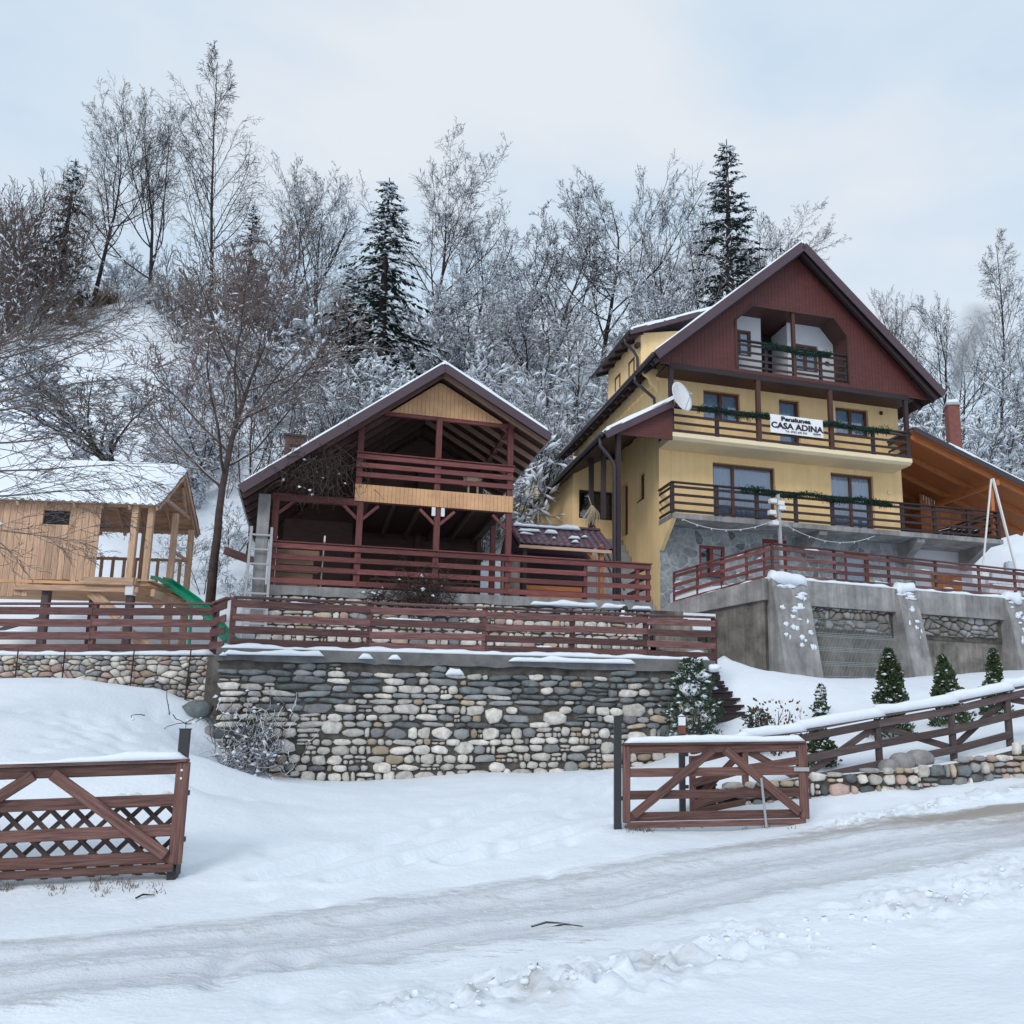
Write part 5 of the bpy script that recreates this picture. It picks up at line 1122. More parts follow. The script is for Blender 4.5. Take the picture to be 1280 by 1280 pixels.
m = MB(); m.box((3.80, -.25, 13.5), (3.82, 1.0, 15.9)); m.box((4.86, -.249, 13.5), (4.88, 1.0, 15.9)); m.build('loggia_reveal', 'render_white', hs); m = MB(); m.box((3.8, .9, 13.5), (4.9, 1.0, 15.9)); m.build('loggia_back', 'room_dark', hs)
window(hs, 2.55, 3.42, 14.45, 15.42, -.19, 2, fw=.08, sill=False); window(hs, 5.15, 6.1, 14.2, 15.22, -.19, 2, fw=.08, sill=False)
m = MB(); m.box((6.38, -.30, 14.55), (6.52, -.25, 14.68)); m.build('vent', 'metal_black', hs); m = MB(); m.box((8.75, -.06, 13.02), (8.86, -.0, 13.15)); m.build('vent', 'metal_black', hs); m = MB(); m.box((8.9, -.04, 10.0), (9.04, 0, 10.14)); m.build('vent', 'render_cream', hs)
board(hs, 'loggia_column', (4.60, -1.12, 13.5), (4.60, -1.12, 15.95), .14, .12, 'brown_wood', up=(0, 1, 0))
rails((2.42, 3.52, 4.60, 5.65, 6.68), 13.5, (14.42, 14.16, 13.90, 13.66), 14.58, -1.1, W=.08, pw=.11)
# main roof
for xa, xb in ((EL, RIX), (ER, RIX)):
    za, zb = hr(xa), hr(xb)
    roof_slab(hs, 'roof_boarding', [(xa, za - .16), (xb, zb - .16), (xb, zb - .06), (xa, za - .06)], RY0 + .06, RY1, 'dark_wood')
    roof_slab(hs, 'roof_sheet', [(xa + (-.04 if xa < 0 else .04), za - .058), (xb, zb - .058), (xb, zb), (xa + (-.04 if xa < 0 else .04), za)], RY0 - .03, RY1 + .03, 'fascia')
    board(hs, 'fascia_board', (xa, RY0 - .05, za - .12), (xb, RY0 - .05, zb - .12), .30, .04, 'fascia')
    board(hs, 'barge_rafter', (xa * .98, RY0 + .16, za - .25), (xb, RY0 + .16, zb - .25), .16, .14, 'dark_wood')
    for k in range(16):
        y = RY0 + .5 + k * .74; s_ = 1 if xa < 0 else -1
        board(hs, 'rafter_tail', (xa + .04 * s_, y, za - .22), (xa + .9 * s_, y, za - .22 + .86 * rs), .13, .1, 'dark_wood')
roof_snow(hs, EL - .03, hr(EL - .03), RIX, RIZ, RY0 - .05, RY1, .15, 7); roof_snow(hs, ER - .04, hr(ER), RIX, RIZ, RY0 + .04, RY1, .07, 8)
def gutter(parent, x, z, y0, y1, r=.075):
    m = MB(); m.tube([(x, y0, z), (x, y1, z)], r, 10); return m.build('gutter', 'gutter', parent, smooth=True)
gutter(hs, EL - .08, EZ - .07, RY0 + .02, RY1)
def pipe(parent, pts, r=.055): m = MB(); m.tube(pts, r, 9); return m.build('downpipe', 'gutter', parent, smooth=True)
pipe(hs, [(EL - .08, .05, EZ - .1), (EL - .08, .05, EZ - .35), (-.55, .05, EZ - .55), (-.14, .05, EZ - .85), (-.12, .05, EZ - 1.1), (-.12, .05, 11.6)])
# dormer
dx = .55; dz = lambda x: 16.32 + (x - .05) * .41
m = MB(); 
m.add([(dx, 3.2, hr(dx) - .1), (dx, 7.2, hr(dx) - .1), (dx, 7.2, dz(dx) - .1), (dx, 3.2, dz(dx) - .1), (3.4, 3.2, hr(3.4) - .05), (3.4, 7.2, hr(3.4) - .05)], [(0, 1, 2, 3), (0, 3, 4), (1, 5, 2)]); m.build('dormer_wall', 'render_yellow', hs, fix=False)
for ya, yb_ in ((3.9, 4.55), (5.6, 6.25)): window(hs, ya, yb_, 15.05, 15.75, dx - .03, 1, axis='x', curtain=False, sill=False)
roof_slab(hs, 'dormer_roof', [(-.0, dz(0) - .08), (3.55, dz(3.55) - .08), (3.55, dz(3.55)), (-.0, dz(0))], 2.85, 7.6, 'fascia')
board(hs, 'fascia_board', (-.02, 2.83, dz(0) - .07), (3.4, 2.83, dz(3.4) - .07), .20, .04, 'fascia')
for k in range(6): board(hs, 'rafter_tail', (.04, 3.1 + k * .82, dz(.04) - .15), (.6, 3.1 + k * .82, dz(.6) - .15), .11, .09, 'dark_wood')
roof_snow(hs, .02, dz(.02), 3.4, dz(3.4), 2.80, 7.5, .15, 9); gutter(hs, -.06, dz(0) - .06, 2.85, 7.6, .06)
m = MB(); m.tube([(.42, 3.1, 15.92), (.42, 3.35, 15.92)], .1, 10); m.build('purlin_end', 'dark_wood', hs)
pipe(hs, [(-.05, 3.3, dz(0) - .1), (-.05, 3.3, dz(0) - .3), (.3, 3.3, dz(0) - .6), (.45, 3.3, dz(0) - .85), (.45, 3.3, 14.7)])
# porch on the left side
pz = lambda x: 12.06 + x * .575
roof_slab(hs, 'porch_roof', [(-2.35, pz(-2.35) - .07), (.0, pz(0) - .07), (.0, pz(0)), (-2.35, pz(-2.35))], -1.36, 9.2, 'fascia')
roof_slab(hs, 'porch_soffit', [(-2.3, pz(-2.3) - .17), (-.02, pz(0) - .17), (-.02, pz(0) - .075), (-2.3, pz(-2.3) - .075)], -1.3, 9.2, 'dark_wood')
board(hs, 'fascia_board', (-2.33, -1.40, pz(-2.33) - .10), (-.06, -1.40, pz(-.06) - .10), .25, .04, 'fascia')
roof_snow(hs, -2.32, pz(-2.32), -.02, pz(-.02), -1.42, 9.1, .14, 10); gutter(hs, -2.42, pz(-2.35) - .06, -1.34, 9.2)
m = MB(); m.prism([(-1.95, pz(-1.95) - .2), (-.06, pz(-.06) - .2), (-.06, 10.75), (-.06, 10.7)], 'y', -1.2, -1.12) if False else m.prism([(-2.0, pz(-2.0) - .17), (0, pz(0) - .17), (0, 10.75)], 'y', -1.22, -1.17); m.build('porch_gable', 'gable_wood', hs)
for x, y in ((-1.82, -1.12), (-1.75, .6), (-1.78, 1.9)): board(hs, 'porch_post', (x, y, 4.9 if y < 0 else 8.4), (x, y, pz(x) - .17), .17, .15, 'dark_wood', up=(0, 1, 0))
pipe(hs, [(-2.42, -1.15, pz(-2.4) - .1), (-2.42, -1.15, pz(-2.4) - .35), (-2.1, -1.2, pz(-2.4) - .75), (-1.97, -1.2, pz(-2.4) - 1.0), (-1.97, -1.2, 6.0), (-1.97, -1.2, 5.0)], .06)
# wing under the porch roof
wall_holes(-1.9, 0, 6.0, pz(-1.0), 3.8, [(-1.66, -.36, 9.17, 10.25)], .15, 'render_yellow', 'wing_wall'); window(hs, -1.66, -.36, 9.17, 10.25, 3.9, 1, 'dark_wood', False, .08, sill=False)
m = MB(); m.add([(-1.9, 3.8, 6), (-1.9, 9.0, 6), (-1.9, 9.0, pz(-1.9) - .16), (-1.9, 3.8, pz(-1.9) - .16)], [(0, 1, 2, 3)]); m.build('wing_wall', 'render_yellow', hs, fix=False)
m = MB(); m.box((-1.88, 3.95 - .15, 4.9), (-.02, 3.95, 8.5)) if False else m.box((-1.88, 2.9, 4.9), (-1.26, 3.79, 8.46)); m.build('porch_floor', 'step_grey', hs)
# rear lean-to roof peeping out
rr = lambda x: 11.75 + (x + 3.6) * .45
roof_slab(hs, 'rear_roof', [(-3.9, rr(-3.9) - .1), (-1.95, rr(-1.95) - .1), (-1.95, rr(-1.95)), (-3.9, rr(-3.9))], 8.9, 12, 'fascia'); board(hs, 'fascia_board', (-3.9, 8.87, rr(-3.9) - .07), (-1.95, 8.87, rr(-1.95) - .07), .2, .03, 'fascia'); roof_snow(hs, -3.9, rr(-3.9), -1.95, rr(-1.95), 8.9, 12, .1, 11)
m = MB(); m.box((-3.3, 9.2, 7.5), (-1.92, 11.5, rr(-3.3) - .1)); m.build('rear_wing', 'render_yellow', hs)
# outside stair along the side wall
for k in range(14): 
    m = MB(); y = -.25 + k * .3; z = 5.05 + k * .26; m.box((-1.25, y, 4.87), (-.02, y + .302, z)); m.build('stair_step', 'step_grey', hs)
m = MB(); m.prism([(-.2, 4.95), (3.9, 8.5), (3.9, 8.62), (-.2, 5.07)], 'x', -1.32, -1.27); m.build('stair_string', 'metal_grey', hs)
for dz_ in (.45, .85): board(hs, 'stair_rail', (-1.3, -.2, 5.1 + dz_), (-1.3, 3.8, 8.5 + dz_), .06, .04, 'dark_wood')
# carport roof on the right
cz = lambda x: 12.12 - (x - 9.15) * .345
roof_slab(hs, 'carport_roof', [(9.12, cz(9.12) - .07), (16.5, cz(16.5) - .07), (16.5, cz(16.5)), (9.12, cz(9.12))], -1.4, 9, 'fascia')
roof_slab(hs, 'carport_boarding', [(9.12, cz(9.12) - .11), (16.5, cz(16.5) - .11), (16.5, cz(16.5) - .073), (9.12, cz(9.12) - .073)], -1.35, 9, 'orange_wood')
board(hs, 'fascia_board', (9.15, -1.43, cz(9.15) - .07), (16.5, -1.43, cz(16.5) - .07), .2, .035, 'gutter')
for k in range(7): board(hs, 'carport_rafter', (9.2, -1.1 + k * 1.35, cz(9.2) - .22), (16.4, -1.1 + k * 1.35, cz(16.4) - .22), .2, .11, 'orange_wood')
board(hs, 'carport_beam', (12.75, -1.3, cz(12.75) - .42), (12.75, 8, cz(12.75) - .42), .2, .14, 'orange_wood')
roof_snow(hs, 10.6, cz(10.6), 16.4, cz(16.4), -1.45, 8.9, .13, 12)
for k in range(14): board(hs, 'wall_plank', (12.05 + k * .14, 2.2, Z1), (12.05 + k * .14, 2.2, cz(12 + k * .14) - .3), .135, .03, 'orange_wood', up=(1, 0, 0))
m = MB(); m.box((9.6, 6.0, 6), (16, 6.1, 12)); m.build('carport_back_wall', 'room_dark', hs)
for k in range(6): board(hs, 'icicle_lamp', (12.1 + k * .13, 2.12, cz(12.1 + k * .13) - .32), (12.1 + k * .13, 2.12, cz(12.1) - .55 - .12 * (k % 3)), .03, .02, 'metal_white', up=(1, 0, 0))
board(hs, 'carport_post', (12.75, -.9, Z1), (12.75, -.9, cz(12.75) - .5), .14, .14, 'orange_wood', up=(0, 1, 0))
# ---------------------------------------------------------------- things on and by the house
sg = in_frame('banner', 'white banner reading Pensiunea Casa Adina hung on the upper balcony rail', 'banner', FH, 0)
m = MB(); nn = 24
for i in range(nn + 1):
    x = 3.53 + 2.02 * i / nn; yy = -1.245 - .008 * math.sin(i * .9); m.v += [(x, yy, 11.39), (x, yy, 12.03), (x, yy - .004, 12.03), (x, yy - .004, 11.39)]
for i in range(nn):
    for q in range(4): m.f.append((i * 4 + q, i * 4 + (q + 1) % 4, i * 4 + 4 + (q + 1) % 4, i * 4 + 4 + q)); m.m.append(0)
m.build('sheet', 'banner', sg)
def text(parent, s_, x, z, size, wx=1.0, bold=0.0, y=-1.265, name='lettering'):
    cu = bpy.data.curves.new('t', 'FONT'); cu.body = s_; cu.size = size; cu.align_x = 'CENTER'; cu.extrude = .0015; cu.offset = bold; cu.resolution_u = 3
    o = bpy.data.objects.new('t', cu); COL.objects.link(o); bpy.context.view_layer.update()
    me = bpy.data.meshes.new_from_object(o.evaluated_get(bpy.context.evaluated_depsgraph_get())); bpy.data.objects.remove(o)
    me.materials.clear(); me.materials.append(MATS['ink']); q = bpy.data.objects.new(name, me); COL.objects.link(q); q.parent = parent
    q.location = (x, y, z); q.rotation_euler = (R(90), 0, 0); q.scale = (wx, 1, 1); return q
text(sg, 'Pensiunea', 4.50, 11.835, .21, 1.35, .009); text(sg, 'CASA ADINA', 4.54, 11.565, .285, 1.18, .010); text(sg, 'Tel. 0762 690 553', 4.50, 11.445, .095, 1.2, .001); text(sg, '***', 5.30, 11.36, .22, 1.1, .008)
dh = in_frame('satellite_dish', 'white satellite dish mounted at the left end of the upper balcony', 'satellite dish', FH, 0)
c = Vector(FH.onY(850, 497, -1.5)); ax = Vector((.42, -.82, .2)).normalized(); e1 = ax.cross(Vector((0, 0, 1))).normalized(); e2 = e1.cross(ax)
m = MB(); nr, na = 6, 24
for side in (0, 1):
    for i in range(nr + 1):
        for j in range(na):
            r_ = i / nr; p = c + (e1 * math.cos(2 * math.pi * j / na) * .47 + e2 * math.sin(2 * math.pi * j / na) * .52) * r_ + ax * (.10 * r_ * r_ - .015 * side); m.v.append(tuple(p))
for side in (0, 1):
    for i in range(nr):
        for j in range(na):
            a = side * (nr + 1) * na + i * na + j; b = side * (nr + 1) * na + i * na + (j + 1) % na; m.f.append((a, b, b + na, a + na)); m.m.append(0)
o = (nr) * na
for j in range(na): m.f.append((o + j, o + (j + 1) % na, o + (nr + 1) * na + (j + 1) % na, o + (nr + 1) * na + j)); m.m.append(0)
m.build('reflector', 'metal_white', dh, smooth=True)
m = MB(); m.tube([c - ax * .02, c - ax * .15 + Vector((-.05, .05, -.1)), Vector((.02, -1.2, c.z - .25))], .025, 8); m.build('mount_arm', 'metal_grey', dh); m = MB(); m.tube([c - e2 * .5 + ax * .1, c + ax * .42 - e2 * .12], .014, 6); m.add(*blob((.05, .05, .05), tuple(c + ax * .44 - e2 * .1), 5, 8)); m.build('receiver_arm', 'metal_grey', dh)
def garland(name_lab, x0, x1, z, y, seed):
    g = in_frame('fir_garland', name_lab, 'garland', FH, 0, 'fir garlands on the balcony rails'); rg = np.random.default_rng(seed); n = int((x1 - x0) * 420)
    x = rg.uniform(x0, x1, n); zc = z - .05 + .05 * np.sin((x - x0) * 3.1) + rg.normal(0, .05, n); yc = y + rg.normal(0, .05, n)
    d = rg.normal(size=(n, 3)); d[:, 2] -= .5; d /= np.linalg.norm(d, axis=1)[:, None]; l = rg.uniform(.06, .14, n)[:, None]; s_ = np.cross(d, rg.normal(size=(n, 3))); s_ /= np.linalg.norm(s_, axis=1)[:, None]
    p = np.stack([x, yc, zc], 1); co = np.stack([p - s_ * .012, p + s_ * .012, p + d * l + s_ * .006, p + d * l - s_ * .006], 1).reshape(-1, 3)
    o = raw_mesh('needles', co, np.arange(len(co)).reshape(-1, 4), 'fir', g, smooth=False)
    m = MB(); m.tube([(x0 + (x1 - x0) * t, y, z - .05 + .05 * math.sin((x1 - x0) * t * 3.1)) for t in np.linspace(0, 1, 30)], .03, 6); m.build('stem', 'fir', g)
garland('fir garland on the upper balcony rail left of the banner', .9, 3.5, 11.97, -1.22, 1); garland('fir garland on the upper balcony rail right of the banner', 5.58, 8.3, 11.97, -1.22, 2); garland('fir garland on the lower balcony rail', 2.4, 8.2, 9.36, -1.22, 3); garland('fir garland on the attic loggia rail', 3.4, 6.0, 14.5, -1.22, 4)
lp_ = in_frame('floodlight_pole', 'grey pole with small white floodlights above the terrace corner', 'lamp post', FH, 0)
a = FH.onY(976, 690, -2.6); b = FH.onY(970, 618, -2.6)
board(lp_, 'pole', (a[0] + .03, -2.6, 5.85), (b[0] + .06, -2.6, b[2]), .12, .09, 'metal_grey', up=(0, 1, 0))
for dx_, dz_ in ((-.16, -.25), (.14, -.45), (-.2, -.62), (-.12, -.95), (.1, -.3)): m = MB(); m.box((b[0] + dx_ - .11, -2.75, b[2] + dz_ - .06), (b[0] + dx_ + .11, -2.58, b[2] + dz_ + .07)); m.build('floodlight', 'metal_white', lp_)
def cable(pts, r, label, name='string_lights'):
    t = in_frame(name, label, 'cable', FH, 0); m = MB(); q = []
    for (p0, p1, sag) in pts: q += [tuple(np.array(p0) + (np.array(p1) - np.array(p0)) * s_ - np.array([0, 0, sag * 4 * s_ * (1 - s_)])) for s_ in np.linspace(0, 1, 14)]
    m.tube(q, r, 5); m.build('wire', 'cable', t); m = MB()
    for p in q[::2]: m.add(*blob((.03, .03, .03), (p[0], p[1], p[2] - .03), 4, 6, rough=0))
    tag(m.build('bulbs', 'cable', t), kind='stuff')
cable([((.3, -1.25, 8.15), (b[0], -2.6, b[2] - .8), .35)], .012, 'thin light string sagging from the house corner to the floodlight pole'); cable([((b[0], -2.6, b[2] - .8), (7.4, -1.25, 8.1), .45)], .012, 'thin light string sagging from the floodlight pole to the right')
# leaning white poles
aw = in_frame('leaning_poles', 'pair of pale poles leaning together in front of the lower balcony', 'poles', FH, 0)
t_ = FH.onY(1239, 599, -2.2); p1 = FH.onY(1226, 700, -2.2); p2 = FH.onY(1268, 706, -2.2)
board(aw, 'pole', (p1[0] - .18, -2.2, 5.86), (t_[0], -2.2, t_[2]), .055, .055, 'metal_white', up=(0, 1, 0)); board(aw, 'pole', (p2[0] + .25, -2.26, 5.86), (t_[0] + .02, -2.26, t_[2] + .02), .09, .06, 'metal_white', up=(0, 1, 0))
wd = in_frame('log_pile', 'dark pile of stacked firewood at the right end of the lower balcony', 'firewood', FH, 0)
rg = random.Random(3)
for k in range(26):
    x = 10.9 + (k % 9) * .17 + rg.uniform(-.03, .03); z = Z1 + .07 + (k // 9) * .13; m = MB(); y = -.75 + rg.uniform(-.1, .1); m.tube([(x, y, z), (x + rg.uniform(-.04, .04), y + .6, z + rg.uniform(-.02, .02))], rg.uniform(.05, .075), 7); m.build('log', 'bark_dark', wd)
bl = in_frame('barrel', 'small blue-grey barrel standing beyond the balcony\'s right end', 'barrel', FH, 0)
c = FH.onY(1262, 680, -.2)
c = (c[0], -.1, 7.56)
m = MB(); m.tube([(c[0], -.1, 7.335), (c[0], -.1, 7.45), (c[0], -.1, 7.65), (c[0], -.1, 7.76), (c[0], -.1, 7.78)], [.19, .21, .21, .19, .16], 14); m.build('drum', 'curtain', bl, smooth=False); m = MB(); m.tube([(c[0], -.1, 7.78), (c[0], -.1, 7.81)], .05, 10); m.build('bung', 'metal_black', bl)
bk = in_frame('block_wall', 'grey hollow-block wall at the right edge beside the house', 'block wall', FH, 0)
for r_ in range(4):
    for k in range(6): board(bk, 'block', (12.95 + k * .42 + (.2 if r_ % 2 else 0), -.1, 6.0 + .21 * r_ + .6), (13.355 + k * .42 + (.2 if r_ % 2 else 0), -.1, 6.0 + .21 * r_ + .6), .2, .2, 'render_white')
board(bk, 'footing', (12.9, -.1, 6.2), (15.8, -.1, 6.2), .62, .26, 'concrete')
# chimney behind the carport
ch = thing('flue', 'tall rust-red metal flue with pale cap rising behind the carport roof', 'chimney')
a = atd(1190, 508, 39.0); m = MB(); m.box((a[0] - .26, a[1] - .2, 6), (a[0] + .26, a[1] + .3, a[2])); m.build('stack', 'brick_red', ch); m = MB(); m.box((a[0] - .32, a[1] - .26, a[2]), (a[0] + .32, a[1] + .36, a[2] + .10)); m.build('cap', 'metal_grey', ch); snow_ridge(ch, (a[0] - .28, a[1], a[2] + .10), (a[0] + .28, a[1], a[2] + .1), .5, .18, seed=91)
CHIM = a
# ================================================================ concrete terrace
ct = in_frame('concrete_terrace_wall', 'tall concrete retaining wall with sloping buttresses below the house', 'retaining wall', FT, 0)
TT = 5.86
m = MB(); m.box((-.0, .15, 1.5), (13.5, .5, 5.1)); m.build('wall_panel', 'concrete_dark', ct)
def crumbly(x0, x1, z0, z1, y, mat, seed):       # broken band of rubble showing in the wall
    masonry(rub, x0, x1, lambda x: z0 + .08 * float(vnoise(x * 2, 1, seed)), lambda x: z1 + .1 * float(vnoise(x * 2, 7, seed)), y, .3, .2, seed, lambda x, z, t, rg: rg.choice(('concrete_dark', 'concrete_dark', 'concrete', 'stone_grey')), .06, .014, 60)
rub = MB(); rub.box((.3, .12, 4.35), (13.4, .16, 5.25)); rub = rub.build('rubble_band', 'mortar', ct)
for x0, x1, s_ in ((1.2, 4.2, 81), (5.2, 8.8, 82), (9.8, 13, 83)): crumbly(x0, x1, 4.45, 5.1, .11, 'concrete_dark', s_)
m = MB(); m.box((-.06, -.05, 5.12), (13.5, .5, TT - .02)); m.build('edge_beam', 'concrete', ct)
for k, x in enumerate((-.25, 4.38, 9.0, 13.2)):
    w_ = 1.25 if k == 0 else .78
    m = MB(); P = [(-.12, TT - .03), (.3, TT - .03), (.3, 1.2), (-.95, 1.2), (-.78, 2.6)]
    m.prism(P, 'x', x, x + w_); m.build('buttress', 'concrete', ct)
    rg = random.Random(k)
    for j in range(30 if k == 0 else 16):                                    # snow stuck to the sloping face
        t = rg.random() ** 1.4; z = TT - .15 - t * (2.1 if k == 0 else 1.4); yy = -.12 - (TT - z) / (TT - 2.6) * .66 - .01; xx = x + .12 + rg.random() * (w_ - .3) + (.1 if j % 2 else 0)
        sx_, sz_ = rg.uniform(.03, .13) * (1.3 - t), rg.uniform(.02, .08)
        m = MB(); m.add(*blob((sx_ * 1.15, .022, sz_), (xx, yy, z), 6, 11, seed=j + k * 20, rough=.55)); m.build('snow_patch', 'snow_cap', ct, smooth=True)
    snow_ridge(ct, (x, .0, TT - .03), (x + w_, .0, TT - .03), .42, .2, seed=100 + k, rag=.5, overhang=.2)
snow_ridge(ct, (-.05, .12, TT - .02), (13.4, .12, TT - .02), .36, .09, seed=110, rag=.5)
# left return of the terrace
E0 = np.array(FT.loc((1.667, 27.5, 0))); 
Lr = math.hypot(E0[0], E0[1] - .2)
m = MB(); 
def quadwall(m, a, b, za0, za1, zb0, zb1, th=.35):
    d = np.array([b[0] - a[0], b[1] - a[1]]); d = d / np.linalg.norm(d); n_ = np.array([-d[1], d[0]]) * th
    V = [(a[0], a[1], za0), (b[0], b[1], zb0), (b[0], b[1], zb1), (a[0], a[1], za1)]; V += [(v[0] - n_[0], v[1] - n_[1], v[2]) for v in V]
    m.add(V, [(0, 1, 2, 3), (7, 6, 5, 4), (0, 4, 5, 1), (1, 5, 6, 2), (2, 6, 7, 3), (3, 7, 4, 0)])
quadwall(m, (E0[0], E0[1]), (-.1, .2), 2.0, 4.9, 2.0, 5.2); m.build('return_wall', 'concrete_dark', ct)
m = MB(); quadwall(m, (E0[0] - .05, E0[1] - .05), (-.1, .12), 4.9, 5.33, 5.2, TT - .04, .42); m.build('return_beam', 'concrete', ct)
m = MB(); a_ = np.array([E0[0], E0[1]]) * .62; m.box((a_[0] - .32, a_[1] - .25, 2), (a_[0] + .0, a_[1] + .2, 5.5)); m.build('pier', 'concrete_dark', ct)
snow_ridge(ct, (E0[0], E0[1], 5.32), (-.1, .12, TT - .05), .34, .10, seed=111, rag=.5)
m = MB(); tpts = [(-.1, .2), (13.4, .2), (13.4, 9), (1.5, 6.0), (E0[0] + .3, E0[1] + .8), (E0[0], E0[1])]
m.prism(tpts, 'z', 5.2, 5.80); tr = m.build('house_terrace', 'snow', None); tr.matrix_world = Matrix.Translation(Vector(FT.w(0, 0, 0))) @ Matrix.Rotation(R(26), 4, 'Z'); tag(tr, kind='structure')
tl = in_frame('terrace_railing', 'dark red railing around the concrete terrace before the house', 'railing', FT, 0)
xs_ = (0, 2.25, 4.35, 6.3, 8.2, 9.85, 12.2)
rail_fence(tl, [(x, .15, TT) for x in xs_], (.88, .62, .36, .10), .115, .035, 'fence_wood', .08, 1.0, -.05, cap=1.02, seed=21, yoff=.06)
n_ = 4; RP = [(E0[0] + (0 - E0[0]) * t, E0[1] + (.15 - E0[1]) * t, 5.33 + (TT - 5.33) * t) for t in (0, .25, .5, .75, 1)]
rail_fence(tl, RP, (.88, .62, .36, .10), .10, .035, 'red_wood', .07, 1.0, -.05, cap=1.02, post_at=(0, 1, 2, 3), seed=22, yoff=.06)
# welded wire mesh leaning on the wall
wm = in_frame('wire_mesh_panel', 'galvanised wire mesh panel leaning on the concrete wall between buttresses', 'mesh panel', FT, 0)
for grp, nm in ((0, 'vertical_wires'), (1, 'horizontal_wires')):
    m = MB()
    if grp == 0:
        for k in range(58): x = 1.22 + k * .052; m.tube([(x, -.20, 2.9), (x, .06, 4.75)], .0045, 4, False)
    else:
        for k in range(5):
            for dz_ in (0, .05, .1): z = 3.0 + k * .42 + dz_; m.tube([(1.2, -.205 + (z - 2.9) / 1.85 * .26, z), (4.22, -.205 + (z - 2.9) / 1.85 * .26, z)], .007, 4, False)
    m.build(nm, 'wire', wm)
# ================================================================ vegetation
def unit(v): return v / (np.linalg.norm(v) + 1e-9)
class Plant:
    """grows branch paths; tubes are meshed level by level"""
    def __init__(s, seed): s.rg = np.random.default_rng(seed); s.paths = []
    def path(s, p, d, L, r0, r1, n, wob, trop, lvl):
        rg = s.rg; pts = [np.array(p, float)]; d = unit(np.array(d, float)); st = L / n
        for k in range(n):
            d = unit(d + rg.normal(0, wob, 3) + np.array([0, 0, trop])); pts.append(pts[-1] + d * st)
        pts = np.array(pts); r = np.linspace(r0, r1, n + 1); s.paths.append((pts, r, lvl)); return pts, r
    def side(s, d, ang):
        rg = s.rg; a = unit(np.cross(d, rg.normal(size=3))); return unit(d * math.cos(ang) + a * math.sin(ang))
    def branch(s, p, d, L, r, lvl, S):
        maxl = S['levels']; n = S['n'][min(lvl, len(S['n']) - 1)]
        pts, rr = s.path(p, d, L, r, max(r * (.35 if lvl else .12), S['rmin']), n, S['wob'][min(lvl, len(S['wob']) - 1)], S['trop'][min(lvl, len(S['trop']) - 1)], lvl)
        if lvl >= maxl: return
        cnt = S['cnt'][lvl]; cnt = int(cnt * s.rg.uniform(.8, 1.2)) if lvl else cnt
        for k in range(cnt):
            t = S['start'][lvl] + (1 - S['start'][lvl]) * ((k + s.rg.random()) / cnt); i = min(int(t * n), n - 1); f = t * n - i
            q = pts[i] * (1 - f) + pts[i + 1] * f; dd = unit(pts[i + 1] - pts[i]); rad = rr[i] * (1 - f) + rr[i + 1] * f
            ang = S['ang'][lvl] * s.rg.uniform(.7, 1.25); nd = s.side(dd, ang)
            if lvl == 0 and nd[2] < S.get('minz', .05): nd[2] = abs(nd[2]) + S.get('minz', .05); nd = unit(nd)
            shape = S['shape'](t) if lvl == 0 else (1 - .45 * t)
            s.branch(q, nd, L * S['len'][lvl] * shape * s.rg.uniform(.75, 1.2), max(rad * S['rad'][lvl], S['rmin']), lvl + 1, S)
def tubes(paths, sides):
    CO = []; FA = []; b = 0
    for pts, r, lvl in paths:
        k = sides[min(lvl, len(sides) - 1)]; n = len(pts)
        t = np.empty_like(pts); t[1:-1] = pts[2:] - pts[:-2]; t[0] = pts[1] - pts[0]; t[-1] = pts[-1] - pts[-2]; t /= (np.linalg.norm(t, axis=1)[:, None] + 1e-9)
        ref = np.array([0, 0, 1.]) if abs(t[0, 2]) < .9 else np.array([1., 0, 0])
        a = np.cross(t, ref); a /= (np.linalg.norm(a, axis=1)[:, None] + 1e-9); c = np.cross(t, a)
        th = np.arange(k) * 2 * math.pi / k
        ring = pts[:, None, :] + (a[:, None, :] * np.cos(th)[None, :, None] + c[:, None, :] * np.sin(th)[None, :, None]) * r[:, None, None]
        CO.append(ring.reshape(-1, 3)); i = np.arange(n * k).reshape(n, k) + b
        FA.append(np.stack([i[:-1], np.roll(i[:-1], -1, 1), np.roll(i[1:], -1, 1), i[1:]], 2).reshape(-1, 4)); b += n * k
    return np.concatenate(CO), np.concatenate(FA)
_OC = np.array([[1, 0, 0], [-1, 0, 0], [0, 1, 0], [0, -1, 0], [0, 0, 1], [0, 0, -.5]], float); _OF = np.array([[0, 2, 4], [2, 1, 4], [1, 3, 4], [3, 0, 4], [2, 0, 5], [1, 2, 5], [3, 1, 5], [0, 3, 5]])
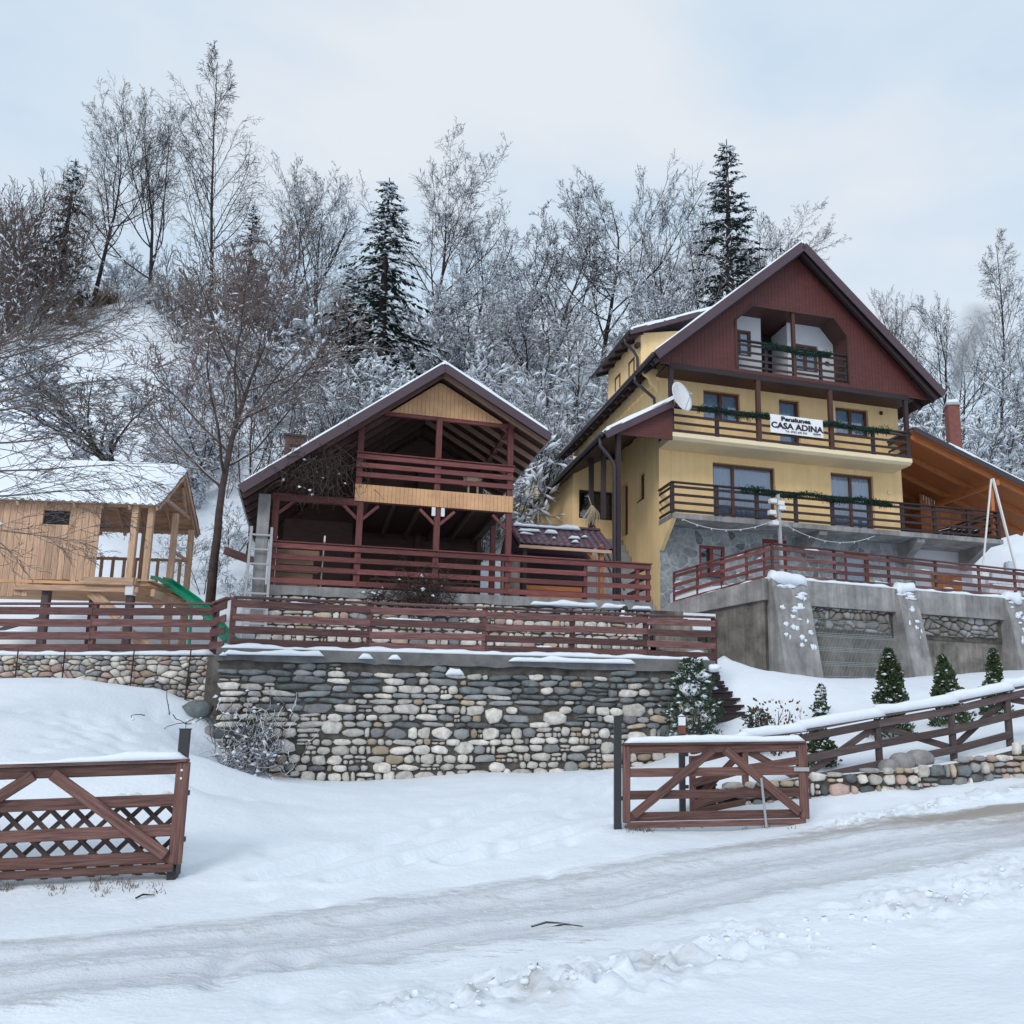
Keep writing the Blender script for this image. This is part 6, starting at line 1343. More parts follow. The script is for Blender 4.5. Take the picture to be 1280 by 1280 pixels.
def clumps(paths, n, rg, lmin, smin, smax, stretch=2.2, zmax=.8, low=0):
    """little snow loaves lying on the branches"""
    P = []; D = []; Rr = []
    seg = [(p[i], p[i + 1], r[i]) for p, r, l in paths if l >= lmin for i in range(len(p) - 1)]
    if not seg: return None
    for k in rg.choice(len(seg), n):
        a, b, r = seg[k]; d = unit(b - a)
        if abs(d[2]) > zmax: continue
        P.append(a + (b - a) * rg.random() + np.array([0, 0, r + .005])); D.append(d); Rr.append(rg.uniform(smin, smax))
    P = np.array(P); D = np.array(D); Rr = np.array(Rr); X = D; Y = np.cross([0, 0, 1.], X); Y /= (np.linalg.norm(Y, axis=1)[:, None] + 1e-9); Z = np.cross(X, Y)
    j = rg.uniform(.75, 1.25, (len(P), 6, 1))
    co = P[:, None, :] + (_OC[None, :, 0:1] * X[:, None, :] * stretch + _OC[None, :, 1:2] * Y[:, None, :] + _OC[None, :, 2:3] * Z[:, None, :] * .8) * Rr[:, None, None] * j
    f = (_OF[None] + (np.arange(len(P)) * 6)[:, None, None]).reshape(-1, 3); return co.reshape(-1, 3), f
def mesh_of(name, co, f, mat): 
    o = raw_mesh(name, co, f, mat); me = o.data; bpy.data.objects.remove(o); return me
class Proto: pass
def bare_tree(seed, H, r0, S, bark, twig, nclump=0, csize=(.03, .08), split=1, sides=(8, 5, 4, 3, 3), stems=1, lean=0.0):
    pl = Plant(seed); rg = pl.rg
    for k in range(stems):
        a = rg.uniform(0, 6.28); d = np.array([math.cos(a) * lean, math.sin(a) * lean, 1.]); hh = H * (1 if stems == 1 else rg.uniform(.7, 1.05))
        pl.branch(np.array([math.cos(a), math.sin(a), 0]) * (.12 * (stems > 1)) + np.array([0, 0, -.4]), d, hh, r0 * (1 if stems == 1 else rg.uniform(.6, 1)), 0, S)
    P = Proto(); P.H = max(p[0][:, 2].max() for p in pl.paths); P.paths = pl.paths
    P.parts = [('trunk', mesh_of('trunk', *tubes([p for p in pl.paths if p[2] <= split], sides), bark)), ('crown', mesh_of('crown', *tubes([p for p in pl.paths if p[2] > split], sides), twig))]
    if nclump: P.parts.append(('branch_snow', mesh_of('branch_snow', *clumps(pl.paths, nclump, rg, 1, csize[0] * .75, csize[1] * .75, 3.4), 'snow_cap')))
    return P
S_SPREAD = dict(levels=4, n=(14, 9, 6, 3, 2), wob=(.06, .10, .13, .16, .2), trop=(.02, .07, .04, .02, .02), cnt=(19, 9, 7, 5), start=(.25, .2, .15, .1), ang=(.75, .65, .75, .8), len=(.60, .50, .5, .5), rad=(.5, .55, .55, .6), rmin=.0075, shape=lambda t: 1.15 - .65 * t)
S_UP = dict(levels=4, n=(14, 10, 7, 3, 2), wob=(.06, .08, .1, .14, .18), trop=(.02, .10, .06, .04, .02), cnt=(17, 10, 7, 4), start=(.14, .22, .15, .1), ang=(.85, .52, .6, .7), len=(.68, .42, .45, .5), rad=(.5, .55, .55, .6), rmin=.0075, shape=lambda t: 1.15 - .7 * t, minz=.3)
S_BIRCH = dict(levels=4, n=(16, 9, 7, 5, 2), wob=(.03, .07, .1, .1, .2), trop=(.02, .06, -.02, -.08, -.06), cnt=(36, 9, 8, 2), start=(.18, .15, .2, .3), ang=(.7, .6, .7, .6), len=(.34, .45, .5, .4), rad=(.38, .5, .5, .6), rmin=.0065, shape=lambda t: 1.25 - 1.05 * t)
S_DENSE = dict(levels=4, n=(12, 9, 6, 3, 2), wob=(.07, .11, .15, .2, .2), trop=(.02, .06, .03, 0, 0), cnt=(18, 9, 7, 4), start=(.12, .15, .12, .1), ang=(.7, .7, .8, .9), len=(.58, .48, .45, .45), rad=(.5, .55, .55, .6), rmin=.012, shape=lambda t: 1.15 - .65 * t)
S_BUSH = dict(levels=3, n=(6, 4, 3, 2), wob=(.10, .14, .18, .2), trop=(.02, .03, .0, -.02), cnt=(7, 5, 4), start=(.12, .1, .1), ang=(.6, .7, .85), len=(.6, .55, .55), rad=(.55, .6, .6), rmin=.011, shape=lambda t: 1.1 - .5 * t, minz=.0)
S_HEDGE = dict(levels=3, n=(10, 7, 5, 3), wob=(.05, .08, .12, .2), trop=(.02, .06, .04, .0), cnt=(10, 6, 4), start=(.15, .1, .1), ang=(.35, .45, .6), len=(.55, .5, .5), rad=(.5, .6, .6), rmin=.012, shape=lambda t: 1.1 - .5 * t, minz=.3)
T = {}
T['spread'] = bare_tree(1, 13, .17, S_SPREAD, 'bark_dark', 'twig_bare'); T['spread2'] = bare_tree(12, 13, .17, S_SPREAD, 'bark_dark', 'twig_dark', 900, (.04, .09))
T['up'] = bare_tree(2, 13, .17, S_UP, 'bark_dark', 'twig_bare'); T['up2'] = bare_tree(22, 13, .16, S_UP, 'bark_dark', 'twig_dark', 1200, (.04, .10)); T['up3'] = bare_tree(29, 13, .15, S_UP, 'bark_brown', 'twig_snowy', 1500, (.035, .09))
T['birch'] = bare_tree(3, 15, .105, S_BIRCH, 'bark_dark', 'twig_bare'); T['dense'] = bare_tree(4, 12, .18, S_DENSE, 'bark_dark', 'twig_dark', 2000, (.035, .085)); T['dense2'] = bare_tree(44, 11, .16, S_DENSE, 'bark_dark', 'twig_snowy', 2600, (.04, .10))
T['plum'] = bare_tree(5, 9.5, .16, dict(S_SPREAD, start=(.42, .2, .15, .1), ang=(.85, .75, .8, .8), rmin=.010), 'bark_brown', 'twig_brown', 420, (.025, .06))
T['apple'] = bare_tree(6, 4.6, .12, dict(S_DENSE, wob=(.12, .2, .22, .25, .2), start=(.25, .15, .12, .1), rmin=.009), 'bark_dark', 'twig_snowy', 1500, (.03, .07))
T['shrub'] = bare_tree(7, 3.6, .04, S_BUSH, 'bark_dark', 'twig_snowy', 300, (.05, .12), stems=3, lean=.45, split=0, sides=(4, 3, 3, 3)); T['shrub2'] = bare_tree(8, 3.2, .04, S_BUSH, 'bark_dark', 'twig_snowy', 300, (.06, .14), stems=3, lean=.7, split=0, sides=(4, 3, 3, 3))
T['thorn'] = bare_tree(9, 7, .06, S_HEDGE, 'bark_brown', 'twig_brown', 500, (.04, .10), stems=8, lean=.5, split=0, sides=(5, 4, 3, 3))
def spruce(seed, H, mat, nsnow, droop=.25, base=.10, spread=.20, dens=1.0):
    rg = np.random.default_rng(seed); paths = [(np.array([[0, 0, -.4], [0, 0, H * .5], [0, 0, H]]), np.array([H * .016, H * .010, .015]), 0)]; CO = []
    z = H * base
    while z < H * .985:
        t = z / H; L = H * spread * (1 - t) ** .8 * rg.uniform(.85, 1.1) + .12; nb = int(rg.integers(5, 8))
        for k in range(nb):
            if rg.random() > dens * .92: continue
            a = rg.uniform(0, 6.28); l = L * rg.uniform(.65, 1.15); n = 6; p = [np.array([0, 0, z])]; d = np.array([math.cos(a), math.sin(a), .25 - droop * (1 - t)])
            for q in range(n): d = unit(d + np.array([0, 0, -droop * .35 + .14 * q / n]) + rg.normal(0, .04, 3)); p.append(p[-1] + d * l / n)
            p = np.array(p); paths.append((p, np.linspace(.012 + l * .010, .006, n + 1), 1))
            m = int(26 * l * dens) + 8; ti = rg.uniform(.12, 1, m); ii = np.minimum((ti * n).astype(int), n - 1); f = (ti * n - ii)[:, None]; q0 = p[ii] * (1 - f) + p[ii + 1] * f; dd = p[ii + 1] - p[ii]; dd /= np.linalg.norm(dd, axis=1)[:, None]
            sd = np.cross(dd, [0, 0, 1.]); sd /= (np.linalg.norm(sd, axis=1)[:, None] + 1e-9); sg = rg.choice([-1, 1], m)[:, None]
            out = dd * .7 + sd * sg * rg.uniform(.3, 1, (m, 1)) + np.stack([np.zeros(m), np.zeros(m), rg.uniform(-.75, .05, m)], 1); out /= np.linalg.norm(out, axis=1)[:, None]
            ln = (rg.uniform(.22, .5, m) * (.35 + .65 * (1 - t)) * (1.1 - .5 * ti))[:, None]; wv = np.cross(out, rg.normal(size=(m, 3)) * .5 + np.array([0, 0, 1.])); wv /= np.linalg.norm(wv, axis=1)[:, None]; w_ = ln * .16
            CO.append(np.stack([q0 - wv * w_ * .6, q0 + wv * w_ * .6, q0 + out * ln * .55 + wv * w_, q0 + out * ln, q0 + out * ln * .55 - wv * w_], 1))
        z += H * .028 * rg.uniform(.75, 1.2) * (1.25 - .6 * t)
    CO = np.concatenate(CO); n = len(CO); f = (np.array([[0, 1, 2], [0, 2, 4], [4, 2, 3]])[None] + (np.arange(n) * 5)[:, None, None]).reshape(-1, 3)
    P = Proto(); P.H = H; P.paths = paths
    P.parts = [('trunk', mesh_of('trunk', *tubes(paths, (7, 3)), 'bark_dark')), ('crown', mesh_of('crown', CO.reshape(-1, 3), f, mat))]
    if nsnow: P.parts.append(('branch_snow', mesh_of('branch_snow', *clumps(paths, nsnow, rg, 1, .04, .13, 1.7, .9), 'snow_cap')))
    return P
T['spruce'] = spruce(1, 14, 'needle_dark', 260, .35, .04, .22, 1.0); T['spruce_snowy'] = spruce(2, 13, 'needle_snowy', 420, .5, .03, .25, 1.0); T['spruce_thin'] = spruce(3, 11, 'needle_dark', 160, .3, .05, .2, .75)
def place(kind, P, label, cat, loc, sc, rot, group=None, sxy=1.0):
    t = thing(kind, label, cat, loc, 0, group); t.rotation_euler = (0, 0, rot); t.scale = (sc * sxy, sc * sxy, sc)
    for nm, me in P.parts:
        o = bpy.data.objects.new(nm, me); COL.objects.link(o); o.parent = t
        if nm != 'trunk': tag(o, kind='stuff')
    return t
def plant(kind, proto, label, px, top, d, cat='tree', group=None, rot=None, sxy=1.0, zb=None, dz=0, foot=None):
    """stand a tree on the hill at bearing px and distance d, tall enough to reach photo row top"""
    P = T[proto]; zt = atd(px, top, d); x, y = zt[0], zt[1]
    if foot: x = atd(px, foot, d)[0]
    z0 = hz1(x, y) if zb is None else zb
    sc = max(.15, (zt[2] - z0) / P.H); return place(kind, P, label, cat, (x, y, z0 + dz), sc, rnd.uniform(0, 6.28) if rot is None else rot, group, sxy)
SK = 'bare trees on the skyline'
plant('bare_tree', 'spread', 'bare dark tree with spreading crown on the left skyline, leftmost of the tall three', 150, 100, 57, group=SK, rot=1.0, sxy=.95)
plant('bare_tree', 'up', 'bare multi-stemmed tree with a bent base on the left skyline, left of the birch', 214, 112, 56, group=SK, rot=2.2, sxy=.85)
plant('birch_tree', 'birch', 'tallest slim bare birch with drooping twigs on the left skyline', 297, 60, 55, group=SK, rot=.4, sxy=.9)
plant('spruce_tree', 'spruce_thin', 'ragged dark spruce on the far left skyline beside brown thickets', 95, 198, 54, group='spruces on the hill', sxy=1.25)
plant('spruce_tree', 'spruce_thin', 'small dark spruce below the tall birch, right of its trunk', 318, 252, 50, group='spruces on the hill', sxy=1.1)
plant('spruce_tree', 'spruce_snowy', 'big dark snow-laden spruce behind the pavilion\'s ridge', 487, 222, 43, group='spruces on the hill', sxy=1.4, rot=2)
plant('spruce_tree', 'spruce_thin', 'shorter dark spruce just left of the big one behind the pavilion', 440, 330, 44, group='spruces on the hill', sxy=1.5)
plant('spruce_tree', 'spruce', 'tall pointed spruce standing out above the guesthouse roof', 908, 174, 55, group='spruces on the hill', sxy=1.25, rot=.5)
plant('spruce_tree', 'spruce_snowy', 'low snowy conifer at the right edge behind the carport roof', 1285, 500, 44, group='spruces on the hill', sxy=1.2)
GW = 'bare trees of the wood behind the pavilion and house'
WL = 'lower snow-dusted tree within the dense wood, its top below the skyline'; WT = []
for px, top, d, pr, sx_ in ((372, 212, 56, 'spread2', 1.10), (402, 198, 58, 'up2', 1.22), (545, 188, 53, 'spread2', 1.16), (600, 240, 56, 'up3', 0.98),
                            (655, 235, 55, 'dense', 1.10), (690, 225, 52, 'dense', 1.16), (756, 190, 58, 'up2', 1.16), (815, 215, 54, 'up3', 1.04), (872, 200, 60, 'spread', 1.10), (945, 250, 60, 'spread2', 1.10), (960, 262, 57, 'up2', 0.98),
                            (420, 300, 47, 'up3', 0.98), (380, 320, 45, 'spread2', 0.98), (540, 330, 45, 'dense2', 1.10), (590, 320, 47, 'dense2', 1.10), (630, 300, 50, 'up3', 0.98), (665, 330, 46, 'dense2', 1.10), (720, 330, 48, 'up3', 0.98), (770, 320, 50, 'dense2', 1.10), (820, 330, 50, 'up3', 0.98), (350, 280, 50, 'up2', 0.98), (605, 420, 38, 'dense2', 0.98), (690, 430, 40, 'dense2', 1.10), (740, 420, 43, 'dense2', 1.10), (480, 300, 52, 'spread2', 0.98), (860, 300, 54, 'up3', 1.10)):
    WT.append((px, top, d, pr, sx_))
ORD = ('first', 'second', 'third', 'fourth', 'fifth', 'sixth', 'seventh', 'eighth', 'ninth', 'tenth', 'eleventh', 'twelfth', 'thirteenth', 'fourteenth', 'fifteenth', 'sixteenth', 'seventeenth', 'eighteenth')
sky_t = sorted([q for q in WT if q[1] < 270])
WT = [(q[0], q[1] + (22 if q[2] > 50 else 30), *q[2:]) for q in WT]; sky_t = [(q[0], q[1] + 22, *q[2:]) for q in sky_t]
for k, q in enumerate(sky_t):
    near = 'above the pavilion' if q[0] < 620 else ('between pavilion and guesthouse roof' if q[0] < 830 else 'beside the tall pointed spruce')
    plant('bare_tree', q[3], f'bare skyline tree {near}, {ORD[min(k, 17)]} from the left after the birch', q[0], q[1], q[2], group='bare trees on the skyline of the wood', sxy=q[4])
for q in WT:
    if q[1] >= 292: plant('bare_tree', q[3], WL, q[0], q[1], q[2], group=GW, sxy=q[4])
GB = 'bare trees right of the guesthouse'
plant('bare_tree', 'up', 'bare tree just right of the guesthouse gable, left of the others there', 1100, 366, 58, group=GB, sxy=.9); plant('bare_tree', 'up2', 'wide bare frosted tree between the gable and the birch at right', 1160, 372, 55, group=GB, sxy=1.1, rot=1); plant('bare_tree', 'up2', 'lower bare tree behind the flue, under the right birch', 1195, 420, 57, group=GB); plant('bare_tree', 'up3', 'bare frosted tree at the right edge beside the birch', 1272, 400, 54, group=GB); plant('bare_tree', 'dense', 'dense bare tree low between the gable\'s eave and the flue', 1140, 470, 52, group=GB); plant('bare_tree', 'dense', 'dense bare tree low at the right edge behind the carport', 1250, 470, 50, group=GB)
plant('birch_tree', 'birch', 'slim pointed birch at the right edge, partly veiled by chimney smoke', 1229, 294, 60, rot=2.0, sxy=1.05)
# trees nearer by
plant('plum_tree', 'plum', 'brown tree with stout trunk standing between playhouse and pavilion', 262, 240, 24.5, rot=2.6, sxy=.85, foot=740)
plant('thin_tree', 'up2', 'thin bare tree with slanting stem left of the pavilion roof, behind the brown tree', 330, 420, 30, sxy=.8); plant('thin_tree', 'spread2', 'snowy arching tree close above the pavilion\'s left roof slope', 415, 440, 33, rot=1.5)
plant('apple_tree', 'apple', 'small gnarled snow-dusted tree directly behind the playhouse roof', 192, 480, 30, sxy=1.3); plant('apple_tree', 'apple', 'small snowy tree on the open slope, right of the one behind the playhouse', 245, 500, 33, sxy=1.1, rot=2); plant('apple_tree', 'apple', 'dark fallen-looking scrubby tree on the open slope above the playhouse', 150, 480, 40, sxy=2.0, rot=4)
for k, (px, top, d) in enumerate(((20, 190, 52), (55, 215, 50), (-15, 180, 50), (80, 260, 54), (5, 300, 46), (45, 310, 48))): plant('thicket_bush', 'thorn', 'tall brown many-stemmed bush in the thicket at the upper left', px, top, d, 'bush', 'brown bushes at the upper left', sxy=.8)
for k, (px, top, d) in enumerate(((262, 300, 48), (300, 310, 46), (340, 320, 46), (230, 340, 50))): plant('thicket_bush', 'thorn', 'dense brown bush with snow clods below the skyline birch', px, top, d, 'bush', 'brown bushes below the birch', sxy=.9)
# near willow just outside the frame, its boughs reach in
def willow():
    pl = Plant(77); rg = pl.rg; base = np.array([-9.6, 11.6, gz1(-9.6, 11.6)])
    S = dict(levels=3, n=(12, 9, 7, 4), wob=(.05, .07, .09, .12), trop=(0, -.015, -.02, -.01), cnt=(11, 7, 4), start=(.2, .12, .1), ang=(.5, .6, .7), len=(.55, .45, .45), rad=(.45, .5, .6), rmin=.0032, shape=lambda t: 1.1 - .55 * t, minz=-1)
    pl.path(base - np.array([0, 0, .3]), (0, .02, 1), 6.6, .15, .02, 10, .03, .02, 0)
    for z, az, el, L, r in ((2.9, 12, -.05, 2.4, .014), (3.2, 20, .05, 2.8, .018), (3.5, 5, .12, 3.0, .02), (3.8, 28, .2, 3.0, .02), (4.1, 8, .38, 3.1, .022), (4.4, 22, .5, 3.0, .022), (4.7, 40, .8, 2.6, .022), (4.9, 12, .45, 2.9, .02), (4.2, 0, .25, 2.9, .02), (5.0, 30, .3, 2.8, .02), (4.5, 110, .9, 3, .03), (4.0, 180, .6, 3, .03), (4.2, 250, .6, 3, .03)):
        a = R(az); pl.branch(base + np.array([0, 0, z]), np.array([math.cos(a) * math.cos(el), math.sin(a) * math.cos(el), math.sin(el)]), L, r, 0, S)
    o = thing('willow_tree', 'near bare willow whose fine boughs reach in from the left edge', 'tree', tuple(base))
    sh_ = [(p - base, r, l) for p, r, l in pl.paths]
    raw_mesh('trunk', *tubes(sh_[:1], (10,)), 'bark_brown', o); raw_mesh('crown', *tubes(sh_[1:], (6, 4, 3, 3)), 'twig_willow', o)
    tag(raw_mesh('branch_snow', *clumps(sh_[1:], 26, rg, 1, .02, .045, 1.4), 'snow_cap', o), kind='stuff')
willow()
# the snowed-in thicket that clothes the slope: one mass
def thicket():
    rg = np.random.default_rng(5); out = {'a': [[], [], 0], 's': [[], [], 0]}
    src = {}
    for nm in ('shrub', 'shrub2'):
        L = []
        for _, me in T[nm].parts:
            co = np.empty(len(me.vertices) * 3, np.float32); me.vertices.foreach_get('co', co); k = me.polygons[0].loop_total; f = np.empty(len(me.loops), np.int32); me.loops.foreach_get('vertex_index', f); L.append((co.reshape(-1, 3), f.reshape(-1, k)))
        src[nm] = L
    spots = []
    def fill(px0, px1, d0, d1, n, s0, s1):
        for _ in range(n): spots.append((rg.uniform(px0, px1), rg.uniform(d0, d1), rg.uniform(s0, s1)))
    fill(330, 700, 31, 42, 42, .75, 1.25); fill(320, 780, 42, 58, 40, .9, 1.5); fill(560, 700, 30, 38, 18, .7, 1.1); fill(780, 990, 50, 60, 10, .9, 1.4); fill(1060, 1300, 46, 58, 24, .9, 1.5); fill(230, 340, 40, 56, 12, .8, 1.3); fill(120, 260, 55, 60, 10, .5, .9); fill(180, 330, 26, 34, 9, .35, .6); fill(-60, 110, 53, 60, 10, .6, 1.0); fill(540, 730, 31, 44, 22, .6, 1.0); fill(60, 260, 50, 57, 14, .25, .55); fill(170, 330, 32, 44, 12, .4, .8)
    for px, d, s_ in spots:
        p = atd(px, 500, d); q_ = FH.loc(p)
        if q_[0] > -4.2 and q_[1] < 13 and d < 44: continue
        z = hz1(p[0], p[1]); a = rg.uniform(0, 6.28); M_ = np.array([[math.cos(a), -math.sin(a), 0], [math.sin(a), math.cos(a), 0], [0, 0, 1]]) * s_
        for part, (co, f) in zip(('a', 'a', 's'), src[rg.choice(['shrub', 'shrub2'])]):
            q = out[part]; q[0].append(co @ M_.T + np.array([p[0], p[1], z])); q[1].append(f + q[2]); q[2] += len(co)
    o = raw_mesh('thicket', np.concatenate(out['a'][0]), np.concatenate(out['a'][1]), 'twig_snowy'); tag(o, 'mass of snow-covered undergrowth on the slope behind the buildings', 'undergrowth', kind='stuff')
    s_ = raw_mesh('thicket_snow', np.concatenate(out['s'][0]), np.concatenate(out['s'][1]), 'snow_cap', o); tag(s_, kind='stuff')
thicket()
# ---------------------------------------------------------------- leafy things
def leafy(name, label, cat, base, H, R0, n, mat, seed, prof, leaf=(.03, .06), group=None, stems=3, stem_mat='bark_brown', snow=0):
    rg = np.random.default_rng(seed); t = thing(name, label, cat, tuple(base), 0, group)
    m = MB()
    for k in range(stems): a = k * 2.1 + seed; m.tube([(0, 0, -.15), (.3 * R0 * math.cos(a), .3 * R0 * math.sin(a), H * .4), (.45 * R0 * math.cos(a), .45 * R0 * math.sin(a), H * .8)], [.02, .012, .005], 5)
    m.build('stem', stem_mat, t)
    z = rg.random(n) ** .8; r = R0 * np.array([prof(q) for q in z]) * np.sqrt(rg.uniform(.12, 1, n)) * (1 + .22 * np.sin(z * 17 + rg.uniform(0, 6, n) * .3)); a = rg.uniform(0, 6.28, n)
    p = np.stack([r * np.cos(a), r * np.sin(a), z * H], 1); d = np.stack([np.cos(a) * .6, np.sin(a) * .6, rg.uniform(.0, 1.2, n)], 1) + rg.normal(0, .35, (n, 3)); d /= np.linalg.norm(d, axis=1)[:, None]
    s_ = np.cross(d, rg.normal(size=(n, 3))); s_ /= np.linalg.norm(s_, axis=1)[:, None]; l = rg.uniform(*leaf, n)[:, None]
    co = np.stack([p, p + d * l * .5 + s_ * l * .32, p + d * l, p + d * l * .5 - s_ * l * .32], 1).reshape(-1, 3)
    raw_mesh('foliage', co, np.arange(len(co)).reshape(-1, 4), mat, t, smooth=False)
    if snow:
        k = rg.choice(n, snow); q = p[k] * np.array([1.0, 1.0, 1]) + np.array([0, 0, .01]); rr = rg.uniform(.015, .06, snow)
        cc = q[:, None, :] + _OC[None] * rr[:, None, None] * rg.uniform(.6, 1.5, (snow, 6, 1)) * np.array([1.2, 1.2, .8]); raw_mesh('snow_clumps', cc.reshape(-1, 3), (_OF[None] + (np.arange(snow) * 6)[:, None, None]).reshape(-1, 3), 'snow_cap', t)
    return t
cone = lambda z: (1 - z) ** .8 * .95 + .05 if z > .12 else .75
def thuja(px, py, top, d, R0, label, seed, n=5200):
    p = atd(px, py, d); z = gz1(p[0], p[1]); h = atd(px, top, d)[2] - z; leafy('thuja', label, 'conifer', (p[0], p[1], z - .03), h, R0, n, 'thuja', seed, (lambda q: cone(q) * (.62 + .8 * float(vnoise(q * 6 + seed * 3, seed, seed)))), (.04, .10), 'young thujas in the garden', 1, snow=110).rotation_euler = (.05 * math.sin(seed * 2.1), .07 * math.cos(seed * 1.7), 0)
thuja(1117, 940, 812, 16.6, .37, 'tallest young thuja behind the snow-topped fence, between two buttresses', 1); thuja(1190, 905, 820, 17.2, .33, 'young thuja behind the snow-topped fence, middle of the right three', 2); thuja(1246, 905, 812, 18.0, .34, 'young thuja at the right edge behind the fence', 3); thuja(1025, 905, 856, 18.5, .17, 'thinnest small thuja rising above the fence\'s snow', 4, 900)
thuja(1027, 952, 898, 15.0, .34, 'low round evergreen shrub behind the fence next to the open gate', 5, 1800)
# evergreen bush at the wall's right end, rose bush beside it
p = FW.w(8.9, -.35, 0); eb = leafy('evergreen_bush', 'snow-flecked evergreen bush overgrowing the right end of the stone wall', 'bush', (p[0], p[1], gz1(p[0], p[1])), 1.75, .62, 2300, 'leaf_green', 11, lambda z: .35 + .65 * math.sin(math.pi * min(1, .25 + z * .75)) * (1 - .3 * z), (.05, .10), snow=150)
for k, (px, py, z_) in enumerate(((862, 862, .26), (878, 845, .2), (893, 835, .16), (873, 880, .12))):
    q = atd(px, py, 18.35); q = q - np.array(eb.location); m = MB(); m.add(*blob((z_ * .8, z_ * .6, z_ * .45), tuple(q), 7, 10, seed=k, rough=.28)); m.build('snow_lump', 'snow_cap', eb, smooth=True)
p = atd(946, 905, 16.8); leafy('shrub', 'bushy olive shrub at the foot of the dark garden steps', 'bush', (p[0], p[1], gz1(p[0], p[1])), .8, .26, 900, 'leaf_green', 12, lambda z: .5 + .5 * math.sin(math.pi * z), (.04, .09), snow=50)
p = atd(972, 908, 16.4); rb = leafy('rose_bush', 'thin rose bush with dark withered leaves beside the garden steps', 'bush', (p[0], p[1], gz1(p[0], p[1])), .95, .62, 170, 'leaf_brown', 13, lambda z: .3 + .7 * z, (.05, .08), stems=5)
pl = Plant(91); S = dict(S_BUSH, rmin=.004, cnt=(6, 5, 3)); [pl.branch((0, 0, -.1), (math.cos(a), math.sin(a), 1.1), 1.0, .011, 1, S) for a in (0, 1.3, 2.4, 3.6, 4.9)]; raw_mesh('twigs', *tubes(pl.paths, (4, 4, 3, 3)), 'dry_twig', rb)
# dry climbers and brush on the pavilion
def dry_clump(name, label, cat, F, c, size, n, seed, mat='dry_twig', L=(.3, .8), down=.3, flecks=22):
    rg = np.random.default_rng(seed); t = in_frame(name, label, cat, F, 0); paths = []
    for k in range(n):
        a = rg.normal(size=3) * .42; p = np.array(c) + a * np.array(size); d = unit(rg.normal(size=3) + np.array([0, 0, -down])); l = rg.uniform(*L); pts = [p]
        for q in range(5): d = unit(d + rg.normal(0, .35, 3) + np.array([0, 0, -down * .3])); pts.append(pts[-1] + d * l / 5)
        paths.append((np.array(pts), np.linspace(.009, .004, 6), 2))
    tag(raw_mesh('twigs', *tubes(paths, (3, 3, 3)), mat, t), kind='stuff'); cl = clumps(paths, flecks, rg, 0, .015, .05, 1.4)
    tag(raw_mesh('snow_flecks', *cl, 'snow_cap', t), kind='stuff'); return t
dry_clump('dry_climber', 'tangle of dry creeper hanging under the pavilion\'s left eave', 'climber', FP, (.75, -.62, 7.75), (1.0, .25, .62), 420, 1, down=.6)
dry_clump('dry_shrub', 'dry brown shrub growing before the pavilion\'s plinth', 'shrub', FP, (3.35, -.5, 4.75), (.85, .3, .6), 420, 2, down=-.1); dry_clump('dry_shrub', 'small dry tuft on the plinth left of the brown shrub', 'shrub', FP, (2.35, -.35, 4.75), (.35, .2, .16), 90, 3, L=(.15, .4))
dry_clump('twiggy_shrub', 'snow-flecked twiggy shrub at the left foot of the stone wall', 'shrub', FW, (.65, -.35, 1.2), (.7, .2, .75), 330, 4, mat='twig_snowy', L=(.25, .7), down=-.2, flecks=260)
dry_clump('bare_twig', 'long bare twig leaning from the bank at the wall\'s left end', 'twig', FW, (-.25, -.9, 1.82), (.9, .1, .06), 9, 6, L=(.5, 1.0), down=.02)
for k, (px, py, d) in enumerate(((118, 345, 55), (135, 338, 56), (100, 375, 53), (85, 385, 52))):
    p = atd(px, py, d); x, y = p[0], p[1]; t = thing('dry_grass', 'tuft of tan dry grass below the skyline trees at left', 'grass', (x, y, hz1(x, y)), 0, 'dry grass tufts on the skyline'); rg = np.random.default_rng(k); n = 220
    b = rg.normal(0, .5, (n, 3)) * np.array([1, .6, 0]); d_ = rg.normal(0, .25, (n, 3)) + np.array([0, 0, 1]); l = rg.uniform(.6, 1.7, n)[:, None]; s_ = np.array([.025, 0, 0]); raw_mesh('blades', np.stack([b - s_, b + s_, b + d_ * l], 1).reshape(-1, 3), np.arange(n * 3).reshape(-1, 3), 'dry_grass', t)
# leaning plank by the pavilion's left
lk = thing('plank', 'dark red plank leaning in the snow left of the pavilion', 'plank'); a, b = atd(281, 688, 22.6), atd(318, 702, 22.2); board(lk, 'timber', a, b, .2, .06, 'fence_wood'); board(lk, 'stake', b + np.array([.05, 0, -.9]), b + np.array([.05, 0, .15]), .08, .08, 'grey_wood', up=(0, 1, 0))
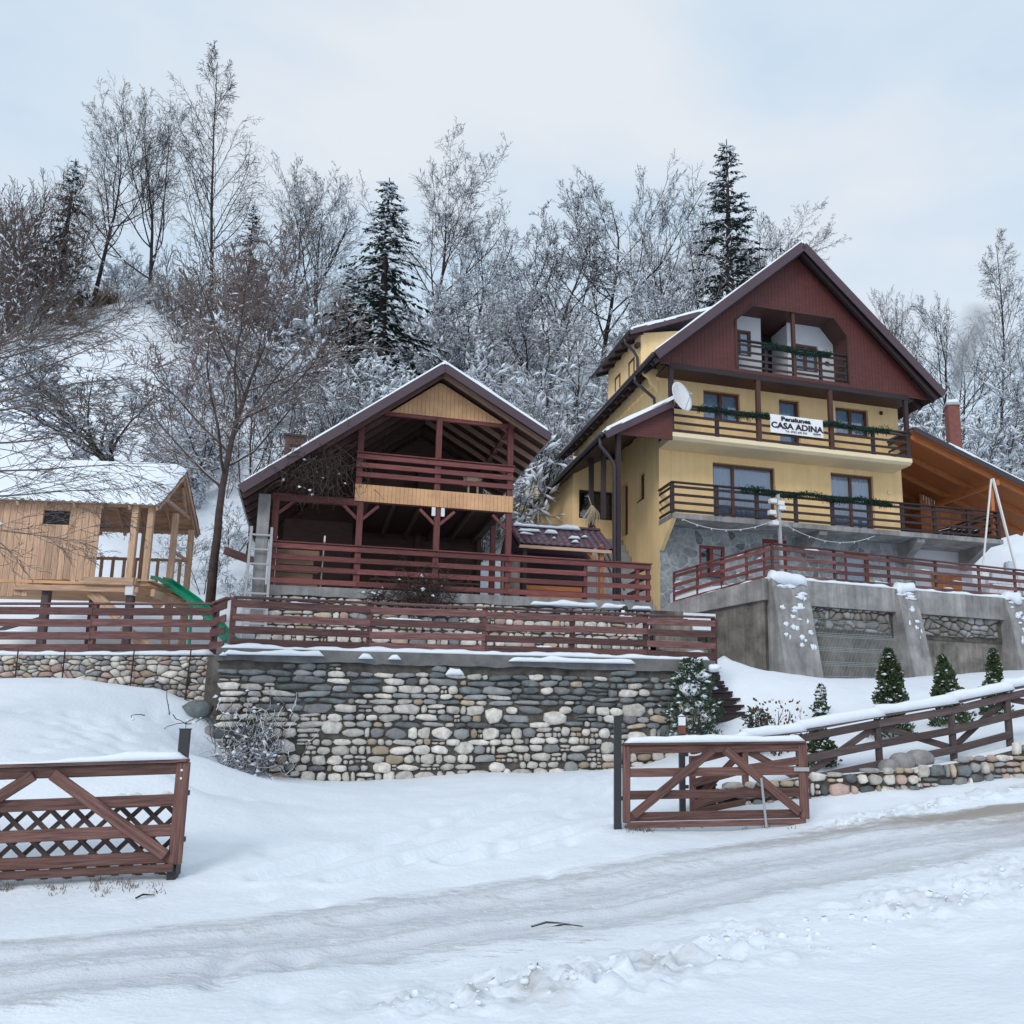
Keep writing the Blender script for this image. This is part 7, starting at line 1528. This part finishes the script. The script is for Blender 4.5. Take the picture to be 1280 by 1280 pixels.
# ---------------------------------------------------------------- chimney smoke
def smoke():
    V = []; F = []; n1, n2 = 14, 16; rg = random.Random(2)
    c0 = np.array([CHIM[0], CHIM[1] + .1, CHIM[2] + .25]); c1 = atd(1226, 380, 39.6)
    for i in range(n1 + 1):
        t = i / n1; c = c0 + (c1 - c0) * t + np.array([.25 * math.sin(t * 5), 0, 0]); r = .12 + 1.35 * math.sin(math.pi * min(1, t * .9)) ** .8 * t ** .5
        for j in range(n2): a = 2 * math.pi * j / n2; k = 1 + .25 * math.sin(3 * a + t * 9) * t; V.append((c[0] + r * k * math.cos(a), c[1] + r * .8 * k * math.sin(a), c[2]))
    for i in range(n1):
        for j in range(n2): F.append((i * n2 + j, i * n2 + (j + 1) % n2, i * n2 + n2 + (j + 1) % n2, i * n2 + n2 + j))
    F += [tuple(range(n2)), tuple((n1 + 1) * n2 - 1 - q for q in range(n2))]
    mt = bpy.data.materials.new('smoke'); mt.use_nodes = True; t = mt.node_tree; t.nodes.clear(); o = N(t, 'ShaderNodeOutputMaterial'); pv_ = N(t, 'ShaderNodeVolumePrincipled'); pv_.inputs['Color'].default_value = (.86, .9, .95, 1); pv_.inputs['Anisotropy'].default_value = .1
    ge = N(t, 'ShaderNodeTexCoord'); nz = N(t, 'ShaderNodeTexNoise'); nz.inputs['Scale'].default_value = .75; nz.inputs['Detail'].default_value = 4; t.links.new(ge.outputs['Object'], nz.inputs['Vector'])
    mr = N(t, 'ShaderNodeMapRange'); mr.inputs[1].default_value = .36; mr.inputs[2].default_value = .62; mr.inputs[3].default_value = .15; mr.inputs[4].default_value = 3.2; t.links.new(nz.outputs[0], mr.inputs[0])
    sx_ = N(t, 'ShaderNodeSeparateXYZ'); t.links.new(ge.outputs['Object'], sx_.inputs[0])
    def lin(a, b):                                       # plume axis as a function of height
        q = N(t, 'ShaderNodeMapRange', clamp=False); q.inputs[1].default_value = c0[2]; q.inputs[2].default_value = c1[2]; q.inputs[3].default_value = a; q.inputs[4].default_value = b; t.links.new(sx_.outputs[2], q.inputs[0]); return q
    def mth(op, a, b):
        q = N(t, 'ShaderNodeMath', operation=op)
        for i_, v_ in enumerate((a, b)):
            if isinstance(v_, float): q.inputs[i_].default_value = v_
            else: t.links.new(v_, q.inputs[i_])
        return q.outputs[0]
    ex = mth('SUBTRACT', sx_.outputs[0], lin(c0[0], c1[0]).outputs[0]); ey = mth('SUBTRACT', sx_.outputs[1], lin(c0[1], c1[1]).outputs[0]); rr_ = mth('SQRT', mth('ADD', mth('MULTIPLY', ex, ex), mth('MULTIPLY', ey, ey)), 0.0)
    fal = N(t, 'ShaderNodeMapRange'); fal.inputs[3].default_value = 1.0; fal.inputs[4].default_value = 0.0; t.links.new(mth('DIVIDE', rr_, lin(.35, 1.25).outputs[0]), fal.inputs[0])
    tp = lin(1.0, .0); tp.clamp = True; t.links.new(mth('MULTIPLY', mth('MULTIPLY', mr.outputs[0], fal.outputs[0]), mth('POWER', tp.outputs[0], .5)), pv_.inputs['Density']); t.links.new(pv_.outputs[0], o.inputs['Volume']); MATS['smoke'] = mt
    m = MB(); m.add(V, F); s_ = m.build('smoke', 'smoke', None); tag(s_, 'pale bluish smoke drifting up from the flue', 'smoke', kind='stuff')
smoke()

# ---------------------------------------------------------------- ploughed clods
def clods():
    rg = np.random.default_rng(8); CO = []; FC = []; b = 0
    for line, n, sp in ((ridge, 240, .24), (ridge2, 60, .12)):
        L = np.array(line); s_ = np.concatenate([[0], np.cumsum(np.linalg.norm(np.diff(L, axis=0), axis=1))])
        for k in range(n):
            u = rg.uniform(0, s_[-1]); 
            if vnoise(u * .9, 3.0, 12) < .42 and rg.random() < .8: continue
            x = np.interp(u, s_, L[:, 0]) + rg.normal(0, sp); y = np.interp(u, s_, L[:, 1]) + rg.normal(0, sp * .8); r = .008 + .034 * rg.random() ** 3
            V, F = blob((r * 1.2, r, r * .8), (x, y, gz1(x, y) - r * .05), 4, 6, seed=int(rg.integers(1e6)), rough=.42); CO += V; FC += [tuple(q + b for q in f) for f in F]; b += len(V)
    m = MB(); m.v = CO; m.f = FC; m.m = [0] * len(FC); o = m.build('snow_clods', 'snow_cap', None, smooth=True, fix=False); tag(o, 'crumbled snow clods ploughed up along the road edges', 'snow clods', kind='stuff')
clods()

# ---------------------------------------------------------------- withered grass at the gate feet
def tufts():
    rg = np.random.default_rng(14); CO = []
    spots = [(rg.uniform(-40, 205), rg.uniform(1100, 1114)) for _ in range(34)] + [(rg.uniform(785, 812), rg.uniform(1036, 1044)) for _ in range(12)] + [(rg.uniform(830, 990), rg.uniform(1034, 1040)) for _ in range(9)]
    for px, py in spots:
        if py == 0: k = rg.integers(0, len(ridge) - 1); f = rg.random(); x, y = (np.array(ridge[k]) * (1 - f) + np.array(ridge[k + 1]) * f) + rg.normal(0, .12, 2)
        else: x, y = on_ground(px, py)[:2]
        z = gz1(x, y); n = int(rg.integers(6, 22)); b = np.array([x, y, z - .01]) + rg.normal(0, .035, (n, 3)) * np.array([1, 1, 0]); d = rg.normal(0, .55, (n, 3)) + np.array([0, 0, .8]); l = rg.uniform(.02, .07, n)[:, None]; CO.append(np.stack([b - [.004, 0, 0], b + [.004, 0, 0], b + d * l], 1).reshape(-1, 3))
    co = np.concatenate(CO); o = raw_mesh('withered_grass', co, np.arange(len(co)).reshape(-1, 3), 'dry_grass', None, False); tag(o, 'withered grass poking through the snow at gates and road edge', 'grass', kind='stuff')
tufts()
